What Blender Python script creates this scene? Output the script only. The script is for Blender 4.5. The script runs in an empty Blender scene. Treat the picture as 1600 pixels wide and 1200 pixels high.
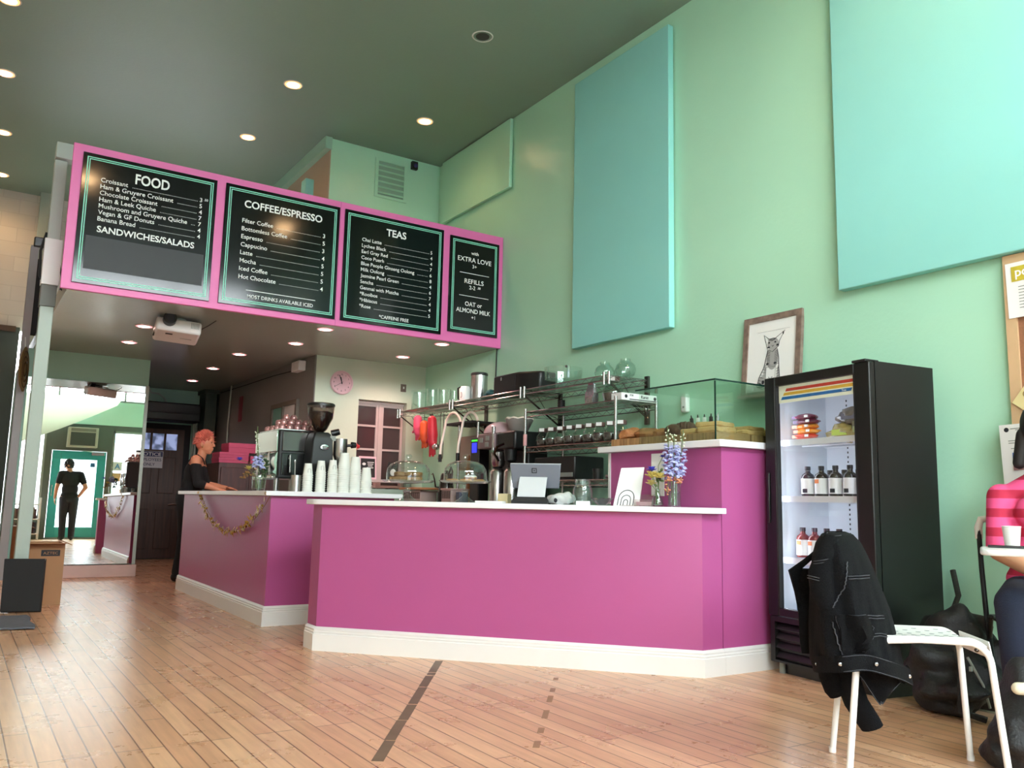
import bpy, bmesh, math, random
from mathutils import Vector, Matrix, noise

C = bpy.context.scene.collection
PI = math.pi
rnd = random.Random(7)

# ------------------------------------------------------------------ camera
cam_d = bpy.data.cameras.new('camera')
cam = bpy.data.objects.new('camera', cam_d)
C.objects.link(cam)
cam_d.sensor_fit = 'HORIZONTAL'
cam_d.sensor_width = 36.0
cam_d.lens = 29.769
cam_d.clip_start = 0.05
cam_d.clip_end = 200
_h, _p, _r = math.radians(33.0866), math.radians(8.0189), math.radians(1.2718)
_f = Vector((math.sin(_h) * math.cos(_p), math.cos(_h) * math.cos(_p), math.sin(_p)))
_r0 = Vector((math.cos(_h), -math.sin(_h), 0))
_u0 = _r0.cross(_f)
_rr = _r0 * math.cos(_r) + _u0 * math.sin(_r)
_uu = _u0 * math.cos(_r) - _r0 * math.sin(_r)
cam.matrix_world = Matrix(((_rr.x, _uu.x, -_f.x, 0), (_rr.y, _uu.y, -_f.y, 0), (_rr.z, _uu.z, -_f.z, 0.92), (0, 0, 0, 1)))
bpy.context.scene.camera = cam

# ------------------------------------------------------------------ view, world, daylight
sc = bpy.context.scene
sc.view_settings.view_transform = 'Standard'
sc.view_settings.look = 'None'
sc.view_settings.gamma = 1
sc.view_settings.use_curve_mapping = False
sc.view_settings.exposure = 0.0
sc.cycles.max_bounces = 10
sc.cycles.diffuse_bounces = 5
sc.cycles.glossy_bounces = 6
sc.cycles.transparent_max_bounces = 24
sc.cycles.sample_clamp_indirect = 6
sc.cycles.caustics_reflective = False
sc.cycles.caustics_refractive = False
try:
    sc.cycles.use_denoising = True
except Exception:
    pass
world = bpy.data.worlds.new('sky')
sc.world = world
world.use_nodes = True
wn = world.node_tree.nodes
wn['Background'].inputs['Color'].default_value = (0.90, 0.96, 1.0, 1)
wn['Background'].inputs['Strength'].default_value = 29.0

def portal(name, x0, x1, z0, z1, y):
    d = bpy.data.lights.new(name, 'AREA')
    d.shape = 'RECTANGLE'
    d.size, d.size_y = x1 - x0, z1 - z0
    d.cycles.is_portal = True
    o = bpy.data.objects.new(name, d)
    C.objects.link(o)
    o.location = ((x0 + x1) / 2, y, (z0 + z1) / 2)
    o.rotation_euler = (PI / 2, 0, 0)       # local -Z points to +Y: into the room
    return o

YF = -1.40      # inner face of the shop front
portal('daylight_display_window', -1.0, 1.40, 0.5, 2.5, YF - .10)
portal('daylight_door_glass', 1.757, 2.54, 0.28, 1.86, YF - .10)
portal('daylight_corner_window', 2.86, 4.40, 0.5, 2.58, YF - .10)
portal('daylight_transom', -1.2, 4.45, 3.30, 4.88, YF - .10)

# ------------------------------------------------------------------ helpers: materials
def lin(c):
    return tuple((x / 12.92 if x <= .04045 else ((x + .055) / 1.055) ** 2.4) for x in c)

def rgb(r, g, b):
    return lin((r / 255, g / 255, b / 255)) + (1,)

def mat(name, col, rough=.5, metal=0.0, var=0.0, scale=8.0, bump=0.0, bscale=60.0, spec=.5, coat=0.0, emit=None, estr=0, sheen=0):
    m = bpy.data.materials.new(name)
    m.use_nodes = True
    nt = m.node_tree
    b = nt.nodes['Principled BSDF']
    b.inputs['Base Color'].default_value = col
    b.inputs['Roughness'].default_value = rough
    b.inputs['Metallic'].default_value = metal
    b.inputs['Specular IOR Level'].default_value = spec
    b.inputs['Coat Weight'].default_value = coat
    b.inputs['Sheen Weight'].default_value = sheen
    if emit:
        b.inputs['Emission Color'].default_value = emit
        b.inputs['Emission Strength'].default_value = estr
    if var or bump:
        tc = nt.nodes.new('ShaderNodeTexCoord')
    if var:
        n = nt.nodes.new('ShaderNodeTexNoise')
        n.inputs['Scale'].default_value = scale
        n.inputs['Detail'].default_value = 5
        nt.links.new(tc.outputs['Object'], n.inputs['Vector'])
        mx = nt.nodes.new('ShaderNodeMix')
        mx.data_type = 'RGBA'
        mx.inputs[6].default_value = tuple(max(0, x * (1 - var)) for x in col[:3]) + (1,)
        mx.inputs[7].default_value = tuple(min(1, x * (1 + var)) for x in col[:3]) + (1,)
        nt.links.new(n.outputs['Fac'], mx.inputs[0])
        nt.links.new(mx.outputs[2], b.inputs['Base Color'])
    if bump:
        n2 = nt.nodes.new('ShaderNodeTexNoise')
        n2.inputs['Scale'].default_value = bscale
        n2.inputs['Detail'].default_value = 4
        nt.links.new(tc.outputs['Object'], n2.inputs['Vector'])
        bp = nt.nodes.new('ShaderNodeBump')
        bp.inputs['Strength'].default_value = bump
        bp.inputs['Distance'].default_value = .01
        nt.links.new(n2.outputs['Fac'], bp.inputs['Height'])
        nt.links.new(bp.outputs['Normal'], b.inputs['Normal'])
    return m

def glass_mat(name, tint=(.93, .98, .96, 1), ior=1.45, gl=(1, 1, 1, 1), rough=.0, boost=1.0):
    m = bpy.data.materials.new(name)
    m.use_nodes = True
    nt = m.node_tree
    nt.nodes.clear()
    out = nt.nodes.new('ShaderNodeOutputMaterial')
    mix = nt.nodes.new('ShaderNodeMixShader')
    tr = nt.nodes.new('ShaderNodeBsdfTransparent')
    tr.inputs['Color'].default_value = tint
    g = nt.nodes.new('ShaderNodeBsdfGlossy')
    g.inputs['Roughness'].default_value = rough
    g.inputs['Color'].default_value = gl
    fr = nt.nodes.new('ShaderNodeFresnel')
    ge = nt.nodes.new('ShaderNodeNewGeometry')
    ma = nt.nodes.new('ShaderNodeMath'); ma.operation = 'MULTIPLY_ADD'
    ma.inputs[1].default_value = 1 / ior - ior; ma.inputs[2].default_value = ior
    nt.links.new(ge.outputs['Backfacing'], ma.inputs[0])
    nt.links.new(ma.outputs[0], fr.inputs['IOR'])       # same reflectance from either side of the sheet
    if boost != 1.0:
        mu = nt.nodes.new('ShaderNodeMath')
        mu.operation = 'MULTIPLY'
        mu.use_clamp = True
        mu.inputs[1].default_value = boost
        nt.links.new(fr.outputs[0], mu.inputs[0])
        nt.links.new(mu.outputs[0], mix.inputs[0])
    else:
        nt.links.new(fr.outputs[0], mix.inputs[0])
    nt.links.new(tr.outputs[0], mix.inputs[1])
    nt.links.new(g.outputs[0], mix.inputs[2])
    nt.links.new(mix.outputs[0], out.inputs[0])
    return m

M = {}
def wall_paint(name, col, rough=.33, spec=.5):
    m = mat(name, col, rough, var=.05, scale=1.3, bump=.12, bscale=35, spec=spec)
    return m
M['mint'] = wall_paint('mint wall paint', rgb(176, 226, 198))
M['mint_back'] = wall_paint('mint wall paint, back room', rgb(160, 200, 178), .45)
M['mint_glow'] = wall_paint('mint wall paint with lamp glow tint', rgb(202, 216, 196))  # cream tint imitates the pink lamps' glow on the clock wall
M['mint_lifted'] = wall_paint('pale mint paint, shop front', rgb(196, 234, 212))  # mint made paler to make up for weak light on this wall
M['panel'] = mat('aqua fabric acoustic panel', rgb(145, 212, 205), .75, var=.03, scale=3, bump=.1, bscale=300, spec=.25)
M['ceiling'] = wall_paint('pale green ceiling paint', rgb(134, 154, 140), .5)
M['soffit'] = wall_paint('semi-gloss soffit paint', rgb(160, 166, 157), .22, .5)
M['pink'] = mat('pink counter paint', rgb(172, 80, 137), .36, var=.05, scale=2.0, bump=.05, bscale=30, spec=.5)
M['white'] = mat('white trim paint', rgb(232, 232, 230), .38, var=.03, scale=6)
M['slab'] = mat('white laminate countertop', rgb(240, 240, 244), .25, var=.02, scale=10)
M['black'] = mat('black plastic', rgb(15, 15, 16), .4, var=.1, scale=12)
M['fridge'] = mat('black fridge enamel', rgb(9, 11, 11), .42, var=.12, scale=5)
M['blackgloss'] = mat('gloss black', rgb(12, 12, 13), .15)
M['dark'] = mat('matte dark', rgb(34, 34, 36), .8, var=.1)
M['grey'] = mat('grey paint', rgb(140, 146, 140), .55, var=.08, scale=5, bump=.1)
M['postgrey'] = mat('grey green post paint', rgb(172, 184, 174), .5, var=.08, scale=4, bump=.15)
M['chrome'] = mat('chrome wire', rgb(190, 188, 186), .22, 1.0)
M['steel'] = mat('brushed steel', rgb(190, 190, 188), .25, 1.0, var=.06, scale=30)
M['mirror'] = mat('silvered mirror', (.90, .93, .91, 1), .0, 1.0)
M['glass'] = glass_mat('clear glass')
M['pane'] = glass_mat('window pane', (.97, .985, .98, 1), 1.35)
M['caseglass'] = glass_mat('display case glass', (.88, .95, .91, 1), 1.5)
M['glassedge'] = mat('dark green glass edge', rgb(20, 52, 42), .2)
M['jarglass'] = glass_mat('jar glass', (.90, .95, .93, 1), 1.55, boost=1.3)
M['paper'] = mat('white paper', rgb(238, 238, 236), .7, var=.02)
M['ink'] = mat('dark ink', rgb(30, 32, 38), .7)
M['cream'] = mat('lettering white', rgb(235, 238, 235), .5)
M['mintline'] = mat('mint line paint', rgb(140, 222, 196), .5)
M['signpink'] = mat('pink sign frame paint', rgb(226, 110, 172), .45, var=.03)
M['board'] = mat('gloss black menu board', rgb(8, 9, 9), .11, spec=.35)
M['wood'] = None

def floor_material():
    m = bpy.data.materials.new('maple strip floor')
    m.use_nodes = True
    nt = m.node_tree
    L = nt.links
    b = nt.nodes['Principled BSDF']
    tc = nt.nodes.new('ShaderNodeTexCoord')
    mp = nt.nodes.new('ShaderNodeMapping')
    mp.inputs['Rotation'].default_value = (0, 0, PI / 2)
    L.new(tc.outputs['Object'], mp.inputs['Vector'])
    br = nt.nodes.new('ShaderNodeTexBrick')
    br.offset = .37
    br.offset_frequency = 3
    br.inputs['Scale'].default_value = 1
    br.inputs['Mortar Size'].default_value = .0032
    br.inputs['Mortar Smooth'].default_value = .3
    br.inputs['Bias'].default_value = 0
    br.inputs['Brick Width'].default_value = 1.15
    br.inputs['Row Height'].default_value = .083
    br.inputs['Color1'].default_value = rgb(232, 188, 150)
    br.inputs['Color2'].default_value = rgb(212, 164, 128)
    br.inputs['Mortar'].default_value = rgb(136, 98, 76)
    L.new(mp.outputs['Vector'], br.inputs['Vector'])
    # grain stretched along the boards
    mg = nt.nodes.new('ShaderNodeMapping')
    mg.inputs['Scale'].default_value = (28, 1.6, 1)
    L.new(tc.outputs['Object'], mg.inputs['Vector'])
    n = nt.nodes.new('ShaderNodeTexNoise')
    n.inputs['Scale'].default_value = 1.6
    n.inputs['Detail'].default_value = 7
    L.new(mg.outputs['Vector'], n.inputs['Vector'])
    n2 = nt.nodes.new('ShaderNodeTexNoise')
    n2.inputs['Scale'].default_value = 3.1
    n2.inputs['Detail'].default_value = 6
    n2.inputs['Roughness'].default_value = .65
    L.new(tc.outputs['Object'], n2.inputs['Vector'])
    r2 = nt.nodes.new('ShaderNodeValToRGB')
    r2.color_ramp.elements[0].position = .30
    r2.color_ramp.elements[0].color = (.86, .82, .80, 1)
    r2.color_ramp.elements[1].position = .60
    r2.color_ramp.elements[1].color = (1, 1, 1, 1)
    L.new(n2.outputs['Fac'], r2.inputs['Fac'])
    rg = nt.nodes.new('ShaderNodeValToRGB')
    rg.color_ramp.elements[0].position = .3
    rg.color_ramp.elements[0].color = (.86, .83, .81, 1)
    rg.color_ramp.elements[1].position = .65
    rg.color_ramp.elements[1].color = (1.05, 1.05, 1.05, 1)
    L.new(n.outputs['Fac'], rg.inputs['Fac'])
    m1 = nt.nodes.new('ShaderNodeMix'); m1.data_type = 'RGBA'; m1.blend_type = 'MULTIPLY'
    m1.inputs[0].default_value = 1
    L.new(br.outputs['Color'], m1.inputs[6]); L.new(rg.outputs['Color'], m1.inputs[7])
    m2 = nt.nodes.new('ShaderNodeMix'); m2.data_type = 'RGBA'; m2.blend_type = 'MULTIPLY'
    m2.inputs[0].default_value = .75
    L.new(m1.outputs[2], m2.inputs[6]); L.new(r2.outputs['Color'], m2.inputs[7])
    # small dark spots
    v = nt.nodes.new('ShaderNodeTexVoronoi')
    v.inputs['Scale'].default_value = 2.2
    L.new(tc.outputs['Object'], v.inputs['Vector'])
    rs = nt.nodes.new('ShaderNodeValToRGB')
    rs.color_ramp.elements[0].position = .018
    rs.color_ramp.elements[0].color = (.35, .26, .24, 1)
    rs.color_ramp.elements[1].position = .03
    rs.color_ramp.elements[1].color = (1, 1, 1, 1)
    L.new(v.outputs['Distance'], rs.inputs['Fac'])
    m3 = nt.nodes.new('ShaderNodeMix'); m3.data_type = 'RGBA'; m3.blend_type = 'MULTIPLY'
    m3.inputs[0].default_value = .7
    L.new(m2.outputs[2], m3.inputs[6]); L.new(rs.outputs['Color'], m3.inputs[7])
    L.new(m3.outputs[2], b.inputs['Base Color'])
    rr = nt.nodes.new('ShaderNodeMapRange')
    rr.inputs['To Min'].default_value = .24
    rr.inputs['To Max'].default_value = .32
    L.new(n2.outputs['Fac'], rr.inputs['Value'])
    L.new(rr.outputs['Result'], b.inputs['Roughness'])
    bp = nt.nodes.new('ShaderNodeBump')
    bp.inputs['Strength'].default_value = .25
    bp.inputs['Distance'].default_value = .002
    bp.invert = True
    L.new(br.outputs['Fac'], bp.inputs['Height'])
    L.new(bp.outputs['Normal'], b.inputs['Normal'])
    return m
M['floor'] = floor_material()

def brick_material():
    m = mat('white painted brick', rgb(225, 215, 205), .6)
    nt = m.node_tree
    b = nt.nodes['Principled BSDF']
    tc = nt.nodes.new('ShaderNodeTexCoord')
    mp = nt.nodes.new('ShaderNodeMapping')
    mp.inputs['Rotation'].default_value = (PI / 2, 0, 0)
    nt.links.new(tc.outputs['Object'], mp.inputs['Vector'])
    br = nt.nodes.new('ShaderNodeTexBrick')
    br.inputs['Scale'].default_value = 1
    br.inputs['Brick Width'].default_value = .40
    br.inputs['Row Height'].default_value = .20
    br.inputs['Mortar Size'].default_value = .005
    br.inputs['Color1'].default_value = rgb(228, 220, 210)
    br.inputs['Color2'].default_value = rgb(220, 210, 200)
    br.inputs['Mortar'].default_value = rgb(212, 203, 193)
    nt.links.new(mp.outputs[0], br.inputs['Vector'])
    nt.links.new(br.outputs['Color'], b.inputs['Base Color'])
    bp = nt.nodes.new('ShaderNodeBump')
    bp.inputs['Strength'].default_value = .4
    bp.inputs['Distance'].default_value = .01
    bp.invert = True
    nt.links.new(br.outputs['Fac'], bp.inputs['Height'])
    nt.links.new(bp.outputs['Normal'], b.inputs['Normal'])
    return m
M['brick'] = brick_material()

def wood_material(name, c1, c2, scale=(2, 2, 30), rough=.5):
    m = mat(name, c1, rough)
    nt = m.node_tree
    b = nt.nodes['Principled BSDF']
    tc = nt.nodes.new('ShaderNodeTexCoord')
    mp = nt.nodes.new('ShaderNodeMapping')
    mp.inputs['Scale'].default_value = scale
    nt.links.new(tc.outputs['Object'], mp.inputs['Vector'])
    n = nt.nodes.new('ShaderNodeTexNoise')
    n.inputs['Scale'].default_value = 2
    n.inputs['Detail'].default_value = 6
    nt.links.new(mp.outputs[0], n.inputs['Vector'])
    r = nt.nodes.new('ShaderNodeValToRGB')
    r.color_ramp.elements[0].position = .35
    r.color_ramp.elements[0].color = c1
    r.color_ramp.elements[1].position = .65
    r.color_ramp.elements[1].color = c2
    nt.links.new(n.outputs['Fac'], r.inputs['Fac'])
    nt.links.new(r.outputs['Color'], b.inputs['Base Color'])
    return m

# ------------------------------------------------------------------ helpers: meshes
class MB:
    def __init__(s):
        s.v = []
        s.f = []
    def add(s, vs, fs):
        k = len(s.v)
        s.v += [Vector(p) for p in vs]
        s.f += [tuple(i + k for i in q) for q in fs]
        return s
    def box(s, x0, y0, z0, x1, y1, z1):
        x0, x1 = sorted((x0, x1)); y0, y1 = sorted((y0, y1)); z0, z1 = sorted((z0, z1))
        return s.add([(x0, y0, z0), (x1, y0, z0), (x1, y1, z0), (x0, y1, z0), (x0, y0, z1), (x1, y0, z1), (x1, y1, z1), (x0, y1, z1)],
                     [(0, 3, 2, 1), (4, 5, 6, 7), (0, 1, 5, 4), (1, 2, 6, 5), (2, 3, 7, 6), (3, 0, 4, 7)])
    def obox(s, c, ex, ey, ez):       # box from centre and three half-extent vectors
        c, ex, ey, ez = Vector(c), Vector(ex), Vector(ey), Vector(ez)
        vs = [c - ex - ey - ez, c + ex - ey - ez, c + ex + ey - ez, c - ex + ey - ez, c - ex - ey + ez, c + ex - ey + ez, c + ex + ey + ez, c - ex + ey + ez]
        return s.add(vs, [(0, 3, 2, 1), (4, 5, 6, 7), (0, 1, 5, 4), (1, 2, 6, 5), (2, 3, 7, 6), (3, 0, 4, 7)])
    def prism(s, poly, z0, z1):
        n = len(poly)
        a = sum(poly[i][0] * poly[(i + 1) % n][1] - poly[(i + 1) % n][0] * poly[i][1] for i in range(n))
        if a < 0:
            poly = poly[::-1]
        vs = [(x, y, z0) for x, y in poly] + [(x, y, z1) for x, y in poly]
        fs = [tuple(range(n))[::-1], tuple(range(n, 2 * n))] + [(i, (i + 1) % n, (i + 1) % n + n, i + n) for i in range(n)]
        return s.add(vs, fs)
    def cyl(s, p0, p1, r0, r1=None, n=16, caps=True):
        r1 = r0 if r1 is None else r1
        return s.tube([p0, p1], [r0, r1], n, caps)
    def tube(s, pts, r, n=8, caps=True, flat=1.0, closed=False):
        pts = [Vector(p) for p in pts]
        m = len(pts)
        rs = r if isinstance(r, (list, tuple)) else [r] * m
        tang = []
        for i in range(m):
            if closed:
                t = pts[(i + 1) % m] - pts[i - 1]
            else:
                t = pts[min(i + 1, m - 1)] - pts[max(i - 1, 0)]
            tang.append(t.normalized() if t.length > 1e-9 else Vector((0, 0, 1)))
        t0 = tang[0]
        ref = Vector((0, 0, 1)) if abs(t0.z) < .9 else Vector((1, 0, 0))
        a = t0.cross(ref).normalized()
        vs, fs = [], []
        for i in range(m):
            t = tang[i]
            a = (a - t * a.dot(t))
            a = a.normalized() if a.length > 1e-9 else t.orthogonal().normalized()
            b = t.cross(a)
            for k in range(n):
                w = 2 * PI * k / n
                vs.append(pts[i] + (a * math.cos(w) + b * math.sin(w) * flat) * rs[i])
        for i in range(m - (0 if closed else 1)):
            j = (i + 1) % m
            for k in range(n):
                fs.append((i * n + k, i * n + (k + 1) % n, j * n + (k + 1) % n, j * n + k))
        if caps and not closed:
            fs.append(tuple(range(n))[::-1])
            fs.append(tuple((m - 1) * n + k for k in range(n)))
        return s.add(vs, fs)
    def lathe(s, prof, c=(0, 0, 0), n=24, sx=1.0, sy=1.0, closed=False):
        vs, fs = [], []
        m = len(prof)
        for r, z in prof:
            for k in range(n):
                w = 2 * PI * k / n
                vs.append((c[0] + r * math.cos(w) * sx, c[1] + r * math.sin(w) * sy, c[2] + z))
        for i in range(m - 1 + (1 if closed else 0)):
            j = (i + 1) % m
            for k in range(n):
                fs.append((i * n + k, i * n + (k + 1) % n, j * n + (k + 1) % n, j * n + k))
        if not closed:
            if prof[0][0] > 1e-6: fs.append(tuple(range(n))[::-1])
            if prof[-1][0] > 1e-6: fs.append(tuple((m - 1) * n + k for k in range(n)))
        return s.add(vs, fs)
    def ell(s, c, r, n=14, m=9, rot=None, wob=0.0, seed=0):
        r = (r, r, r) if not isinstance(r, (tuple, list)) else r
        c = Vector(c)
        vs, fs = [], []
        for i in range(1, m):
            t = PI * i / m
            for k in range(n):
                w = 2 * PI * k / n
                d = Vector((math.sin(t) * math.cos(w), math.sin(t) * math.sin(w), math.cos(t)))
                q = 1 + (wob * noise.noise(d * 1.7 + Vector((seed, seed * .3, 0))) if wob else 0)
                p = Vector((d.x * r[0] * q, d.y * r[1] * q, d.z * r[2] * q))
                vs.append(c + (rot @ p if rot else p))
        top = Vector((0, 0, r[2])); bot = Vector((0, 0, -r[2]))
        vs += [c + (rot @ top if rot else top), c + (rot @ bot if rot else bot)]
        T, B = len(vs) - 2, len(vs) - 1
        for i in range(m - 2):
            for k in range(n):
                fs.append((i * n + k, (i + 1) * n + k, (i + 1) * n + (k + 1) % n, i * n + (k + 1) % n))
        for k in range(n):
            fs.append((T, k, (k + 1) % n))
            fs.append((B, (m - 2) * n + (k + 1) % n, (m - 2) * n + k))
        return s.add(vs, fs)
    def cap(s, p0, r0, p1, r1, n=16):     # tapered capsule (closed, rounded ends)
        p0, p1 = Vector(p0), Vector(p1)
        t = (p1 - p0).normalized()
        pts, rs = [], []
        for k in range(4):
            w = PI / 2 * k / 4
            pts.append(p0 - t * r0 * math.cos(w)); rs.append(max(r0 * math.sin(w), r0 * .05))
        pts.append(p0); rs.append(r0)
        pts.append(p1); rs.append(r1)
        for k in range(3, -1, -1):
            w = PI / 2 * k / 4
            pts.append(p1 + t * r1 * math.cos(w)); rs.append(max(r1 * math.sin(w), r1 * .05))
        return s.tube(pts, rs, n)
    def loft(s, rings, caps=True):
        n = len(rings[0])
        vs = [p for r in rings for p in r]
        fs = []
        for i in range(len(rings) - 1):
            for k in range(n):
                fs.append((i * n + k, i * n + (k + 1) % n, (i + 1) * n + (k + 1) % n, (i + 1) * n + k))
        if caps:
            fs.append(tuple(range(n))[::-1])
            fs.append(tuple((len(rings) - 1) * n + k for k in range(n)))
        return s.add(vs, fs)
    def sheet(s, grid, th=.004):          # grid of points -> thin closed sheet
        R, Q = len(grid), len(grid[0])
        P = [[Vector(p) for p in row] for row in grid]
        N = [[None] * Q for _ in range(R)]
        for i in range(R):
            for j in range(Q):
                a = P[min(i + 1, R - 1)][j] - P[max(i - 1, 0)][j]
                b = P[i][min(j + 1, Q - 1)] - P[i][max(j - 1, 0)]
                nn = a.cross(b)
                N[i][j] = nn.normalized() if nn.length > 1e-12 else Vector((0, 0, 1))
        vs = [P[i][j] + N[i][j] * th / 2 for i in range(R) for j in range(Q)] + [P[i][j] - N[i][j] * th / 2 for i in range(R) for j in range(Q)]
        o = R * Q
        fs = []
        for i in range(R - 1):
            for j in range(Q - 1):
                a, b, c, d = i * Q + j, i * Q + j + 1, (i + 1) * Q + j + 1, (i + 1) * Q + j
                fs.append((d, c, b, a)); fs.append((a + o, b + o, c + o, d + o))
        edge = [(0, j) for j in range(Q)] + [(i, Q - 1) for i in range(1, R)] + [(R - 1, j) for j in range(Q - 2, -1, -1)] + [(i, 0) for i in range(R - 2, 0, -1)]
        for k in range(len(edge)):
            a = edge[k][0] * Q + edge[k][1]
            b = edge[(k + 1) % len(edge)][0] * Q + edge[(k + 1) % len(edge)][1]
            fs.append((a, b, b + o, a + o))
        return s.add(vs, fs)
    def text(s, body, size, o, right, up, align='LEFT', bold=0.0, depth=.0015, width=None, maxw=None):
        cu = bpy.data.curves.new('lettering', 'FONT')
        cu.body = body
        cu.size = 1.0
        cu.offset = bold
        cu.resolution_u = 3
        cu.extrude = depth / size / 2
        ob = bpy.data.objects.new('lettering', cu)
        C.objects.link(ob)
        dg = bpy.context.evaluated_depsgraph_get()
        me = bpy.data.meshes.new_from_object(ob.evaluated_get(dg))
        right, up, o = Vector(right).normalized(), Vector(up).normalized(), Vector(o)
        nor = right.cross(up)
        xs = [v.co.x for v in me.vertices] or [0]
        x0, x1 = min(xs), max(xs)
        k = size
        kx = size
        if width: kx = width / (x1 - x0)
        if maxw and (x1 - x0) * kx > maxw: kx = maxw / (x1 - x0)
        off = {'LEFT': x0, 'CENTER': (x0 + x1) / 2, 'RIGHT': x1}[align]
        s.add([o + right * ((v.co.x - off) * kx) + up * (v.co.y * k) + nor * (v.co.z * k) for v in me.vertices], [tuple(p.vertices) for p in me.polygons])
        w = (x1 - x0) * kx
        bpy.data.objects.remove(ob)
        bpy.data.meshes.remove(me)
        bpy.data.curves.remove(cu)
        return w
    def tf(s, mtx):
        s.v = [mtx @ p for p in s.v]
        return s
    def build(s, name, m, parent=None, smooth=35, bevel=0, local=False, sub=0, origin=None, mod=None):
        me = bpy.data.meshes.new(name)
        if parent is not None:
            org = Vector((0, 0, 0)) if local else world_loc(parent)
        else:
            if origin is not None:
                org = Vector(origin)
            else:
                xs = [p.x for p in s.v]; ys = [p.y for p in s.v]; zs = [p.z for p in s.v]
                org = Vector(((min(xs) + max(xs)) / 2, (min(ys) + max(ys)) / 2, min(zs)))
        me.from_pydata([tuple(p - org) for p in s.v], [], s.f)
        me.materials.append(m)
        if smooth:
            me.polygons.foreach_set('use_smooth', [True] * len(me.polygons))
            me.set_sharp_from_angle(angle=math.radians(smooth))
        me.update()
        o = bpy.data.objects.new(name, me)
        C.objects.link(o)
        if parent is not None:
            o.parent = parent
        else:
            o.location = org
        if bevel:
            b = o.modifiers.new('bevel', 'BEVEL')
            b.width = bevel
            b.segments = 2
            b.limit_method = 'ANGLE'
            b.angle_limit = math.radians(50)
        if sub:
            q = o.modifiers.new('sub', 'SUBSURF')
            q.levels = q.render_levels = sub
        return o

def world_loc(o):
    p = Vector((0, 0, 0))
    while o is not None:
        p += Vector(o.location)
        o = o.parent
    return p

def tag(o, label=None, cat=None, group=None, kind=None):
    if label: o['label'] = label
    if cat: o['category'] = cat
    if group: o['group'] = group
    if kind: o['kind'] = kind
    return o

def thing(name, label, cat, loc=(0, 0, 0), rotz=0, group=None):
    o = bpy.data.objects.new(name, None)
    C.objects.link(o)
    o.location = loc
    o.rotation_euler = (0, 0, rotz)
    o.empty_display_size = .05
    return tag(o, label, cat, group)

def struct(o):
    o['kind'] = 'structure'
    return o

def dup(root, loc, rotz=None, label=None, group=None):
    r = root.copy()
    C.objects.link(r)
    r.location = loc
    if rotz is not None: r.rotation_euler = (0, 0, rotz)
    if label: r['label'] = label
    if group: r['group'] = group
    for ch in list(root.children):
        c = ch.copy(); C.objects.link(c); c.parent = r
        for g in list(ch.children):
            d = g.copy(); C.objects.link(d); d.parent = c
    return r

def blob(mb, voxel=.012, smooth_it=4, fac=.5):
    """one continuous skin around overlapping closed shapes"""
    me = bpy.data.meshes.new('skin')
    me.from_pydata([tuple(p) for p in mb.v], [], mb.f)
    ob = bpy.data.objects.new('skin', me)
    C.objects.link(ob)
    r = ob.modifiers.new('r', 'REMESH'); r.mode = 'VOXEL'; r.voxel_size = voxel
    q = ob.modifiers.new('s', 'SMOOTH'); q.iterations = smooth_it; q.factor = fac
    dg = bpy.context.evaluated_depsgraph_get()
    m2 = bpy.data.meshes.new_from_object(ob.evaluated_get(dg))
    out = MB()
    out.v = [v.co.copy() for v in m2.vertices]
    out.f = [tuple(p.vertices) for p in m2.polygons]
    bpy.data.objects.remove(ob); bpy.data.meshes.remove(me); bpy.data.meshes.remove(m2)
    return out

def V3(x, y, z): return Vector((x, y, z))
X, Y, Z = V3(1, 0, 0), V3(0, 1, 0), V3(0, 0, 1)
# ================================================================== THE SETTING
XW, YS, ZL, ZC, YB, YE = 4.60, 7.30, 2.505, 4.96, 8.95, 13.4
mb = MB(); mb.box(-1.5, -1.6, -.1, 4.75, 13.6, 0)
struct(mb.build('floor', M['floor'], origin=(0, 0, 0)))
mb = MB(); mb.box(-1.5, -1.6, ZC, 4.75, 13.2, ZC + .1)
struct(mb.build('ceiling', M['ceiling'], origin=(0, 0, ZC)))
mb = MB(); mb.box(XW, -1.6, 0, XW + .15, 13.6, ZC + .1)
struct(mb.build('wall_right', M['mint'], origin=(XW, 0, 0)))
mb = MB(); mb.box(-1.65, -1.6, 0, -1.5, 13.2, ZC + .1)
struct(mb.build('wall_left', M['brick'], origin=(-1.5, 0, 0)))
# upper back wall of white painted brick above dark panelling
mb = MB(); mb.box(-1.5, 12.95, 3.06, 3.24, 13.1, ZC)
struct(mb.build('wall_back', M['brick'], origin=(0, 12.95, 3.06)))
M['panelling'] = mat('dark grey green panelling', rgb(78, 86, 80), .6, var=.12, scale=3)
mb = MB()
for k in range(10):
    mb.box(-1.5, 12.9 + .006 * (k % 2), .31 * k, .55, 13.1, .31 * k + .31)
struct(mb.build('wall_back_panelling', M['panelling'], origin=(0, 12.9, 0)))
mb = MB(); mb.box(-1.5, 12.84, 3.03, .50, 12.95, 3.10)
struct(mb.build('trim_1', mat('brown ledge', rgb(96, 72, 54), .6, var=.15), origin=(0, 12.9, 3.03)))
# lower ceiling / loft deck
mb = MB(); mb.box(.60, YS + .02, ZL, XW, 13.5, ZL + .14)
struct(mb.build('ceiling_lower', M['soffit'], origin=(2.5, 10, ZL)))
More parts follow.
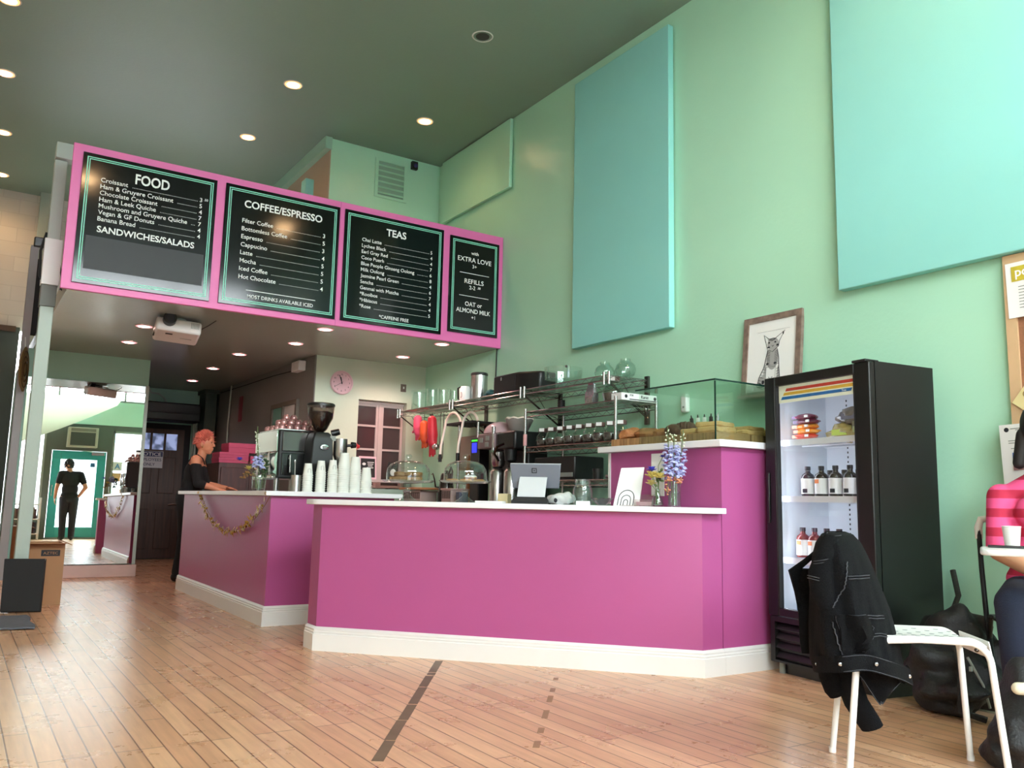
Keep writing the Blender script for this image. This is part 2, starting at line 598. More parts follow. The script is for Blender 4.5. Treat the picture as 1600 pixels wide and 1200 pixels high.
# inner block that carries clock and louvre, with the niche of the pantry window cut out
nx0, nx1, nz0, nz1 = 3.76, 4.365, 1.05, 2.055
mb = MB()
mb.box(3.24, YB, 0, nx0, 13.4, ZL)
mb.box(nx1, YB, 0, XW, 13.4, ZL)
mb.box(nx0, YB, nz1, nx1, 13.4, ZL)
mb.box(nx0, YB, 0, nx1, 13.4, nz0)
mb.box(nx0, YB + .5, nz0, nx1, 13.4, nz1)
struct(MB().box(3.21, 8.77, ZL + .141, XW, 13.1, ZC).build('wall_loft', M['mint'], origin=(3.21, 8.77, ZL + .14)))
struct(mb.build('wall_inner', M['mint_glow'], origin=(3.24, YB, 0)))
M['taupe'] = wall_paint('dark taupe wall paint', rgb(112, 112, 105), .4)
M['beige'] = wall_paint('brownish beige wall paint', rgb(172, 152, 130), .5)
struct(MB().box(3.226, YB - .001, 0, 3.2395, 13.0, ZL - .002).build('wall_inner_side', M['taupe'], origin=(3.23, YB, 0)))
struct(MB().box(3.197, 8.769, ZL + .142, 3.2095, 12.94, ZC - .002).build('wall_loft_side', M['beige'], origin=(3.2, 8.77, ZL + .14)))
# wall carrying the mirror
mb = MB(); mb.box(.56, 10.66, 0, 1.822, 13.4, ZL)
struct(mb.build('wall_mirror', M['mint_back'], origin=(.56, 10.66, 0)))
mb = MB(); mb.box(.585, 10.575, 0, 1.835, 10.66, .135)
struct(mb.build('baseboard_mirror', mat('pinkish cream skirting', rgb(205, 175, 165), .45, var=.08), bevel=.006, origin=(.585, 10.6, 0)))
# far wall of the passage
mb = MB(); mb.box(1.8, 13.4, 0, 3.3, 13.55, ZL)
struct(mb.build('wall_passage', M['mint_back'], origin=(1.8, 13.4, 0)))
# pilasters in the passage
mb = MB(); mb.box(3.03, 13.0, 0, 3.19, 13.39, ZL - .06); mb.box(3.0, 12.97, ZL - .06, 3.22, 13.4, ZL)
struct(mb.build('trim_2', mat('dark green pilaster', rgb(62, 78, 70), .5, var=.1), origin=(3.1, 13.2, 0)))

# ------------------------------------------------------------------ shop front (behind the camera, seen in the mirror)
M['frontdark'] = mat('olive grey shop front paint', rgb(92, 100, 90), .5, var=.08, scale=3)
def wall_with_holes(x0, x1, z0, z1, y0, y1, holes):
    """holes: list of (x0,x1,z0,z1) -> bricks the wall out of boxes"""
    mb = MB()
    xs = sorted({x0, x1} | {h[0] for h in holes} | {h[1] for h in holes})
    zs = sorted({z0, z1} | {h[2] for h in holes} | {h[3] for h in holes})
    for i in range(len(xs) - 1):
        for j in range(len(zs) - 1):
            cx, cz = (xs[i] + xs[i + 1]) / 2, (zs[j] + zs[j + 1]) / 2
            if any(h[0] < cx < h[1] and h[2] < cz < h[3] for h in holes): continue
            mb.box(xs[i], y0, zs[j], xs[i + 1], y1, zs[j + 1])
    return mb
mb = wall_with_holes(-1.5, XW, 0, 2.72, YF - .15, YF, [(-1.0, 1.42, .5, 2.5), (1.56, 2.74, 0, 2.08), (2.85, 4.42, .5, 2.59)])
struct(mb.build('wall_front_lower', M['frontdark'], origin=(0, YF, 0)))
mb = wall_with_holes(-1.5, XW, 2.72, ZC, YF - .15, YF + .02, [(-1.2, 4.45, 3.30, 4.88)])
struct(mb.build('wall_front_upper', M['mint_lifted'], origin=(0, YF, 2.72)))
M['frame'] = mat('grey white window frame', rgb(150, 156, 146), .45, var=.05)
def window(name, x0, x1, z0, z1, mullions=()):
    w = bpy.data.objects.new(name, None); C.objects.link(w); w.location = ((x0 + x1) / 2, YF - .08, z0); struct(w)
    mb = MB()
    t = .045
    mb.box(x0, YF - .11, z0, x1, YF + .01, z0 + t); mb.box(x0, YF - .11, z1 - t, x1, YF + .01, z1)
    mb.box(x0, YF - .11, z0, x0 + t, YF + .01, z1); mb.box(x1 - t, YF - .11, z0, x1, YF + .01, z1)
    for q in mullions: mb.box(q - .02, YF - .10, z0, q + .02, YF, z1)
    mb.build('window_frame', M['frame'], w)
    mb = MB(); mb.box(x0 + .02, YF - .066, z0 + .02, x1 - .02, YF - .06, z1 - .02)
    mb.build('window_pane', M['pane'], w)
    return w
window('window_1', -1.0, 1.42, .5, 2.5)
window('window_2', 2.85, 4.42, .5, 2.59)
window('window_3', -1.2, 4.45, 3.30, 4.88, (.2, 1.6, 3.05))
# teal glazed entrance door
M['teal'] = mat('teal door paint', rgb(58, 168, 166), .4, var=.05)
d = bpy.data.objects.new('door_1', None); C.objects.link(d); d.location = (2.15, YF - .04, 0); struct(d)
mb = wall_with_holes(1.575, 2.725, .04, 2.07, YF - .07, YF - .02, [(1.757, 2.54, .275, 1.87)])
mb.build('door_leaf', M['teal'], d, bevel=.004)
mb = MB(); mb.box(1.74, YF - .048, .26, 2.56, YF - .042, 1.89); mb.build('door_pane', M['pane'], d)
mb = MB(); mb.box(1.56, YF - .12, 0, 2.74, YF + .02, .04); mb.build('threshold', M['grey'], d)
mb = MB(); mb.box(2.40, YF - .02, 1.98, 2.68, YF + .05, 2.05); mb.tube([(2.45, YF + .02, 2.05), (2.3, YF + .12, 2.07), (2.2, YF, 2.08)], .012)
mb.build('door_closer', M['steel'], d, bevel=.006)
mb = MB(); mb.tube([(1.62, YF - .02, 1.0), (1.62, YF + .05, 1.0), (1.62, YF + .05, 1.25), (1.62, YF - .02, 1.25)], .012)
mb.build('door_handle', M['steel'], d)
mb = MB(); mb.box(1.85, YF - .05, 1.66, 1.95, YF - .03, 1.79); mb.box(2.40, YF - .05, 1.70, 2.5, YF - .03, 1.80)
mb.build('sticker', mat('blue sticker', rgb(60, 120, 170), .5), d)
# ------------------------------------------------------------------ the street outside
mb = MB(); mb.box(-30, -30, -.25, 40, YF - .16, -.05)
o = struct(mb.build('ground', mat('pale concrete pavement', rgb(120, 118, 116), .85, var=.08, scale=2), origin=(0, -5, -.05)))
M['stucco'] = mat('pale stucco', rgb(140, 140, 142), .8, var=.05)
bl = thing('street_building', 'pale two-storey building across the street seen through the shop windows', 'building', (3, -17, -.05))
mb = MB(); mb.box(-12, -20, -.05, 18, -17, 5.2); mb.build('wall', M['stucco'], bl)
for k in range(8):
    mb = MB(); mb.box(-10.5 + 3.4 * k, -17.05, 3.3, -8.6 + 3.4 * k, -16.98, 4.6)
    mb.build('window', mat('blue grey far window', rgb(95, 115, 140), .2) if k == 0 else bpy.data.materials['blue grey far window'], bl)
aw = thing('awning', 'dark slatted awning over the shop front windows outside', 'awning', (1.6, -2.2, 2.6))
mb = MB()
for k in range(6): mb.box(-1.4, YF - .3 - .22 * k, 2.60 + .012 * k, 4.6, YF - .18 - .22 * k, 2.63 + .012 * k)
for k in range(5): mb.box(-1.3 + 1.45 * k, YF - 1.5, 2.65, -1.25 + 1.45 * k, YF - .16, 2.70)
mb.build('slats', mat('bluish grey steel', rgb(90, 100, 120), .5), aw)

# ------------------------------------------------------------------ acoustic panels
def panel(x0, y0, y1, z0, z1, label, m='panel'):
    mb = MB(); mb.box(x0, y0, z0, XW - .012, y1, z1)
    o = mb.build('acoustic_panel', M[m], bevel=.006)
    tag(o, label, 'panel', None)
    for yy in (y0 + .15, y1 - .15):
        for zz in (z0 + .3, z1 - .3):
            MB().box(XW - .013, yy - .03, zz - .05, XW - .002, yy + .03, zz + .05).build('bracket', M['grey'], o)
    return o
panel(4.53, 4.735, 5.985, 2.302, 4.83, 'tall aqua wall panel in the middle of the right wall')
panel(4.525, 1.75, 3.222, 2.285, 4.83, 'large bright aqua wall panel above the cork board')
panel(4.55, 7.125, 8.62, 4.185, 4.945, 'mint wall panel under the ceiling behind the menu sign', 'mint')

# ------------------------------------------------------------------ left post and the boards beside it
po = thing('sign_post', 'grey green square post holding the left end of the menu sign', 'post', (.506, 7.85, 0))
PS = Matrix.Translation((0, 0, .92)) @ Matrix.Scale(1.055, 4) @ Matrix.Translation((0, 0, -.92))
mb = MB(); mb.box(.432, 7.39, 0, .527, 7.49, 2.36); mb.tf(PS)
for v in mb.v: v.z = max(v.z, 0)
mb.build('shaft', M['postgrey'], po, bevel=.006)
mb = MB(); mb.box(.425, 7.384, 2.36, .535, 7.496, 2.53); mb.tf(PS).build('sleeve', mat('darker steel sleeve', rgb(110, 112, 106), .5, var=.1), po, bevel=.004)
mb = MB(); mb.box(.42, 7.375, 2.53, .545, 7.49, 2.90); mb.tf(PS).build('cover_plate', M['white'], po, bevel=.004)
mb = MB(); mb.box(.435, 7.39, 2.90, .525, 7.48, 3.55); mb.tf(PS).build('upper_shaft', M['postgrey'], po, bevel=.005)
mb = MB(); mb.box(.435, 7.36, 3.56, .56, 7.48, 3.69); mb.tf(PS).build('cap', M['postgrey'], po, bevel=.004)
mb = MB(); mb.tube([(.53, 7.4, 2.75), (.56, 7.38, 2.6), (.56, 7.36, 2.5), (.60, 7.34, 2.47), (.66, 7.33, 2.475)], .007)
mb.tube([(.43, 7.42, 2.95), (.40, 7.42, 2.8), (.41, 7.42, 2.6), (.44, 7.42, 2.55)], .01)
mb.tf(PS).build('cable', M['black'], po)
mb = MB(); mb.box(.35, 7.43, 2.83, .43, 7.47, 2.91); mb.tf(PS).build('clamp', M['black'], po, bevel=.01)
mb = MB(); mb.box(.475, 10.55, 0, .552, 10.66, 3.64)
struct(mb.build('trim_3', mat('mauve grey post paint', rgb(150, 146, 145), .5, var=.08), origin=(.5, 10.6, 0)))
mb = MB(); mb.box(.625, 12.75, 2.645, .745, 12.85, ZC)
struct(mb.build('trim_4', M['postgrey'], origin=(.68, 12.8, 2.645)))
mb = MB(); mb.box(.552, 10.58, 2.645, .62, 10.66, 3.5)
struct(mb.build('trim_5', M['dark'], origin=(.58, 10.6, 2.645)))
# cornice beam and teal strip on the inner block above the loft
mb = MB(); mb.box(3.13, 8.74, ZC - .14, 3.209, 12.95, ZC)
struct(mb.build('trim_6', M['mint_back'], origin=(3.2, 9, ZC)))
mb = MB(); mb.box(3.10, 9.25, 3.0, 3.209, 9.40, 4.62)
struct(mb.build('trim_7', M['panel'], origin=(3.2, 9.5, 3)))

# ------------------------------------------------------------------ counters
def sweep(path, prof):
    """sweep (distance outwards to the right of the path, z) along an open xy path"""
    n = len(path)
    P = [Vector((p[0], p[1])) for p in path]
    offs = []
    for i in range(n):
        ns = []
        if i > 0: t = (P[i] - P[i - 1]).normalized(); ns.append(Vector((t.y, -t.x)))
        if i < n - 1: t = (P[i + 1] - P[i]).normalized(); ns.append(Vector((t.y, -t.x)))
        if len(ns) == 1: offs.append(ns[0])
        else:
            m = (ns[0] + ns[1]).normalized(); offs.append(m / max(.3, m.dot(ns[0])))
    rings = [[(P[i].x + offs[i].x * d, P[i].y + offs[i].y * d, z) for d, z in prof] for i in range(n)]
    return MB().loft(rings)
BASE = [(0, 0), (.022, 0), (.022, .098), (.016, .102), (.019, .112), (.014, .118), (.016, .128), (.008, .138), (0, .142)]
# front counter: runs diagonally, its right end meets the display plinth
fc = thing('front_counter', 'long pink counter running diagonally across the front, right of the gap', 'counter', (2.7, 4.3, 0))
front_poly = [(1.957, 5.16), (3.53, 3.436), (3.685, 3.436), (3.685, 4.22), (2.437, 5.60), (1.957, 5.31)]
MB().prism(front_poly, 0, .884).build('body', M['pink'], fc)
sweep([(1.957, 5.31), (1.957, 5.16), (3.53, 3.436), (3.684, 3.436)], BASE).build('baseboard', M['white'], fc)
ct = MB().prism([(1.905, 5.305), (1.905, 5.19), (1.925, 5.145), (3.515, 3.392), (3.54, 3.372), (3.66, 3.372), (3.678, 4.22), (2.46, 5.64), (1.95, 5.36)], .886, .919).build('countertop', M['slab'], bevel=.004)
tag(ct, 'white slab topping the long diagonal front counter', 'countertop')
# plinth under the pastry case
pl = thing('display_plinth', 'tall pink plinth under the glass pastry case, beside the fridge', 'counter', (4.1, 3.9, 0))
MB().box(3.69, 3.436, 0, XW - .003, 4.42, 1.268).build('body', M['pink'], pl)
MB().box(3.682, 4.42, .93, 3.70, 4.44, 1.268).build('edge_strip', M['white'], pl)
sweep([(3.685, 3.436), (XW - .003, 3.436)], BASE).build('baseboard', M['white'], pl)
ct = MB().prism([(3.636, 3.392), (XW - .003, 3.392), (XW - .003, 4.50), (3.636, 4.50)], 1.27, 1.31).build('countertop', M['slab'], bevel=.004)
tag(ct, 'white slab on top of the pink plinth, under the pastries', 'countertop')
# rear counter with the espresso machine
rc = thing('rear_counter', 'pink counter with the gold garland, left of the gap', 'counter', (2.4, 7.6, 0))
MB().box(1.972, 6.25, 0, 2.97, 9.06, .935).build('body', M['pink'], rc)
sweep([(1.972, 9.06), (1.972, 6.25), (2.97, 6.25)], BASE).build('baseboard', M['white'], rc)
MB().box(1.918, 6.20, .937, 3.02, 9.11, .972).build('countertop', M['slab'], bevel=.004)
ct = bpy.data.objects['countertop.002']
tag(ct, 'white slab topping the pink counter that carries the cups and espresso machine', 'countertop')
# work counter along the right wall
wc = thing('work_counter', 'low dark work counter along the right wall behind the cake stands', 'counter', (4.25, 6.8, 0))
MB().box(4.02, 4.55, 0, XW - .003, 8.93, .86).build('body', M['dark'], wc)
MB().box(3.98, 4.53, .86, XW - .003, 8.94, .90).build('worktop', M['steel'], wc, bevel=.004)

# ------------------------------------------------------------------ recessed lights
M['trimring'] = mat('white light trim', rgb(215, 215, 210), .4)
M['baffle'] = mat('dark baffle', rgb(60, 60, 58), .6)
def can(x, y, z, label, group, col, watts, estr, r=.060, lit=True, glow=(1, .42, .14, 1)):
    t = thing('recessed_light', label, 'ceiling light', (x, y, z), 0, group)
    MB().lathe([(r + .021, -.004), (r + .028, -.006), (r + .034, 0), (r + .021, 0)], (x, y, z - .001), 28, closed=True).build('trim_ring', M['trimring'], t)
    key = 'lamp %d %d %d %d' % tuple(int(c * 100) for c in col[:3] + (estr / 100,))
    if lit:
        lm = bpy.data.materials.get(key) or mat(key, (.9, .9, .9, 1), .5, emit=col, estr=estr)
        MB().lathe([(.0001, -.0015), (r, -.0015)], (x, y, z - .0015), 28).build('lamp', lm, t)
        gk = 'glow %d %d' % (glow[1] * 100, glow[2] * 100)
        gm = bpy.data.materials.get(gk) or mat(gk, (.9, .8, .7, 1), .5, emit=glow, estr=1.8)
        MB().lathe([(r, -.001), (r + .020, -.003), (r + .020, -.0065), (r, -.0075)], (x, y, z - .001), 28, closed=True).build('halo_ring', gm, t)  # glowing ring added to imitate the lamp's coloured halo
        ld = bpy.data.lights.new('downlight', 'SPOT')
        ld.energy = watts; ld.color = col[:3]; ld.spot_size = math.radians(140); ld.spot_blend = .8; ld.shadow_soft_size = .06
        lo = bpy.data.objects.new('downlight', ld); C.objects.link(lo); lo.parent = t; lo.location = (0, 0, -.02)
    else:
        MB().lathe([(.0001, -.001), (r, -.0035)], (x, y, z - .001), 28).build('lamp', M['baffle'], t)
    return t
WARM = (1.0, .62, .30, 1); PINKW = (1.0, .55, .48, 1); VIOLET = (.62, .50, 1.0, 1)
g1 = 'warm recessed lights in the high ceiling'
WH, WL = 20, 50
can(3.503, 5.97, ZC, 'unlit recessed light, the dark hole near the top middle of the ceiling', g1, WARM, 0, 0, lit=False)
can(2.43, 7.80, ZC, 'warm recessed ceiling light above the coffee menu board', g1, WARM, WH, 30)
can(2.417, 9.30, ZC, 'warm recessed ceiling light just over the top edge of the coffee board', g1, WARM, WH, 30)
can(3.864, 7.755, ZC, 'warm recessed ceiling light nearest the right wall, left of the aqua panel', g1, WARM, WH, 30)
can(.007, 7.77, ZC, 'warm recessed light cut by the top left corner of the photo', g1, WARM, WH, 30)
can(.045, 9.23, ZC, 'violet tinted recessed light at the left edge of the ceiling', g1, VIOLET, WH, 30)
can(.097, 10.83, ZC, 'warm recessed light at the left edge below the violet one', g1, WARM, WH, 30)
can(.141, 12.34, ZC, 'warm recessed light closest to the white brick wall', g1, WARM, WH * 1.6, 30)
can(3.80, 2.30, ZC, 'warm recessed light above the seated person, its glow caught in the coffee board', g1, WARM, WH * 1.3, 60, r=.11)
can(1.07, 2.70, ZC, 'warm recessed light over the open floor, its glow caught in the food board', g1, WARM, WH * 1.3, 60, r=.11)
g2 = 'pink recessed lights in the low ceiling'
for x, y, lb in ((1.37, 8.50, 'pink recessed light directly left of the projector'), (1.40, 9.51, 'pink recessed light above the mirror wall'),
                 (2.54, 9.49, 'pink recessed light right of the projector, first of the middle row'), (2.57, 10.78, 'pink recessed light second of the middle row, above the passage'),
                 (2.63, 12.13, 'pink recessed light farthest back, above the brown door'), (2.815, 8.42, 'pink recessed light above the espresso machine and clock wall corner'),
                 (2.79, 7.52, 'pink recessed light tucked under the coffee and teas boards'), (4.04, 8.43, 'pink recessed light right of the wall clock'),
                 (4.01, 7.47, 'pink recessed light tucked under the extra love board')):
    can(x, y, ZL, lb, g2, PINKW, (WL if x > 3.5 else 24) if y < 8.45 else 11, 10, r=.050, glow=(1, .30, .36, 1))
# ================================================================== THE MENU SIGN
M['slate'] = mat('charcoal cover strip', rgb(52, 54, 57), .6, var=.05)
sg = thing('menu_sign', 'long pink framed menu sign over the counter, with four black boards', 'sign', (2.57, 7.30, ZL))
mb = MB(); mb.box(.548, 7.284, 2.50, 4.597, 7.318, 3.685); mb.build('frame', M['signpink'], sg, bevel=.003)
MB().box(2.79, 7.2835, 2.502, 2.794, 7.2845, 3.683).build('seam', mat('pink seam', rgb(180, 80, 130), .6), sg)
R3, U3 = (1, 0, 0), (0, 0, 1)
YT = 7.2635
def board(x0, x1, z0, z1):
    b = MB().box(x0, 7.266, z0, x1, 7.284, z1).build('menu_board', M['board'], sg, bevel=.002)
    mb = MB()
    for ins, w in ((.030, .008), (.046, .007)):
        a0, a1, c0, c1 = x0 + ins, x1 - ins, z0 + ins, z1 - ins
        for q in ((a0, c0, a1, c0 + w), (a0, c1 - w, a1, c1), (a0, c0 + w, a0 + w, c1 - w), (a1 - w, c0 + w, a1, c1 - w)):
            mb.box(q[0], YT + .0005, q[1], q[2], 7.2665, q[3])
    mb.build('border_lines', M['mintline'], b)
    return b
def rows(mb, items, xl, xr, z0, dz, size, bold=.004):
    for k, (nm, pr) in enumerate(items):
        z = z0 - k * dz
        w = mb.text(nm, size, (xl, YT, z), R3, U3, 'LEFT', bold)
        sup = None
        if '^' in pr: pr, sup = pr.split('^')
        mb.text(pr, size, (xr, YT, z), R3, U3, 'LEFT', bold)
        if sup: mb.text(sup, size * .55, (xr + size * .66, YT, z + size * .3), R3, U3, 'LEFT', bold)
        x = xl + w + .035
        while x < xr - .02:
            mb.box(x, YT - .0006, z, x + .0042, YT + .0006, z + .0048)
            x += .0118
# food
bx0, bx1, bz0, bz1 = .62, 1.66, 2.555, 3.62
b = board(bx0, bx1, bz0, bz1)
mb = MB()
mb.text('FOOD', .118, (1.145, YT, 3.44), R3, U3, 'CENTER', .022, width=.265)
rows(mb, [('Croissant', '3^.50'), ('Ham & Gruyere Croissant', '5'), ('Chocolate Croissant', '4'), ('Ham & Leek Quiche', '7'),
          ('Mushroom and Gruyere Quiche', '7'), ('Vegan & GF Donuts', '4'), ('Banana Bread', '4')], .76, 1.525, 3.398, .0535, .052)
mb.text('SANDWICHES/SALADS', .072, (1.135, YT, 2.985), R3, U3, 'CENTER', .02, width=.745)
mb.build('lettering', M['cream'], b)
MB().box(.69, 7.2645, 2.675, 1.59, 7.2675, 2.945).build('cover_strip', M['slate'], b)
# coffee
b = board(1.735, 2.78, 2.555, 3.62)
mb = MB()
mb.text('COFFEE/ESPRESSO', .092, (2.255, YT, 3.435), R3, U3, 'CENTER', .02, width=.71)
rows(mb, [('Filter Coffee', '3'), ('Bottomless Coffee', '5'), ('Espresso', '3'), ('Cappucino', '4'), ('Latte', '5'), ('Mocha', '5'), ('Iced Coffee', '5'), ('Hot Chocolate', '4')],
     1.89, 2.625, 3.295, .0715, .054)
mb.box(1.96, YT - .0006, 2.696, 2.585, YT + .0006, 2.702)
mb.text('MOST DRINKS AVAILABLE ICED', .046, (2.27, YT, 2.632), R3, U3, 'CENTER', .006, width=.59)
mb.build('lettering', M['cream'], b)
# teas
b = board(2.832, 3.882, 2.555, 3.62)
mb = MB()
mb.text('TEAS', .098, (3.36, YT, 3.44), R3, U3, 'CENTER', .02, width=.21)
rows(mb, [('Chai Latte', '5'), ('Lychee Black', '4'), ('Earl Gray Red', '4'), ('Coco Puerh', '7'), ('Blue People Ginseng Oolong', '6'), ('Milk Oolong', '8'), ('Jasmine Pearl Green', '4'),
          ('Sencha', '6'), ('Genmai with Matcha', '7'), ('*Rooibos', '4'), ('*Hibiscus', '4'), ('*Rose', '5')], 3.01, 3.735, 3.342, .0582, .048)
mb.text('*CAFFEINE FREE', .046, (3.37, YT, 2.625), R3, U3, 'CENTER', .006, width=.31)
mb.build('lettering', M['cream'], b)
# extra
b = board(3.958, 4.54, 2.60, 3.59)
mb = MB()
xc = 4.245
for tx, z, s, w in (('with', 3.425, .048, .085), ('EXTRA LOVE', 3.345, .068, .395), ('3+', 3.285, .052, None), ('REFILLS', 3.12, .066, .225), ('OAT or', 2.885, .064, .2), ('ALMOND MILK', 2.815, .064, .40), ('+1', 2.755, .05, None)):
    mb.text(tx, s, (xc, YT, z), R3, U3, 'CENTER', .006, width=w)
mb.text('2-2', .056, (xc - .02, YT, 3.06), R3, U3, 'CENTER', .006)
mb.text('.50', .032, (xc + .04, YT, 3.075), R3, U3, 'LEFT', .006)
mb.box(4.075, YT - .0006, 3.222, 4.42, YT + .0006, 3.227); mb.box(4.075, YT - .0006, 2.985, 4.42, YT + .0006, 2.990)
mb.build('lettering', M['cream'], b)

# ================================================================== MIRROR, PROJECTOR, LEFT CORNER
mr = thing('tall_mirror', 'tall wall mirror at left reflecting the man and the teal door', 'mirror', (1.19, 10.62, .14))
dl, ti = math.radians(.75), math.radians(.34)
ex = V3(math.cos(dl), -math.sin(dl), 0)
en = V3(-math.sin(dl) * math.cos(ti), -math.cos(dl) * math.cos(ti), math.sin(ti))
eu = ex.cross(-en) * -1
eu = eu if eu.z > 0 else -eu
cm = V3(1.4, 10.62, 1.2)
cc = cm + ex * -.215 + eu * -.035
MB().obox(cc - en * .006, ex * .605, en * .006, eu * 1.02).build('mirror_glass', M['mirror'], mr, smooth=0)
MB().box(1.788, 10.60, .137, 1.822, 10.655, 2.19).build('edge_strip', M['postgrey'], mr)
# projector hanging from the low ceiling
M['projector'] = mat('white projector plastic', rgb(222, 216, 214), .45, var=.03)
pj = thing('projector', 'white ceiling projector hanging below the food menu board', 'projector', (1.56, 7.98, 2.30))
tilt = Matrix.Translation((1.565, 7.98, 2.40)) @ Matrix.Rotation(math.radians(-6), 4, 'Z') @ Matrix.Rotation(math.radians(-9), 4, 'X') @ Matrix.Rotation(math.radians(3), 4, 'Y')
MB().box(-.19, -.17, -.065, .19, .17, .055).tf(tilt).build('body', M['projector'], pj, bevel=.022)
lp = MB(); lp.cyl((-.085, -.235, .03), (-.085, -.12, .03), .056, .058, 24); lp.cyl((-.085, -.10, .05), (-.085, .02, .06), .062, .06, 20)
lp.tf(tilt).build('lens_barrel', M['black'], pj)
MB().cyl((-.085, -.239, .03), (-.085, -.233, .03), .038, .038, 20).tf(tilt).build('lens', mat('lens glass', rgb(50, 55, 65), .05, spec=.9), pj)
mb = MB()
for k in range(6): mb.box(.10 + .012 * k, -.172, -.02, .106 + .012 * k, -.169, .035)
mb.tf(tilt).build('vent_slots', M['grey'], pj)
mb = MB(); mb.box(-.10, -.09, -.0665, -.04, -.06, -.064); mb.tf(tilt).build('latch', M['dark'], pj)
mb = MB(); mb.text('ultra', .02, (.10, -.02, -.0565), (1, 0, 0), (0, 1, 0), 'CENTER') if False else mb.box(.03, .0, -.0662, .13, .012, -.0648)
mb.tf(tilt).build('badge', M['grey'], pj)
mb = MB(); mb.cyl((1.565, 7.99, 2.45), (1.565, 7.99, ZL), .022); mb.cyl((1.565, 7.99, ZL - .012), (1.565, 7.99, ZL), .075)
for a in range(3):
    w = a * 2.1 + .4
    mb.cyl((1.565, 7.99, 2.475), (1.565 + .1 * math.cos(w), 7.99 + .1 * math.sin(w), 2.452), .008)
mb.build('mount', M['postgrey'], pj)
mb = MB(); mb.tube([(1.44, 8.08, ZL), (1.42, 8.02, 2.44), (1.375, 7.95, 2.40), (1.37, 8.0, 2.34), (1.40, 8.1, 2.36)], .006); mb.tube([(1.76, 8.0, 2.43), (1.82, 7.9, 2.47), (1.86, 7.8, ZL)], .004)
mb.build('cable', M['black'], pj)

# A-frame chalkboard, cardboard box, floor mat
af = thing('sandwich_board', 'blank black A-frame chalkboard standing at the left edge of the floor', 'chalkboard', (.52, 7.66, 0))
MB().obox((.522, 7.63, .215), (.132, -.035, 0), (.005, .012, 0), (-.004, -.02, .20)).build('front_panel', M['dark'], af, bevel=.004)
MB().obox((.535, 7.705, .205), (.132, -.035, 0), (.004, .010, 0), (.003, .025, .20)).build('rear_panel', M['dark'], af, bevel=.004)
mb = MB(); mb.obox((.535, 7.64, .405), (.12, -.032, 0), (.004, .01, 0), (0, 0, .006)); mb.build('top_rail', M['postgrey'], af)
M['card'] = mat('brown cardboard', rgb(168, 124, 88), .8, var=.08, scale=6)
bx = thing('cardboard_box', 'open brown cardboard box behind the black A-frame board', 'box', (.70, 8.35, 0))
mb = MB()
for q in ((.50, 8.12, .0, .84, 8.13, .50), (.50, 8.55, 0, .84, 8.56, .50), (.50, 8.13, 0, .51, 8.55, .50), (.83, 8.13, 0, .84, 8.55, .50), (.51, 8.13, 0, .83, 8.55, .01)): mb.box(*q)
mb.build('carton', M['card'], bx)
MB().obox((.67, 8.06, .505), (.165, 0, 0), (0, .06, -.006), (0, 0, .003)).build('flap', M['card'], bx)
MB().obox((.865, 8.34, .50), (.03, 0, -.012), (0, .2, 0), (0, 0, .003)).build('flap', M['card'], bx)
mb = MB(); mb.box(.665, 8.118, .40, .805, 8.1205, .45); lb_ = mb.build('printed_label', M['ink'], bx)
mb = MB(); mb.text('AZTEC', .032, (.735, 8.117, .414), R3, U3, 'CENTER', .01, width=.11); mb.build('lettering', M['card'], lb_)
mt = MB().sheet([[(.33 + .225 * i / 8 + .01 * math.sin(j), 6.76 + .66 * j / 10 - .05 * i / 8, .012 + .004 * rnd.random()) for j in range(11)] for i in range(9)], .012)
mt = mt.build('door_mat', mat('grey blue mat', rgb(98, 102, 110), .95, var=.25, scale=25, bump=.6, bscale=120), bevel=0)
mt.location.z += .0
tag(mt, 'small grey blue mat on the floor before the A-frame board', 'mat')
# woven disc hanging on the mauve post
wd = thing('woven_disc', 'round gold woven wall hanging seen edge-on beside the left post', 'decoration', (.50, 10.47, 2.0))
mb = MB(); mb.lathe([(.0001, -.015), (.10, -.02), (.2, -.01), (.245, .012), (.2, .018), (.0001, .012)], (0, 0, 0), 40)
rotm = Matrix.Translation((.515, 10.47, 2.24)) @ Matrix.Rotation(math.radians(78), 4, 'Z') @ Matrix.Rotation(PI / 2, 4, 'X')
M['straw'] = mat('gold straw weave', rgb(140, 112, 58), .75, var=.3, scale=60, bump=.6, bscale=90)
mb.tf(rotm).build('disc', M['straw'], wd)
mb = MB()
for k in range(3): mb.lathe([(.07 + .06 * k, .0), (.077 + .06 * k, .009), (.084 + .06 * k, 0), (.077 + .06 * k, -.009)], (0, 0, .016), 36, closed=True)
mb.tf(rotm).build('coil', mat('dark straw coil', rgb(88, 66, 34), .8, var=.2, scale=50), wd)
MB().tube([(.515, 10.47, 2.48), (.512, 10.52, 2.55), (.51, 10.55, 2.60)], .005).build('cord', M['white'], wd)

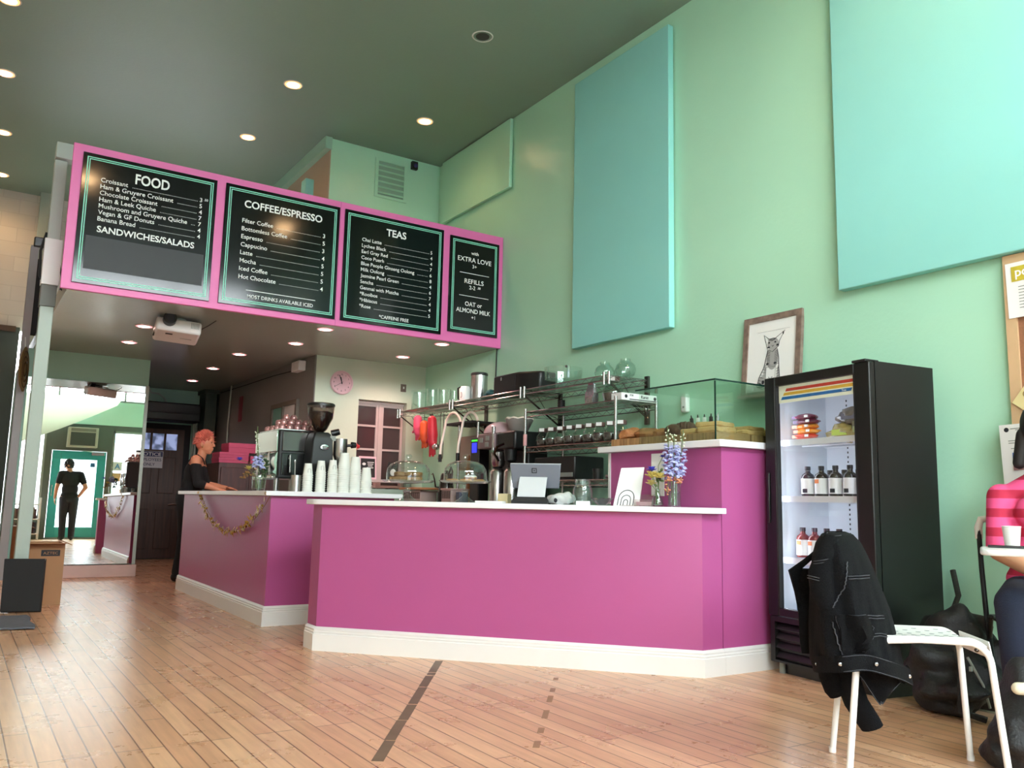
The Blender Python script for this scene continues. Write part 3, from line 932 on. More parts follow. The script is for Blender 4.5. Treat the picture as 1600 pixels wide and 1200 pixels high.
# ================================================================== PASSAGE
M['doorwood'] = wood_material('brown door wood', rgb(62, 38, 28), rgb(80, 50, 38), (18, 18, 1.2), .5)
d = bpy.data.objects.new('door_2', None); C.objects.link(d); d.location = (2.46, 13.38, 0); struct(d)
panes = [(2.205, 2.365), (2.395, 2.555), (2.585, 2.745)]
mb = wall_with_holes(2.08, 2.84, .01, 1.90, 13.34, 13.385, [(a, b_, 1.59, 1.83) for a, b_ in panes])
mb.build('door_leaf', M['doorwood'], d)
for (a, b_) in panes:
    pm = bpy.data.materials.get('daylit rear pane')
    if not pm:
        pm = mat('daylit rear pane', rgb(120, 140, 190), .3, emit=rgb(150, 165, 235), estr=.55)
        nt = pm.node_tree; tc = nt.nodes.new('ShaderNodeTexCoord'); n = nt.nodes.new('ShaderNodeTexNoise'); n.inputs['Scale'].default_value = 7
        r = nt.nodes.new('ShaderNodeValToRGB'); r.color_ramp.elements[0].position = .42; r.color_ramp.elements[0].color = rgb(60, 70, 100); r.color_ramp.elements[1].position = .58; r.color_ramp.elements[1].color = rgb(190, 205, 255)
        nt.links.new(tc.outputs['Object'], n.inputs['Vector']); nt.links.new(n.outputs['Fac'], r.inputs['Fac']); nt.links.new(r.outputs['Color'], nt.nodes['Principled BSDF'].inputs['Emission Color'])
    MB().box(a, 13.36, 1.59, b_, 13.37, 1.83).build('pane', pm, d)
for x0, x1, z0, z1 in ((2.18, 2.41, .95, 1.48), (2.51, 2.74, .95, 1.48), (2.18, 2.41, .15, .72), (2.51, 2.74, .15, .72)):
    MB().box(x0, 13.328, z0, x1, 13.342, z1).build('raised_panel', M['doorwood'], d, bevel=.01)
mb = MB(); mb.box(2.0, 13.36, 0, 2.08, 13.4, 1.98); mb.box(2.84, 13.36, 0, 2.93, 13.4, 1.98); mb.box(2.08, 13.36, 1.90, 2.84, 13.4, 1.98)
mb.build('door_frame', M['dark'], d)
mb = MB(); mb.cyl((2.785, 13.34, .80), (2.785, 13.29, .80), .014); mb.tube([(2.785, 13.29, .80), (2.73, 13.285, .80), (2.67, 13.29, .79)], [.011, .011, .008])
mb.build('door_handle', M['steel'], d)
nt_ = thing('notice_sign', 'white and blue employees only notice on the brown door', 'sign', (2.37, 13.325, 1.32))
MB().box(2.18, 13.320, 1.32, 2.555, 13.327, 1.565).build('plate', mat('notice sign white', rgb(200, 196, 200), .5), nt_)
MB().box(2.187, 13.3185, 1.485, 2.548, 13.321, 1.558).build('header', mat('notice sign blue', rgb(40, 44, 92), .5), nt_)
mb = MB(); mb.text('NOTICE', .068, (2.37, 13.3175, 1.497), R3, U3, 'CENTER', .012, width=.31); mb.build('header_lettering', M['paper'], nt_)
mb = MB(); mb.text('EMPLOYEES', .058, (2.37, 13.319, 1.42), R3, U3, 'CENTER', .008, width=.33); mb.text('ONLY', .058, (2.37, 13.319, 1.35), R3, U3, 'CENTER', .008, width=.16); mb.build('lettering', mat('notice ink', rgb(45, 45, 80), .6), nt_)
ac = thing('air_curtain', 'long black air curtain mounted over the brown door', 'air curtain', (2.45, 13.2, 2.0))
MB().box(1.86, 13.06, 2.005, 2.99, 13.398, 2.275).build('housing', M['black'], ac, bevel=.02)
mb = MB(); mb.box(1.88, 13.05, 2.12, 2.97, 13.062, 2.128); mb.box(1.9, 13.1, 2.0, 2.95, 13.3, 2.006); mb.build('outlet_slot', M['dark'], ac)
mb = MB(); mb.tube([(2.30, 13.385, ZL - .01), (2.33, 13.38, 2.43), (2.44, 13.38, 2.42), (2.52, 13.37, 2.36), (2.55, 13.34, 2.27)], .012)
tag(mb.build('flexible_conduit', M['postgrey']), 'grey flexible conduit curving from the ceiling to the black air curtain', 'conduit')
for k, (x, z1, r) in enumerate(((2.965, 2.20, .014), (3.005, 2.12, .02))):
    mb = MB(); mb.cyl((x, 13.37, 0), (x, 13.37, z1), r)
    tag(mb.build('pipe', M['postgrey']), ('thin pale pipe beside the brown door frame', 'thicker pale pipe next to the dark green pilaster')[k], 'pipe')
for k, (x, y) in enumerate(((3.21, 12.3), (3.21, 13.15))):
    mb = MB(); mb.tube([(x, y, 0), (x, y, 1.2), (x - .01, y + .02, 1.9), (x, y, ZL)], .012)
    tag(mb.build('conduit', M['postgrey']), ('pale conduit running up the passage wall, nearer one', 'pale conduit running up the far passage corner')[k], 'conduit')
# cabinet and pink boxes behind the barista
M['maroon'] = wood_material('dark reddish cabinet wood', rgb(66, 36, 34), rgb(84, 48, 44), (14, 14, 1.5), .5)
cb = thing('back_cabinet', 'dark reddish brown cabinet behind the barista', 'cabinet', (2.85, 10.3, 0))
MB().box(2.53, 10.0, 0, 3.19, 10.6, 1.31).build('body', M['maroon'], cb)
for x0 in (2.55, 2.88): 
    MB().box(x0, 9.985, .08, x0 + .30, 10.0, 1.26).build('door', M['maroon'], cb, bevel=.006)
M['pinkbox'] = mat('pink bakery box card', rgb(190, 70, 105), .6, var=.04)
for k, q in enumerate(((2.52, 9.99, 1.312, 2.86, 10.33, 1.372), (2.525, 9.995, 1.374, 2.865, 10.335, 1.434), (2.88, 9.99, 1.312, 3.19, 10.3, 1.40), (2.63, 10.02, 1.436, 2.97, 10.36, 1.545))):
    lb = ('bottom pink bakery box of the left pile on the dark cabinet', 'second pink bakery box of the left pile on the dark cabinet', 'pink bakery box at right on the dark cabinet', 'top pink bakery box on the dark cabinet pile')[k]
    t = thing('bakery_box', lb, 'box', ((q[0] + q[3]) / 2, (q[1] + q[4]) / 2, q[2]), 0, 'pink bakery boxes')
    h = (q[5] - q[2])
    MB().box(q[0] + .004, q[1] + .004, q[2], q[3] - .004, q[4] - .004, q[2] + h * .55).build('tray', M['pinkbox'], t)
    MB().box(q[0], q[1], q[2] + h * .5, q[3], q[4], q[5]).build('lid', M['pinkbox'], t, bevel=.003)
# fittings on the inner wall
w = bpy.data.objects.new('window_4', None); C.objects.link(w); w.location = (3.23, 9.85, 1.65); struct(w)
mb = MB()
for q in ((9.40, 1.66, 10.34, 1.70), (9.40, 2.0, 10.34, 2.05), (9.40, 1.70, 9.45, 2.0), (10.29, 1.70, 10.34, 2.0), (9.88, 1.70, 9.92, 2.0)): mb.box(3.19, q[0], q[1], 3.225, q[2], q[3])
mb.build('window_frame', mat('dark olive window frame', rgb(92, 84, 72), .5), w)
MB().box(3.21, 9.45, 1.70, 3.2249, 9.88, 2.0).build('window_pane', mat('pale curtained pane', rgb(190, 196, 190), .4), w)
MB().box(3.21, 9.92, 1.70, 3.2249, 10.29, 2.0).build('window_pane', mat('green tinted pane', rgb(110, 165, 145), .3), w)
eb = thing('emergency_light', 'small white box with cable high on the inner wall corner', 'wall box', (3.2, 9.37, 2.35))
MB().box(3.14, 9.25, 2.36, 3.2255, 9.50, 2.475).build('box', M['white'], eb, bevel=.008)
MB().tube([(3.218, 9.5, 2.40), (3.218, 10.4, 2.43), (3.218, 11.6, 2.44), (3.218, 12.9, 2.46)], .006).build('cable', M['dark'], eb)
rs = MB().box(3.214, 11.72, 1.95, 3.2255, 11.86, 2.30).build('red_wall_sign', mat('dull red enamel', rgb(120, 42, 52), .5)); tag(rs, 'narrow red strip sign on the inner wall toward the passage', 'sign')

# wall clock
M['clockrim'] = mat('pale pink clock rim', rgb(226, 190, 200), .35)
ck = thing('round_clock', 'round pale pink wall clock left of the pantry window', 'clock', (3.54, 8.93, 2.09))
def vdisc(prof, c, n=40):
    return MB().lathe(prof, (0, 0, 0), n).tf(Matrix.Translation(c) @ Matrix.Rotation(PI / 2, 4, 'X'))
vdisc([(.0001, .012), (.118, .012), (.118, 0)], (3.54, 8.948, 2.22)).build('face', mat('clock face', rgb(232, 205, 212), .5), ck)
vdisc([(.112, .0), (.132, .0), (.136, .016), (.128, .034), (.116, .03), (.113, .014)], (3.54, 8.949, 2.22), 48).build('rim', M['clockrim'], ck)
mb = MB()
for k in range(1, 13):
    a = PI / 2 - k * PI / 6
    mb.text(str(k), .026, (3.54 + .092 * math.cos(a), 8.9345, 2.22 + .092 * math.sin(a) - .009), R3, U3, 'CENTER', .002)
mb.build('numerals', M['ink'], ck)
def hand(a, L, w, y, nm):
    a = math.radians(90 - a); dx, dz = math.cos(a), math.sin(a)
    MB().obox((3.54 + dx * L * .4, y, 2.22 + dz * L * .4), (dx * L * .6, 0, dz * L * .6), (0, .001, 0), (-dz * w, 0, dx * w)).build(nm, M['ink'], ck)
hand(-12, .062, .005, 8.933, 'hour_hand'); hand(-20, .088, .004, 8.931, 'minute_hand'); hand(238, .088, .0015, 8.929, 'second_hand')
# switch plate
sp = thing('switch_plate', 'small dark switch plate above the right end of the pantry window', 'switch', (4.31, 8.945, 2.18))
MB().box(4.275, 8.942, 2.185, 4.345, 8.95, 2.275).build('plate', mat('bronze plate', rgb(112, 96, 88), .4, .3), sp, bevel=.002)
MB().box(4.302, 8.934, 2.22, 4.318, 8.943, 2.245).build('toggle', M['white'], sp)
# louvre and sensor on the loft wall
lv = thing('louvre_vent', 'mint painted louvre vent high on the wall above the menu sign', 'vent', (3.96, 8.76, 4.43))
mb = MB()
for q in ((3.75, 4.40, 3.79, 4.87), (4.12, 4.40, 4.16, 4.87), (3.79, 4.40, 4.12, 4.43), (3.79, 4.84, 4.12, 4.87)): mb.box(q[0], 8.755, q[1], q[2], 8.77, q[3])
mb.build('frame', M['mint'], lv)
for k in range(6): MB().obox((3.955, 8.762, 4.465 + .066 * k), (.165, 0, 0), (0, .010, .016), (0, .001, -.001)).build('blade', M['mint'], lv)
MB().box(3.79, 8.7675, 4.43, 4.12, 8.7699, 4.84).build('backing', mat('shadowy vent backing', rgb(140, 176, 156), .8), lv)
sn = thing('motion_sensor', 'small black sensor beside the louvre vent under the ceiling', 'sensor', (4.24, 8.74, 4.82))
MB().box(4.20, 8.72, 4.83, 4.28, 8.77, 4.93).build('body', M['black'], sn, bevel=.008); MB().ell((4.245, 8.72, 4.875), (.026, .014, .026)).build('lens', mat('violet lens', rgb(70, 60, 110), .2), sn)
# cable on the right wall under the sign
mb = MB(); mb.tube([(4.592, 7.35, ZL), (4.592, 7.36, 2.2), (4.592, 7.34, 1.97)], .006)
tag(mb.build('dangling_cable', M['dark']), 'thin dark cable dropping from the sign down the right wall', 'cable')

# ------------------------------------------------------------------ pantry window in the niche
pw = bpy.data.objects.new('window_5', None); C.objects.link(pw); pw.location = (4.06, 9.03, 1.05); struct(pw)
M['sash'] = mat('dusty pink white sash paint', rgb(196, 176, 172), .45, var=.05)
M['smoke'] = mat('dark pantry pane', rgb(74, 56, 58), .12, spec=.6)
def sash(x0, x1):
    mb = MB(); t = .03
    for q in ((x0, 1.06, x0 + t, 2.02), (x1 - t, 1.06, x1, 2.02), (x0 + t, 1.06, x1 - t, 1.09), (x0 + t, 1.99, x1 - t, 2.02), (x0 + t, 1.485, x1 - t, 1.508), (x0 + t, 1.755, x1 - t, 1.778)):
        mb.box(q[0], 9.03, q[1], q[2], 9.065, q[3])
    mb.build('sash', M['sash'], pw)
    for z0, z1 in ((1.09, 1.485), (1.508, 1.755), (1.778, 1.99)):
        MB().box(x0 + t, 9.045, z0, x1 - t, 9.055, z1).build('window_pane', M['smoke'], pw)
sash(3.762, 4.045); sash(4.08, 4.36)
mb = MB(); mb.box(4.045, 9.02, 1.055, 4.08, 9.075, 2.03); mb.box(3.762, 9.02, 2.02, 4.363, 9.08, 2.053); mb.build('window_frame', M['sash'], pw)
mb = MB(); mb.box(3.68, 8.74, 1.12, 4.45, 8.95, 1.15); struct(mb.build('trim_8', M['sash']))
cs = thing('chalk_sign', 'small pink framed chalk sign below the pantry window', 'sign', (3.87, 8.86, 1.15))
MB().obox((3.87, 8.87, 1.278), (.105, 0, 0), (0, .008, 0), (0, .012, .128)).build('frame', M['clockrim'], cs, bevel=.003)
MB().obox((3.87, 8.861, 1.278), (.085, 0, 0), (0, .002, 0), (0, .01, .105)).build('slate', M['dark'], cs)
mb = MB()
for k in range(6): mb.obox((3.895, 8.8585 + .006 * (k - 3) * .6, 1.34 - .02 * k), (.04 - .006 * (k % 3), 0, 0), (0, .0006, 0), (0, .0003, .004))
mb.ell((3.82, 8.857, 1.32), (.022, .001, .016)); mb.build('chalk_marks', M['cream'], cs)
bg = thing('coffee_bag', 'black and white coffee bag on the ledge right of the chalk sign', 'bag', (4.16, 8.84, 1.15))
mb = MB(); mb.loft([[(4.16 + .055 * s * cx_, 8.84 + .03 * s2 * cy_, z) for cx_, cy_ in ((-1, -1), (0, -1.1), (1, -1), (1, 1), (0, 1.1), (-1, 1))] for z, s, s2 in ((1.151, .9, .9), (1.2, 1, 1), (1.28, 1, .8), (1.33, 1, .2), (1.35, 1, .12))])
mb.build('pouch', M['black'], bg); mb = MB(); mb.ell((4.155, 8.805, 1.235), (.036, .006, .04)); mb.build('label', M['paper'], bg)
rb = thing('red_ornament', 'small red bow hanging at the left sash of the pantry window', 'ornament', (3.79, 9.0, 1.50))
mb = MB(); mb.ell((3.775, 9.0, 1.53), (.02, .012, .03)); mb.ell((3.80, 9.0, 1.52), (.022, .012, .022)); mb.tube([(3.785, 9.0, 1.53), (3.78, 8.995, 1.48)], .008); mb.build('bow', mat('red ribbon', rgb(190, 40, 50), .6), rb)
MB().tube([(3.785, 9.0, 1.54), (3.785, 9.026, 1.60)], .002).build('loop', M['ink'], rb)

# ================================================================== THINGS AT THE SHOP FRONT (seen in the mirror)
au = thing('air_conditioner', 'window air conditioner above the teal entrance door', 'air conditioner', (2.16, YF + .1, 2.14))
MB().box(1.84, YF + .001, 2.15, 2.49, YF + .28, 2.62).build('case', mat('pale ac case', rgb(180, 178, 160), .5), au, bevel=.01)
MB().box(1.90, YF + .27, 2.19, 2.43, YF + .286, 2.50).build('grille', mat('dark ac grille', rgb(70, 74, 66), .6), au)
MB().box(1.90, YF + .27, 2.525, 2.43, YF + .286, 2.59).build('control_strip', mat('ac strip', rgb(130, 130, 118), .5), au)
gr = thing('grade_card', 'white card with a blue letter A in the shop window', 'sign', (3.0, YF - .02, 1.65))
MB().box(2.885, YF - .055, 1.64, 3.11, YF - .05, 1.85).build('card', M['paper'], gr)
mb = MB(); mb.text('A', .17, (2.997, YF - .0475, 1.685), (-1, 0, 0), U3, 'CENTER', .02, depth=.003); mb.build('lettering', mat('grade blue', rgb(60, 130, 190), .5), gr)
ps = MB().box(2.89, YF - .055, 1.38, 3.09, YF - .05, 1.58).build('window_poster', mat('tan poster', rgb(205, 170, 125), .7)); tag(ps, 'tan poster in the shop window below the letter A card', 'poster')
ctb = thing('console_table', 'narrow wooden table under the right shop window', 'table', (3.35, -1.05, 0))
M['oak'] = wood_material('warm oak', rgb(150, 105, 66), rgb(176, 128, 84), (2, 12, 12), .5)
MB().box(2.95, -1.34, .92, 3.85, -.85, .96).build('top', M['oak'], ctb)
for x in (2.98, 3.78):
    for y in (-1.32, -.91): MB().box(x, y, 0, x + .04, y + .04, .92).build('leg', M['oak'], ctb)
pb = thing('planter_box', 'wooden house shaped box on the table under the shop window', 'planter', (3.18, -1.1, .96))
MB().prism([(3.05, -1.2), (3.33, -1.2), (3.33, -1.0), (3.05, -1.0)], .961, 1.16).build('box', M['oak'], pb)
mb = MB(); mb.obox((3.12, -1.1, 1.215), (.085, 0, .05), (0, .12, 0), (-.004, 0, .007)); mb.obox((3.26, -1.1, 1.215), (.085, 0, -.05), (0, .12, 0), (.004, 0, .007)); mb.build('roof', M['oak'], pb)
M['leaf'] = mat('dark green leaf', rgb(58, 82, 50), .6, var=.3, scale=30)
pt = thing('potted_plant', 'bushy potted plant beside the wooden box under the shop window', 'plant', (3.52, -1.08, .96))
MB().lathe([(.05, 0), (.08, .13), (.085, .14), (.07, .135)], (3.52, -1.08, .961), 20).build('pot', M['white'], pt)
mb = MB()
for k in range(70):
    a, e = rnd.uniform(0, 2 * PI), rnd.uniform(-.2, 1.3); r_ = rnd.uniform(.08, .24)
    c_ = V3(3.52 + r_ * math.cos(a) * math.cos(e), -1.08 + r_ * math.sin(a) * math.cos(e), 1.16 + r_ * math.sin(e) * 1.2)
    mb.ell(c_, (.034, .02, .006), 8, 5, Matrix.Rotation(a, 3, 'Z') @ Matrix.Rotation(rnd.uniform(-1, 1), 3, 'Y'))
mb.build('foliage', M['leaf'], pt)
canvas = bpy.data.materials.new('white canvas'); canvas.use_nodes = True
_nt = canvas.node_tree; _nt.nodes.clear()
_o = _nt.nodes.new('ShaderNodeOutputMaterial'); _m = _nt.nodes.new('ShaderNodeMixShader'); _d = _nt.nodes.new('ShaderNodeBsdfDiffuse'); _t = _nt.nodes.new('ShaderNodeBsdfTranslucent')
_d.inputs['Color'].default_value = rgb(236, 240, 232); _t.inputs['Color'].default_value = rgb(236, 240, 228); _m.inputs[0].default_value = .5
_nt.links.new(_d.outputs[0], _m.inputs[1]); _nt.links.new(_t.outputs[0], _m.inputs[2]); _nt.links.new(_m.outputs[0], _o.inputs[0])
fs = MB().sheet([[(-1.0 + 3.85 * i / 20, YF + .25 + .05 * math.sin(i * .5) + .75 * j / 6, (2.12 + max(0, (i - 8) / 12) ** 1.25 * 1.08) * (1 - j / 6) + 3.26 * (j / 6)) for j in range(7)] for i in range(21)], .005)
tag(fs.build('fabric_sail', canvas), 'white fabric sail hung across the shop front above the windows', 'fabric')
bk = thing('book_cart', 'low white cart of books by the shop window, left of the teal door', 'bookshelf', (1.15, -1.1, 0))
for z in (.12, .45, .78): MB().box(.75, -1.3, z, 1.42, -.9, z + .025).build('shelf', M['white'], bk)
for x in (.75, 1.39):
    for y in (-1.3, -.93): MB().box(x, y, 0, x + .03, y + .03, .95).build('post', M['white'], bk)
bcols = [rgb(60, 62, 80), rgb(90, 50, 40), rgb(40, 60, 60), rgb(110, 100, 90), rgb(70, 40, 46)]
bmats = [mat('book cover %d' % i, c_, .7) for i, c_ in enumerate(bcols)]
for z in (.475, .145):
    x = .80
    k = 0
    while x < 1.33:
        w_ = rnd.uniform(.025, .045); h_ = rnd.uniform(.2, .27)
        bb = MB().box(x, -1.1, z, x + w_ - .002, -.92, z + h_).build('book', bmats[k % 5])
        tag(bb, '%s book on the %s shelf of the white cart' % (('first', 'second', 'third', 'fourth', 'fifth', 'sixth', 'seventh', 'eighth', 'ninth', 'tenth', 'eleventh', 'twelfth', 'thirteenth', 'fourteenth', 'fifteenth', 'sixteenth', 'seventeenth', 'eighteenth', 'nineteenth', 'twentieth', 'next', 'next')[k], 'middle' if z > .3 else 'bottom'), 'book', 'books on the white cart')
        x += w_; k += 1
# ================================================================== ON THE REAR COUNTER
ZR = .9725
M['mirrorsteel'] = mat('polished steel', rgb(205, 205, 203), .08, 1.0)
M['darksteel'] = mat('dark polished steel', rgb(92, 88, 86), .15, 1.0)
em = thing('espresso_machine', 'chrome and black espresso machine topped with pinkish cups, left of the grinder', 'espresso machine', (2.27, 6.86, ZR))
MB().box(2.115, 6.585, 1.075, 2.45, 7.14, 1.458).build('body', M['black'], em, bevel=.012)
MB().box(2.098, 6.60, 1.285, 2.114, 7.15, 1.455).build('side_panel', M['mirrorsteel'], em, bevel=.004)
mb = MB(); prof = [(2.112, 1.285), (2.095, 1.25), (2.085, 1.20), (2.10, 1.15), (2.08, 1.12), (2.112, 1.10)]
mb.loft([[(x, y, z) for x, z in prof] for y in (6.60, 7.14)]); mb.build('curved_side_plate', M['mirrorsteel'], em)
mb = MB(); mb.obox((2.088, 6.72, 1.19), (.006, .012, 0), (0, .02, -.01), (0, .03, .085)); mb.obox((2.088, 7.0, 1.19), (.006, .012, 0), (0, .02, .01), (0, -.03, .085)); mb.build('cross_ornament', M['white'], em)
MB().box(2.14, 6.572, 1.29, 2.43, 6.586, 1.445).build('front_panel', M['darksteel'], em, bevel=.004)
MB().box(2.14, 6.575, 1.10, 2.43, 6.586, 1.275).build('lower_panel', M['blackgloss'], em, bevel=.004)
MB().box(2.07, 6.60, 1.065, 2.12, 7.10, 1.10).build('drip_tray', M['mirrorsteel'], em, bevel=.012)
for x in (2.125, 2.40):
    for y in (6.63, 7.08): MB().cyl((x, y, ZR), (x, y, 1.078), .019, .022).build('leg', M['steel'], em)
mb = MB(); mb.tube([(2.20, 6.575, 1.23), (2.20, 6.55, 1.26), (2.20, 6.54, 1.12)], .006); mb.build('steam_wand', M['chrome'], em)
MB().box(2.12, 6.60, 1.459, 2.44, 7.13, 1.466).build('cup_rail', M['chrome'], em)
M['cuprose'] = mat('rose tinted glass cup', rgb(190, 140, 138), .08, .55)  # rose tint is the cups' own colour, without emission
k = 0
names = ('front', 'second', 'third', 'fourth', 'fifth', 'sixth', 'seventh', 'eighth')
for row, (y0, zz, n_) in enumerate(((6.66, 1.467, 5), (6.78, 1.467, 5), (6.90, 1.467, 5), (7.03, 1.467, 4), (6.72, 1.512, 4), (6.84, 1.512, 3), (6.78, 1.556, 2))):
    for i in range(n_):
        x = 2.155 + .062 * i + .03 * (zz > 1.5) + .04 * (zz > 1.54)
        c_ = MB().lathe([(.026, 0), (.030, .012), (.024, .034), (.015, .042), (.012, .043), (.022, .033), (.027, .012), (.024, .002)], (x, y0, zz), 14, closed=True).build('espresso_cup', M['cuprose'])
        tag(c_, 'small rosy cup upside down, %s of the %s row on the espresso machine' % (names[i], ('nearest lower', 'second lower', 'third lower', 'rear lower', 'near middle layer', 'rear middle layer', 'topmost')[row]), 'cup', 'cups on the espresso machine')
gd = thing('coffee_grinder', 'black espresso grinder with a tall bean hopper behind the paper cups', 'grinder', (2.41, 6.495, ZR))
MB().loft([[(2.41 + sx * hw, 6.495 + sy * hd, z) for sx, sy in ((-1, -1), (1, -1), (1, 1), (-1, 1))] for z, hw, hd in ((ZR, .105, .088), (1.05, .10, .088), (1.38, .085, .084), (1.43, .07, .075), (1.445, .055, .06))]).build('body', M['black'], gd, bevel=.012)
mb = MB(); mb.lathe([(.0001, 0), (.036, 0), (.034, .006), (.0001, .009)], (0, 0, 0), 28, sx=1.0, sy=.62); mb.tf(Matrix.Translation((2.42, 6.403, 1.325)) @ Matrix.Rotation(PI / 2, 4, 'X')); mb.build('badge', M['mirrorsteel'], gd)
mb = MB(); mb.lathe([(.0001, 0), (.02, 0), (.018, .004), (.0001, .005)], (0, 0, 0), 24, sx=1.0, sy=.6); mb.tf(Matrix.Translation((2.42, 6.395, 1.325)) @ Matrix.Rotation(PI / 2, 4, 'X')); mb.build('badge_centre', M['grey'], gd)
MB().lathe([(.03, 1.445), (.055, 1.47), (.098, 1.56), (.106, 1.655), (.103, 1.655), (.095, 1.562), (.05, 1.474), (.026, 1.447)], (2.41, 6.495, 0), 28, closed=True).build('hopper', glass_mat('smoky hopper', (.72, .68, .66, 1), 1.5), gd)
M['beans'] = mat('coffee beans', rgb(46, 28, 22), .5, var=.4, scale=90, bump=.8, bscale=80)
MB().lathe([(.0001, 1.448), (.025, 1.448), (.05, 1.476), (.093, 1.562), (.096, 1.60), (.07, 1.615), (.0001, 1.62)], (2.41, 6.495, 0), 24).build('coffee_beans', M['beans'], gd)
MB().lathe([(.0001, 1.685), (.10, 1.68), (.11, 1.672), (.111, 1.656), (.0001, 1.656)], (2.41, 6.495, 0), 28).build('hopper_lid', M['black'], gd)
mb = MB(); mb.cyl((2.50, 6.475, 1.44), (2.56, 6.455, 1.46), .03, .026); mb.build('adjuster_knob', M['black'], gd)
mb = MB(); mb.box(2.47, 6.415, 1.38, 2.515, 6.435, 1.42); mb.build('display', M['grey'], gd)
MB().lathe([(.0001, 1.40), (.055, 1.40), (.056, 1.27), (.03, 1.20), (.022, 1.16), (.0001, 1.16)], (2.565, 6.435, 0), 22).build('doser', M['steel'], gd)
mb = MB(); mb.cyl((2.62, 6.435, 1.35), (2.665, 6.425, 1.355), .012); mb.cyl((2.655, 6.425, 1.355), (2.69, 6.423, 1.357), .026, .022); mb.build('doser_knob', M['black'], gd)
mb = MB(); mb.tube([(2.50, 6.455, 1.20), (2.58, 6.375, 1.17), (2.62, 6.355, 1.12)], .007); mb.build('fork', M['chrome'], gd)
pc = thing('milk_pitcher', 'steel canister holding stirrers beside the leftmost cup stack', 'canister', (2.185, 6.38, ZR))
MB().lathe([(.0001, 0), (.042, 0), (.042, .125), (.039, .125), (.038, .004)], (2.20, 6.38, ZR), 24).build('can', M['steel'], pc)
mb = MB(); mb.tube([(2.19, 6.38, 1.0), (2.185, 6.385, 1.20)], .004); mb.ell((2.185, 6.385, 1.205), (.008, .004, .014)); mb.build('spoon', M['chrome'], pc)
sc2 = MB().cyl((2.44, 6.43, ZR), (2.44, 6.43, ZR + .10), .018).build('shot_tumbler', M['steel']); tag(sc2, 'slim steel tumbler behind the second and third cup stacks', 'tumbler')
sc2 = MB().cyl((2.605, 6.46, ZR), (2.605, 6.46, ZR + .09), .016).build('shot_tumbler', M['steel']); tag(sc2, 'slim steel tumbler between the tallest and second tallest cup stacks', 'tumbler')
# paper cups, every cup of every stack
M['cup'] = mat('white paper cup', rgb(236, 236, 228), .6)
def cup_mesh(rb, rt, h):
    mb = MB()
    mb.lathe([(rt, h), (rb - .001, .006), (rb + .0025, .006), (rb + .0035, .003), (rb + .0025, 0), (rb - .002, 0), (rt - .003, h - .006), (.0001, h - .006), (.0001, h - .004), (rt - .003, h - .004)], (0, 0, 0), 24)
    return mb
ORD = ('top', 'second', 'third', 'fourth', 'fifth', 'sixth', 'seventh', 'eighth', 'ninth', 'tenth', 'eleventh', 'twelfth', 'thirteenth', 'fourteenth', 'fifteenth')
stacks = ((2.271, .217, 0, 'leftmost small cup stack'), (2.374, .242, 0, 'second small cup stack'), (2.470, .251, 0, 'third small cup stack'),
          (2.562, .311, 1, 'tallest cup stack'), (2.656, .285, 1, 'stack right of the tallest'), (2.753, .203, 1, 'rightmost short cup stack'))
cup_src = {}
for sx_, H_, big, nm in stacks:
    rb, rt, h, pit = ((.0385, .027, .095, .0165), (.0465, .033, .108, .0165))[big]
    n_ = 1 + round((H_ - h) / pit)
    for k in range(n_):
        z = ZR + (H_ - h) - (k) * (H_ - h) / (n_ - 1)
        if big not in cup_src:
            o = cup_mesh(rb, rt, h).build('paper_cup', M['cup'], origin=(0, 0, 0)); cup_src[big] = o
            lm = None
        else:
            o = cup_src[big].copy(); C.objects.link(o)
            for ch in list(o.children): pass
        o.location = (sx_, 6.33, z); o.rotation_euler = (0, 0, k * .7)
        o['label'] = 'white paper cup, %s from the top of the %s' % (ORD[k] if k else 'the first', nm)
        o['category'] = 'cup'; o['group'] = 'paper cups in stacks'
        if k == 0 and not big:
            mb = MB()
            for q in range(2): mb.tube([(-(.0135 - .005 * q) * 1, -(.0345 - .0) - .0006, .022), (-(.0135 - .005 * q), -.0325, .042)] + [((.0135 - .005 * q) * math.cos(a), -.0318 + .0012 * math.sin(a) * -1 + .0016 * math.sin(a), .042 + (.0135 - .005 * q) * math.sin(a)) for a in [PI * (1 - t / 8) for t in range(1, 8)]] + [((.0135 - .005 * q), -.0325, .042), ((.0135 - .005 * q), -.0351, .022)], .0008, 5)
            e_ = mb.build('arch_logo', M['grey'], o, local=True); e_.rotation_euler = (0, 0, 0)
# ------------------------------------------------------------------ flowers
M['vase'] = glass_mat('vase glass', (.90, .95, .92, 1), 1.5)
M['stem'] = mat('flower stem green', rgb(88, 108, 62), .6, var=.2, scale=30)
M['delph'] = mat('lavender blue petals', rgb(182, 186, 230), .6, var=.14, scale=40)
M['bud'] = mat('pale green white buds', rgb(214, 222, 196), .6, var=.1)
M['corn'] = mat('cornflower blue', rgb(64, 66, 190), .6, var=.2, scale=60)
M['yellow'] = mat('mustard yellow petals', rgb(200, 180, 96), .6, var=.2, scale=40)
M['dried'] = mat('dried orange blossom', rgb(206, 140, 104), .7, var=.2, scale=40)
def floret(mb, c, r, seed):
    q = random.Random(seed)
    a0 = q.uniform(0, 6)
    for k in range(5):
        a = a0 + k * 2 * PI / 5
        rot = Matrix.Rotation(a, 3, 'Z') @ Matrix.Rotation(q.uniform(.2, 1.1), 3, 'Y')
        mb.ell(Vector(c) + rot @ V3(r * .55, 0, 0), (r * .62, r * .5, r * .16), 7, 5, rot)
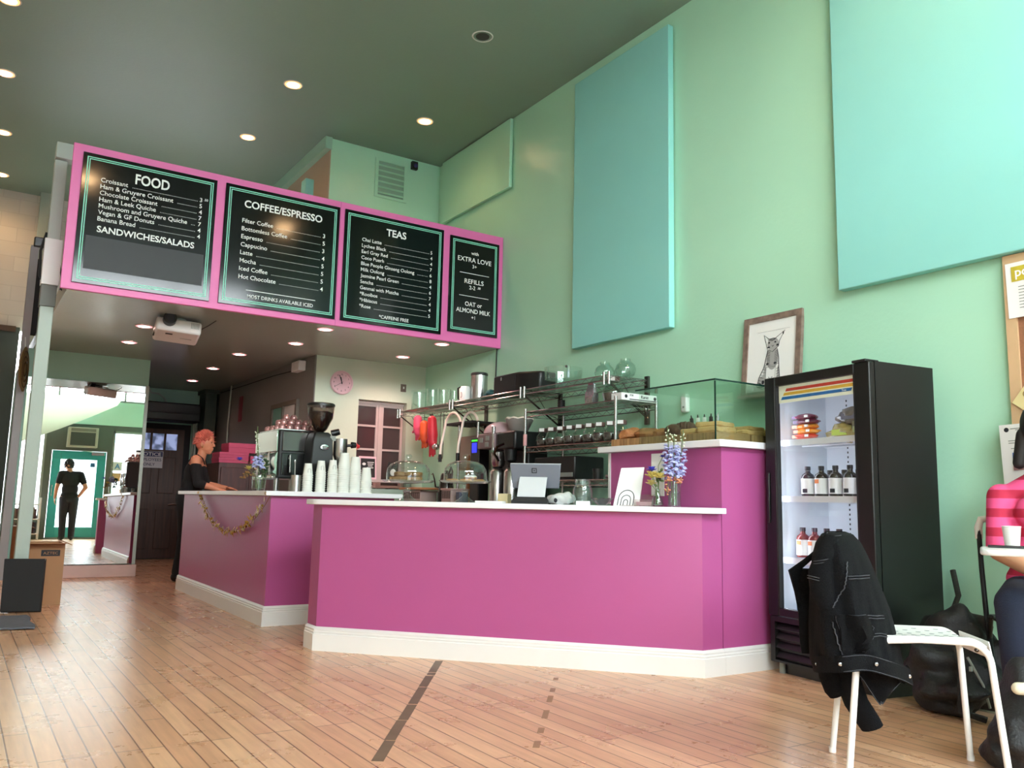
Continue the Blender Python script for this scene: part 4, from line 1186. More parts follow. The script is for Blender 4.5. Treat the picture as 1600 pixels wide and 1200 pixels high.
def delphinium(label, base, pts, z_lo, z_hi, n, rad=.017, tip=True, group='delphinium stems in the glass vases', tall=True):
    t = thing('delphinium_stem', label, 'flower', base, 0, group)
    MB().tube([base] + pts, .0028, 6).build('stem', M['stem'], t)
    allp = [Vector(base)] + [Vector(p) for p in pts]
    def on(z):
        for i in range(len(allp) - 1):
            a, b_ = allp[i], allp[i + 1]
            if a.z <= z <= b_.z: return a.lerp(b_, (z - a.z) / (b_.z - a.z))
        return allp[-1]
    mb = MB()
    for k in range(n):
        u = k / max(1, n - 1)
        z = z_lo + (z_hi - z_lo) * u
        a = k * 2.4
        rr = .034 * (1 - .45 * u)
        p = on(z)
        floret(mb, p + V3(rr * math.cos(a), rr * math.sin(a), 0), rad * 1.3 * (1 - .3 * u), k + int(base[0] * 977))
    mb.build('blossoms', M['delph'], t)
    if tip:
        mb = MB()
        for k in range(9):
            z = z_hi + .012 + .009 * k
            a = k * 2.4
            p = on(z)
            mb.ell(p + V3(.014 * math.cos(a), .014 * math.sin(a), 0), .0065 - .0003 * k, 8, 6)
        mb.build('buds', M['bud'], t)
    return t
def round_flower(name, label, base, pts, r, m_, group=None, center=None):
    t = thing(name, label, 'flower', base, 0, group)
    MB().tube([base] + pts, .002, 6).build('stem', M['stem'], t)
    c = Vector(pts[-1])
    mb = MB()
    for lay in range(2):
        for k in range(11):
            a = k * 2 * PI / 11 + lay * .3
            rot = Matrix.Rotation(a, 3, 'Z') @ Matrix.Rotation(-.35 - .5 * lay, 3, 'Y')
            mb.ell(c + rot @ V3(r * .58, 0, 0), (r * .5, r * .17, r * .07), 7, 5, rot)
    mb.build('petals', m_, t)
    MB().ell(c + V3(0, 0, .003), (r * .3, r * .3, r * .22), 10, 7).build('flower_centre', center or m_, t)
    return t
def leaves(name, label, base, pts, m_, n, s, cat='flower', group=None):
    t = thing(name, label, cat, base, 0, group)
    MB().tube([base] + pts, .002, 6).build('stem', M['stem'], t)
    mb = MB()
    q = random.Random(int(base[0] * 1000) + n)
    P_ = [Vector(p) for p in pts]
    for k in range(n):
        i = q.randrange(len(P_) - 1) if len(P_) > 1 else 0
        p = P_[i].lerp(P_[min(i + 1, len(P_) - 1)], q.random())
        d = V3(q.uniform(-1, 1), q.uniform(-1, 1), q.uniform(-.6, 1)).normalized()
        mb.ell(p + d * s * 1.6, (s, s * .8, s * .6), 7, 5, d.to_track_quat('X', 'Z').to_matrix())
    mb.build('florets', m_, t)
    return t
# vase on the rear counter
vs = thing('glass_vase', 'wide glass vase of flowers on the rear counter corner, left of the espresso machine', 'vase', (2.0, 6.5, ZR))
VC = (1.985, 6.62)
MB().lathe([(.0001, .003), (.044, .003), (.052, .02), (.054, .10), (.048, .125), (.044, .123), (.05, .10), (.048, .022), (.0001, .012)], (VC[0], VC[1], ZR), 28).build('glass', M['vase'], vs)
MB().lathe([(.0001, .013), (.046, .02), (.048, .07), (.0001, .07)], (VC[0], VC[1], ZR), 24).build('water', glass_mat('vase water', (.93, .95, .9, 1), 1.33), vs)
b0 = (VC[0], VC[1], ZR + .015)
delphinium('fat lavender delphinium in the rear counter vase', b0, [(VC[0] - .005, VC[1] - .01, ZR + .12), (VC[0] - .02, VC[1] + .0, ZR + .26), (VC[0] - .03, VC[1] + .02, ZR + .50)], ZR + .19, ZR + .275, 14, .024, False, 'rear vase flowers')
leaves('white_sprig', 'tall sprig of tiny white flowers rising from the rear counter vase', (VC[0] + .01, VC[1] + .01, ZR + .015), [(VC[0] + .0, VC[1] + .02, ZR + .15), (VC[0] - .02, VC[1], ZR + .33), (VC[0] - .045, VC[1] + .02, ZR + .46)], M['bud'], 26, .006, group='rear vase flowers')
round_flower('cornflower', 'blue cornflower bending left out of the rear counter vase', (VC[0] - .01, VC[1] - .015, ZR + .015), [(VC[0] - .03, VC[1], ZR + .12), (VC[0] - .07, VC[1] + .03, ZR + .215), (VC[0] - .14, VC[1] + .07, ZR + .235)], .028, M['corn'], 'rear vase flowers')
round_flower('yellow_flower', 'yellow flower low at the left of the rear counter vase', (VC[0] - .02, VC[1], ZR + .015), [(VC[0] - .03, VC[1], ZR + .12), (VC[0] - .075, VC[1] + .03, ZR + .165)], .035, M['yellow'], 'rear vase flowers')
leaves('dried_sprig', 'drooping dried brown sprig left of the rear counter vase', (VC[0] - .015, VC[1] + .01, ZR + .015), [(VC[0] - .03, VC[1], ZR + .12), (VC[0] - .10, VC[1] + .02, ZR + .13), (VC[0] - .12, VC[1] + .03, ZR + .09)], mat('dried brown', rgb(140, 104, 60), .7, var=.2), 16, .011, group='rear vase flowers')
leaves('leafy_sprig', 'dark green leafy sprig at the right of the rear counter vase', (VC[0] + .02, VC[1] - .01, ZR + .015), [(VC[0] + .03, VC[1], ZR + .12), (VC[0] + .05, VC[1], ZR + .26)], M['leaf'], 18, .016, group='rear vase flowers')
# gold leaf garland pinned to the rear counter
M['gold'] = mat('gold foil leaf', rgb(196, 150, 72), .25, .85, var=.25, scale=30)
ga = thing('leaf_garland', 'gold leaf garland swagged across the rear counter side', 'garland', (1.95, 7.0, .62))
gp = []
for i in range(41):
    u = i / 40
    y = 6.22 + 2.05 * u
    z = .945 - .30 * (1 - (2 * u - 1) ** 2) ** .9 - .01
    gp.append(V3(1.953, y, z))
MB().tube([p for p in gp], .0025, 6).build('cord', M['gold'], ga)
mb = MB()
for i in range(150):
    p = gp[0].lerp(gp[-1], 0)
    u = rnd.random() * 40
    p = gp[int(min(39, u))].lerp(gp[int(min(39, u)) + 1], u % 1)
    rot = Matrix.Rotation(rnd.uniform(0, 6.28), 3, 'X') @ Matrix.Rotation(rnd.uniform(-.5, .5), 3, 'Z')
    q = p + V3(-.018 - .01 * rnd.random(), 0, 0) + rot @ V3(0, .022, 0)
    mb.ell(q, (.0018, .026, .011), 8, 5, rot)
mb.build('leaves', M['gold'], ga)
mb = MB(); mb.cyl((1.912, 6.213, .955), (1.918, 6.213, .955), .012); mb.cyl((1.912, 8.26, .955), (1.918, 8.26, .955), .012); mb.build('pins', M['gold'], ga)

# ================================================================== ON THE FRONT COUNTER
ZF = .9195
T = V3(.673, -.739, 0); N = V3(.739, .673, 0)      # along the counter to the right, and away from the customers
M['dome'] = glass_mat('cake dome glass', (.92, .95, .94, 1), 1.5, boost=1.2)
M['cookie'] = mat('golden cookie', rgb(196, 142, 86), .75, var=.25, scale=40, bump=.5, bscale=70)
M['loafcake'] = mat('crumbly brown loaf cake', rgb(150, 108, 62), .8, var=.3, scale=30, bump=.7, bscale=60)
M['icing'] = mat('white icing', rgb(236, 228, 216), .45)
def cake_stand(c, r, label, dome_label):
    t = thing('cake_stand', label, 'cake stand', (c[0], c[1], ZF))
    MB().lathe([(.0001, 0), (.066, 0), (.064, .006), (.04, .02), (.018, .04), (.016, .055), (.026, .062), (.026, .072), (.014, .08), (.02, .11), (.0001, .116)], (c[0], c[1], ZF), 32).build('foot', M['jarglass'], t)
    MB().lathe([(.0001, .116), (.05, .117), (r - .02, .122), (r, .134), (r - .002, .138), (r - .024, .128), (.0001, .124)], (c[0], c[1], ZF), 44).build('plate', M['dome'], t)
    zp = ZF + .131
    d_ = thing('cake_dome', dome_label, 'glass dome', (c[0], c[1], zp))
    R_ = r * .82
    prof = [(R_, 0), (R_, .05), (R_ * .96, .08), (R_ * .82, .108), (R_ * .55, .126), (.02, .134)]
    inner = [(x - .003, z - (.003 if i > 2 else 0)) for i, (x, z) in enumerate(prof)][::-1]
    MB().lathe(prof + inner, (c[0], c[1], zp + .001), 44, closed=True).build('bell', M['dome'], d_)
    MB().lathe([(.0001, .132), (.012, .134), (.009, .142), (.02, .152), (.022, .162), (.015, .174), (.0001, .178)], (c[0], c[1], zp), 24).build('knob', M['jarglass'], d_)
    return zp
zp = cake_stand((2.507, 5.078), .175, 'glass pedestal cake stand at left holding slices of loaf cake', 'glass dome over the loaf slices on the left cake stand')
for k, (du, dv, dz, a) in enumerate(((-.07, .0, 0, .2), (.0, .05, 0, -.3), (.05, -.03, 0, .5), (-.03, -.05, 0, .1), (-.04, .01, .032, .8), (.03, .02, .032, .1))):
    p = V3(2.507, 5.078, zp - .004 + dz + .002) + T * du + N * dv
    o = MB().box(-.055, -.032, 0, .055, .032, .030).tf(Matrix.Translation(p) @ Matrix.Rotation(a - .83, 4, 'Z')).build('loaf_slice', M['loafcake'], bevel=.008)
    tag(o, 'brown loaf cake slice under the left glass dome, %s' % ('far left', 'rear', 'right', 'front', 'upper left', 'upper right')[k], 'cake', 'loaf slices under the left dome')
zp = cake_stand((2.745, 4.738), .170, 'glass pedestal cake stand at right holding round cookies', 'glass dome over the cookies on the right cake stand')
for k, (du, dv, dz) in enumerate(((-.085, .0, 0), (.005, .06, 0), (.02, -.05, 0), (.085, .01, 0), (.035, .0, .02))):
    p = V3(2.745, 4.738, zp - .002 + dz) + T * du + N * dv
    o = MB().lathe([(.0001, 0), (.036, 0), (.043, .006), (.041, .013), (.03, .019), (.0001, .020)], p, 24).build('cookie', M['cookie'])
    tag(o, '%s under the right glass dome' % ('golden cookie at far left', 'golden cookie at the rear', 'golden cookie at the front', 'golden cookie at far right', 'white iced cookie lying on top')[k], 'cookie', 'cookies under the right dome')
    if k == 4:
        MB().lathe([(.0001, .0205), (.034, .0200), (.037, .016), (.041, .0125), (.043, .0115), (.038, .0185), (.03, .0225), (.0001, .024)], p, 24).build('icing', M['icing'], o)
# point-of-sale tablet, its back to the customers
M['posgrey'] = mat('slate grey plastic', rgb(112, 116, 128), .4)
M['poslight'] = mat('light grey plastic', rgb(205, 208, 212), .4)
po_ = thing('sales_terminal', 'grey tablet till on a light stand, back turned to the customers', 'till', (3.02, 4.36, ZF))
tc = V3(3.055, 4.395, 1.092)
up = (V3(-.015, .02, 0) + Z * .145).normalized() * 1
lean = (N * -.16 + Z).normalized()
nn = T.cross(lean).normalized()
MB().loft([[tc + T * (sx * w) + lean * (sz * .076) + nn * d for sx, sz, w in ((-1, -1, .150 - .0), (1, -1, .150), (1, 1, .164), (-1, 1, .164))] for d in (.008, -.008)]).build('tablet', M['posgrey'], po_, bevel=.006)
MB().obox(tc + nn * -.0085 + lean * .077, T * .162, nn * .008, lean * .002).build('top_edge', M['poslight'], po_)
side = -1 if nn.dot(N) > 0 else 1
bk_ = nn * (side * .0095)
mb = MB(); lc = tc + bk_ + lean * .036 - T * .005
for du, dv, hu, hv in ((0, .0135, .016, .0022), (0, -.0135, .016, .0022), (-.0138, 0, .0022, .0135), (.0138, 0, .0022, .0135), (0, 0, .0035, .0035)): mb.obox(lc + T * du + lean * dv, T * hu, nn * .001, lean * hv)
mb.build('square_logo', M['ink'], po_)
s0 = V3(3.01, 4.365, 0)
MB().loft([[s0 + T * (s * .088) + N * n_ + Z * z for s in (-1, 1)] + [s0 + T * (s * .088) + N * (n_ + .008) + Z * z for s in (1, -1)] for n_, z in ((.052, 1.088), (.036, 1.086), (.022, 1.07), (-.03, .968), (-.03, .962))]).build('stand', M['poslight'], po_, bevel=.003)
MB().loft([[s0 + T * (s * w) + N * n_ + Z * z for s, n_, w in ((-1, -.07, .115), (1, -.07, .115), (1, .10, .10), (-1, .10, .10))] for z in (ZF, .938)] + [[s0 + T * (s * w) + N * n_ + Z * .962 for s, n_, w in ((-1, -.03, .09), (1, -.03, .09), (1, .08, .09), (-1, .08, .09))]]).build('base', M['dark'], po_)
o = MB().obox(V3(2.86, 4.60, ZF + .006), T * .09, N * .06, Z * .006).build('receipt_pad', M['paper'], bevel=.002); tag(o, 'low white pad lying left of the till', 'pad')
o = MB().obox(V3(2.96, 4.60, ZF + .03), T * .032, N * .05, Z * .03).build('small_carton', mat('beige card', rgb(196, 182, 142), .7), bevel=.002); tag(o, 'small beige carton behind the left foot of the till', 'box')
# crumpled silver bag
mb = MB()
for k, (du, dn, r_) in enumerate(((0, 0, (.06, .05, .035)), (.05, .01, (.05, .04, .04)), (-.035, .0, (.04, .045, .03)))):
    p = V3(3.135, 4.25, ZF + r_[2]) + T * du + N * dn
    mb.ell(p, r_, 12, 8, wob=.5, seed=k)
sb = thing('paper_bag', 'crumpled pale bag lying between the till and the glass jar', 'bag', (3.14, 4.25, ZF))
blob(mb, .008, 2).build('bag', mat('silvery white wrapper', rgb(196, 198, 196), .4, var=.06), sb, smooth=25)
MB().ell(V3(3.09, 4.225, ZF + .028), (.012, .012, .018)).build('printed_spot', M['ink'], sb)
# tip jar with a card
tj = thing('tip_jar', 'empty clear glass jar with a small white card, right of the till', 'jar', (3.20, 4.10, ZF))
pr_ = [(.0001, .0), (.05, .0), (.058, .012), (.06, .085), (.052, .112), (.044, .118), (.044, .15), (.047, .152), (.047, .155), (.041, .155), (.041, .118), (.049, .108), (.056, .084), (.054, .014), (.0001, .006)]
MB().lathe(pr_, (3.20, 4.10, ZF), 36).build('glass', M['jarglass'], tj)
MB().lathe([(.0455, .122), (.0475, .126), (.0455, .13), (.0475, .136), (.0455, .142)], (3.20, 4.10, ZF), 36).build('thread', M['jarglass'], tj)
o = MB().obox(V3(3.165, 4.05, ZF + .012), T * .042, N * .002, Z * .0118).build('small_card', M['paper']); tag(o, 'tiny blank white card standing in front of the glass jar', 'card')
# scalloped glass bowl
bw = MB()
ring = []
for i, (r_, z, w_) in enumerate(((.02, .002, 0), (.03, .004, 0), (.048, .022, .003), (.062, .042, .008), (.058, .042, .008), (.045, .024, .003), (.026, .008, 0))):
    ring.append([V3(3.275 + (r_ + w_ * math.sin(8 * a)) * math.cos(a), 4.005 + (r_ + w_ * math.sin(8 * a)) * math.sin(a), ZF + z + (.004 * math.sin(8 * a) if z > .03 else 0)) for a in [2 * PI * k / 48 for k in range(48)]])
bw.loft(ring)
o = bw.build('candy_bowl', glass_mat('mauve glass', (.72, .66, .72, 1), 1.5, boost=1.5)); tag(o, 'small scalloped mauve glass bowl right of the jar', 'bowl')
# white canvas with rainbow arches
rbw = thing('arch_print', 'white paper bag with a black rainbow arch drawing leaning on the plinth', 'bag', (3.37, 3.91, ZF))
b0_, b1_ = V3(3.325, 3.962, ZF + .001), V3(3.428, 3.848, ZF + .001)
t0_, t1_ = V3(3.398, 3.975, 1.150), V3(3.492, 3.871, 1.156)
dn = (b1_ - b0_).cross(t0_ - b0_).normalized()
if dn.dot(N) > 0: dn = -dn
def onp(u, v): return b0_.lerp(b1_, u).lerp(t0_.lerp(t1_, u), v)
MB().loft([[onp(0, v) - dn * d0, onp(1, v) - dn * d0, onp(1, v) - dn * d1, onp(0, v) - dn * d1] for v, d0, d1 in ((0, 0, .03), (.5, .0, .028), (.98, .004, .012), (1, .005, .008))]).build('bag', M['paper'], rbw, bevel=.002)
mb = MB()
for r_, h_ in ((.075, .155), (.045, .105), (.02, .06)):
    W_ = (b1_ - b0_).length; Hh = (t0_ - b0_).length
    pts = []
    for k in range(17):
        a = PI * (1 - k / 16)
        pts.append(onp(.46 + r_ * .62 * math.cos(a) / W_, (h_ * .62 - r_ * .62 + r_ * .62 * math.sin(a)) / Hh) + dn * .0012)
    pts = [onp(.46 - r_ * .62 / W_, .01) + dn * .0012] + pts + [onp(.46 + r_ * .62 / W_, .01) + dn * .0012]
    mb.tube(pts, .0022, 6)
mb.build('arch_lines', M['ink'], rbw)
# acrylic holders
M['acrylic'] = glass_mat('clear acrylic', (.90, .86, .86, 1), 1.5, boost=1.6)
ah = thing('acrylic_holder', 'small clear acrylic card holder in front of the white sheet on the plinth', 'card holder', (3.47, 3.85, ZF))
hc = V3(3.455, 3.83, ZF)
mb = MB(); mb.obox(hc + Z * .002, T * .055, N * .035, Z * .002); mb.obox(hc + Z * .035 + N * .03, T * .055, N * .0015 + Z * 0, Z * .035 + N * .01); mb.obox(hc + Z * .02 - N * .03, T * .055, N * .0015, Z * .02); mb.obox(hc + Z * .03 + T * .054, T * .0015, N * .033, Z * .03); mb.obox(hc + Z * .03 - T * .054, T * .0015, N * .033, Z * .03)
mb.build('tray', M['acrylic'], ah)
MB().obox(hc + Z * .015 - N * .015, T * .045, N * .006, Z * .012).build('cards', mat('pinkish cards', rgb(215, 180, 190), .6), ah)
o = MB().obox(V3(3.375, 3.87, ZF + .003), T * .06, N * .014, Z * .003).build('pen_tray', M['acrylic']); tag(o, 'flat clear tray in front of the arch drawing bag', 'tray')
o = MB().box(3.681, 3.90, .985, 3.6845, 4.015, 1.25).build('white_sheet', M['paper']); tag(o, 'blank white sheet taped to the pink plinth behind the flowers', 'sheet')
# two flower vases
v1 = thing('glass_vase', 'small flask vase of yellow flowers on the front counter', 'vase', (3.468, 3.73, ZF))
MB().lathe([(.0001, 0), (.034, 0), (.038, .012), (.03, .05), (.017, .075), (.016, .10), (.019, .104), (.016, .104), (.0135, .10), (.015, .074), (.027, .05), (.034, .014), (.0001, .006)], (3.468, 3.73, ZF), 28).build('glass', M['vase'], v1)
MB().lathe([(.0001, .007), (.033, .013), (.028, .045), (.0001, .045)], (3.468, 3.73, ZF), 24).build('water', M['vase'], v1)
v2 = thing('glass_vase', 'straight glass vase of lavender delphiniums on the front counter', 'vase', (3.535, 3.66, ZF))
MB().lathe([(.0001, 0), (.036, 0), (.038, .006), (.038, .15), (.035, .15), (.034, .008), (.0001, .005)], (3.535, 3.66, ZF), 30).build('glass', M['vase'], v2)
MB().lathe([(.0001, .006), (.0335, .009), (.0335, .09), (.0001, .09)], (3.535, 3.66, ZF), 24).build('water', M['vase'], v2)
g_ = 'front vase flowers'
def P1(dt, dn_, dz): return tuple(V3(3.468, 3.73, ZF + dz) + T * dt + N * dn_)
def P2(dt, dn_, dz): return tuple(V3(3.535, 3.66, ZF + dz) + T * dt + N * dn_)
round_flower('yellow_flower', 'mustard yellow flower with a dark eye, right bloom in the flask vase', P1(0, 0, .01), [P1(.002, 0, .1), P1(.012, -.02, .165)], .044, M['yellow'], g_, M['ink'])
round_flower('yellow_flower', 'mustard yellow flower, left bloom in the flask vase', P1(-.004, .003, .01), [P1(-.006, 0, .1), P1(-.032, -.01, .172)], .044, M['yellow'], g_)
round_flower('yellow_flower', 'fading yellow flower drooping low left from the flask vase', P1(-.006, -.003, .01), [P1(-.010, 0, .1), P1(-.036, -.01, .128)], .036, mat('faded yellow', rgb(180, 160, 96), .7, var=.2), g_)
round_flower('cornflower', 'blue cornflower at the left of the flask vase', P1(-.003, .006, .01), [P1(-.006, .004, .1), P1(-.034, .0, .21)], .032, M['corn'], g_)
round_flower('cornflower', 'dark blue cornflower curling high above the flask vase', P1(.003, .004, .01), [P1(.002, .004, .1), P1(.005, .004, .24), P1(.022, .004, .275), P1(.03, .0, .29)], .018, mat('deep blue', rgb(46, 40, 130), .6), g_)
leaves('leafy_sprig', 'green leafy sprig in the flask vase', P1(.004, -.004, .01), [P1(.006, 0, .1), P1(.01, .0, .17), P1(.02, .0, .2)], M['stem'], 14, .012, group=g_)
delphinium('left lavender delphinium in the straight vase', P2(-.01, 0, .012), [P2(-.014, 0, .15), P2(-.03, .005, .28), P2(-.038, .005, .47)], ZF + .20, ZF + .37, 20, .019)
delphinium('middle and fullest lavender delphinium in the straight vase', P2(0, -.004, .012), [P2(.002, -.01, .15), P2(.0, -.015, .30), P2(.0, -.012, .42)], ZF + .17, ZF + .36, 24, .020)
delphinium('right lavender delphinium leaning out of the straight vase', P2(.01, .003, .012), [P2(.014, 0, .15), P2(.04, .0, .30), P2(.055, .0, .45)], ZF + .20, ZF + .345, 20, .018)
leaves('dried_sprig', 'peach dried blossom at the rim of the straight vase', P2(.006, -.008, .012), [P2(.012, -.014, .14), P2(.028, -.03, .17), P2(.04, -.035, .13)], M['dried'], 22, .009, group=g_)
leaves('dried_sprig', 'peach dried blossom hanging left of the straight vase', P2(-.008, -.008, .012), [P2(-.014, -.014, .15), P2(-.03, -.034, .16), P2(-.042, -.04, .07)], M['dried'], 20, .009, group=g_)

# ================================================================== GLASS PASTRY CASE
ZP = 1.3105
gc = thing('pastry_case', 'open backed glass display case standing on the pink plinth', 'display case', (4.1, 3.8, ZP))
MB().box(3.655, 3.45, ZP, 3.661, 4.10, 1.655).build('front_pane', M['caseglass'], gc)
MB().box(3.661, 3.444, ZP, 4.585, 3.450, 1.655).build('end_pane', M['caseglass'], gc)
MB().box(3.64, 3.43, 1.656, 4.592, 4.12, 1.664).build('top_pane', M['caseglass'], gc)
mb = MB(); mb.box(3.637, 3.427, 1.655, 3.641, 4.12, 1.665); mb.box(3.641, 3.427, 1.655, 4.592, 3.431, 1.665); mb.box(3.654, 3.443, ZP, 3.661, 3.450, 1.655)
mb.build('pane_edges', M['glassedge'], gc)
M['block'] = wood_material('end grain board', rgb(140, 100, 64), rgb(186, 142, 96), (1, 26, 3), .6)
M['block2'] = wood_material('end grain board b', rgb(140, 100, 64), rgb(186, 142, 96), (26, 1, 3), .6)
o = MB().box(3.69, 3.47, ZP, 3.98, 4.42, ZP + .05).build('wooden_board', M['block'], bevel=.004); tag(o, 'long wooden board of pastries along the left side of the glass case', 'board')
o = MB().box(3.99, 3.47, ZP, 4.52, 3.85, ZP + .05).build('wooden_board', M['block2'], bevel=.004); tag(o, 'wooden board of flatbreads at the right end of the glass case', 'board')
M['crust'] = mat('brown crust', rgb(164, 106, 62), .6, var=.35, scale=22, bump=.6, bscale=50)
M['choc'] = mat('dark chocolate pastry', rgb(92, 58, 42), .6, var=.3, scale=22, bump=.6, bscale=50)
M['flat'] = mat('pale baked flatbread', rgb(214, 168, 112), .75, var=.25, scale=25, bump=.6, bscale=60)
zb_ = ZP + .0505
def croissant(c, L, r, ang, m_, label):
    mb = MB()
    pts, rs = [], []
    for k in range(15):
        u = k / 14 * 2 - 1
        w = u * 1.1
        pts.append(Vector(c) + Matrix.Rotation(ang, 3, 'Z') @ V3(L * math.sin(w) / 2, L * .22 * (1 - math.cos(w)), 0))
        rs.append(max(.004, r * (1 - u * u) ** .55 * (1 + .10 * math.cos(k * 2.6))))
    mb.tube(pts, rs, 14, flat=.9)
    for v in mb.v:
        if v.z < c[2] - r * .72: v.z = c[2] - r * .72
    o = mb.build('croissant', m_); tag(o, label, 'pastry', 'pastries in the glass case'); return o
def loaf(c, dx, dy, dz, ang, m_, label, name='bread_loaf'):
    mb = MB().ell((0, 0, 0), (dx, dy, dz), 20, 12, wob=.25, seed=c[1] * 7)
    for v in mb.v:
        if v.z < -dz * .55: v.z = -dz * .55
    mb.tf(Matrix.Translation((c[0], c[1], c[2] + dz * .55)) @ Matrix.Rotation(ang, 4, 'Z'))
    o = mb.build(name, m_); tag(o, label, 'pastry', 'pastries in the glass case'); return o
loaf((3.79, 4.33, zb_), .10, .085, .052, .2, M['crust'], 'shiny brown loaf at the left end of the pastry board', 'bread_loaf')
loaf((3.80, 4.17, zb_), .095, .07, .046, -.2, M['crust'], 'second brown loaf, behind the white buds on the pastry board', 'bread_loaf')
loaf((3.80, 4.03, zb_), .09, .06, .040, .3, M['crust'], 'third brown loaf in the middle of the pastry board', 'bread_loaf')
croissant((3.78, 3.92, zb_ + .036), .17, .045, 1.2, M['choc'], 'dark curled pastry right of the brown loaves')
croissant((3.83, 3.86, zb_ + .06), .14, .038, 2.2, M['choc'], 'dark pastry standing higher, between loaves and flatbreads')
def slab(c, a, b_, h, ang, tilt_, label):
    mb = MB()
    n_ = 22
    ring = []
    for z, s in ((0, .93), (h * .3, 1.0), (h * .8, .99), (h, .93)):
        ring.append([V3(a * s * (abs(math.cos(w)) ** .5) * (1 if math.cos(w) > 0 else -1) * (1 + .05 * math.sin(3 * w + c[1] * 9)), b_ * s * (abs(math.sin(w)) ** .5) * (1 if math.sin(w) > 0 else -1), z + .003 * math.sin(4 * w)) for w in [2 * PI * k / n_ for k in range(n_)]])
    mb.loft(ring)
    mb.tf(Matrix.Translation(c) @ Matrix.Rotation(ang, 4, 'Z') @ Matrix.Rotation(tilt_, 4, 'X'))
    o = mb.build('flatbread', M['flat']); tag(o, label, 'pastry', 'pastries in the glass case'); return o
slab((3.80, 3.74, zb_), .10, .07, .032, .2, 0, 'flatbread right of the dark pastries')
slab((3.81, 3.58, zb_), .11, .09, .036, .1, 0, 'thick flatbread at the glass case corner')
slab((3.86, 3.64, zb_ + .038), .12, .10, .034, .4, .0, 'flatbread stacked on top at the case corner')
slab((4.09, 3.60, zb_), .10, .09, .034, .1, 0, 'flatbread first on the right hand board')
slab((4.27, 3.60, zb_), .10, .09, .032, -.1, 0, 'flatbread second on the right hand board')
slab((4.18, 3.66, zb_ + .036), .11, .08, .03, .3, 0, 'flatbread lying across the first two on the right board')
slab((4.42, 3.63, zb_), .085, .09, .03, .6, .0, 'flatbread nearest the fridge on the right board')
slab((4.38, 3.68, zb_ + .038), .10, .07, .028, -.5, .14, 'tilted flatbread on top near the fridge')
for k in range(5):
    y = 3.905 - .052 * k
    t = thing('cake_knife', 'cake knife handle upright behind the flatbreads, %s from the left' % ('first', 'second', 'third', 'fourth', 'fifth')[k], 'knife', (3.93, y, zb_), 0, 'upright knives in the pastry case')
    MB().tube([(3.935, y, zb_), (3.935, y - .004 * (k - 2), zb_ + .125)], [.015, .012], 8).build('handle', (M['black'], M['paper'], M['paper'], M['black'], M['steel'])[k], t)
    MB().tube([(3.935, y - .004 * (k - 2), zb_ + .125), (3.935, y - .006 * (k - 2), zb_ + .145)], [.006, .003], 8).build('tip', M['black'] if k != 4 else M['steel'], t)
# white dispenser on the wall behind the case
dsp = thing('soap_dispenser', 'white rectangular dispenser on the wall seen through the glass case', 'dispenser', (4.57, 4.61, 1.62))
MB().box(4.555, 4.585, 1.63, XW - .002, 4.645, 1.765).build('housing', M['white'], dsp, bevel=.01); MB().box(4.553, 4.605, 1.66, 4.556, 4.622, 1.675).build('window_slot', M['grey'], dsp)
# framed cat print leaning on the wall, standing on the case
pf = thing('framed_print', 'wood framed ink drawing of a cat leaning on the wall above the glass case', 'picture', (4.55, 3.785, 1.666))
fa = V3(4.535, 4.03, 1.667); fu = V3(0, -.49, 0); fv = V3(.055, 0, .575)      # lower left corner, width, height
M['barn'] = wood_material('grey brown barn wood', rgb(110, 92, 82), rgb(140, 120, 108), (3, 10, 10), .6)
fn = fu.cross(fv).normalized()
if fn.x > 0: fn = -fn
def FP(u, v, d=0): return fa + fu * u + fv * v + fn * d
mb = MB()
for u0, v0, u1, v1 in ((0, 0, .085, 1), (.915, 0, 1, 1), (.085, 0, .915, .072), (.085, .928, .915, 1)):
    mb.obox(FP((u0 + u1) / 2, (v0 + v1) / 2, -.004), fu * ((u1 - u0) / 2), fv * ((v1 - v0) / 2), fn * .014)
mb.build('frame', M['barn'], pf)
MB().obox(FP(.5, .5, -.004), fu * .42, fv * .432, fn * .004).build('sheet', M['paper'], pf)
mb = MB()
def stroke(pts, r=.0027):
    mb.tube([FP(u, v, .0012) for u, v in pts], r, 5, flat=.4)
stroke([(.24, .80), (.80, .80)], .0009)
stroke([(.40, .66), (.36, .76), (.45, .70), (.56, .70), (.72, .78), (.63, .66), (.62, .60), (.52, .54), (.43, .58), (.40, .66)])      # head with ears
for a in ((.455, .655), (.56, .655)): mb.ell(FP(a[0], a[1], .001), (.0012, .008, .006))
stroke([(.50, .62), (.52, .605), (.54, .62)]); stroke([(.44, .69), (.50, .675), (.57, .69)]); stroke([(.46, .70), (.52, .68), (.56, .70)])
stroke([(.44, .57), (.41, .47), (.38, .36), (.30, .24), (.27, .14), (.36, .10), (.46, .12)])        # left flank and haunch
stroke([(.60, .57), (.63, .46), (.64, .33), (.66, .22), (.62, .13), (.56, .12)])
stroke([(.42, .36), (.42, .14), (.58, .14), (.58, .36), (.42, .36)], .0012); stroke([(.41, .38), (.59, .38)], .0012)
mb2_ = [(.47, .24), (.50, .21), (.53, .24)]
stroke(mb2_)
for k in range(9):
    v = .55 - .02 * k; stroke([(.43 - .004 * k, v), (.48, v - .014)]); stroke([(.61 + .002 * k, v), (.56, v - .014)])
for k in range(6):
    v = .34 - .032 * k; stroke([(.37 - .018 * k, v), (.42 - .012 * k, v - .012)]); stroke([(.645, v), (.60, v - .012)])
for k in range(5): stroke([(.29 + .02 * k, .19 - .01 * k), (.33 + .02 * k, .15)])
cat_ = mb.build('cat_drawing', M['ink'], pf)
mb = MB()
RF = Matrix((fn, fu.normalized(), fv.normalized())).transposed()
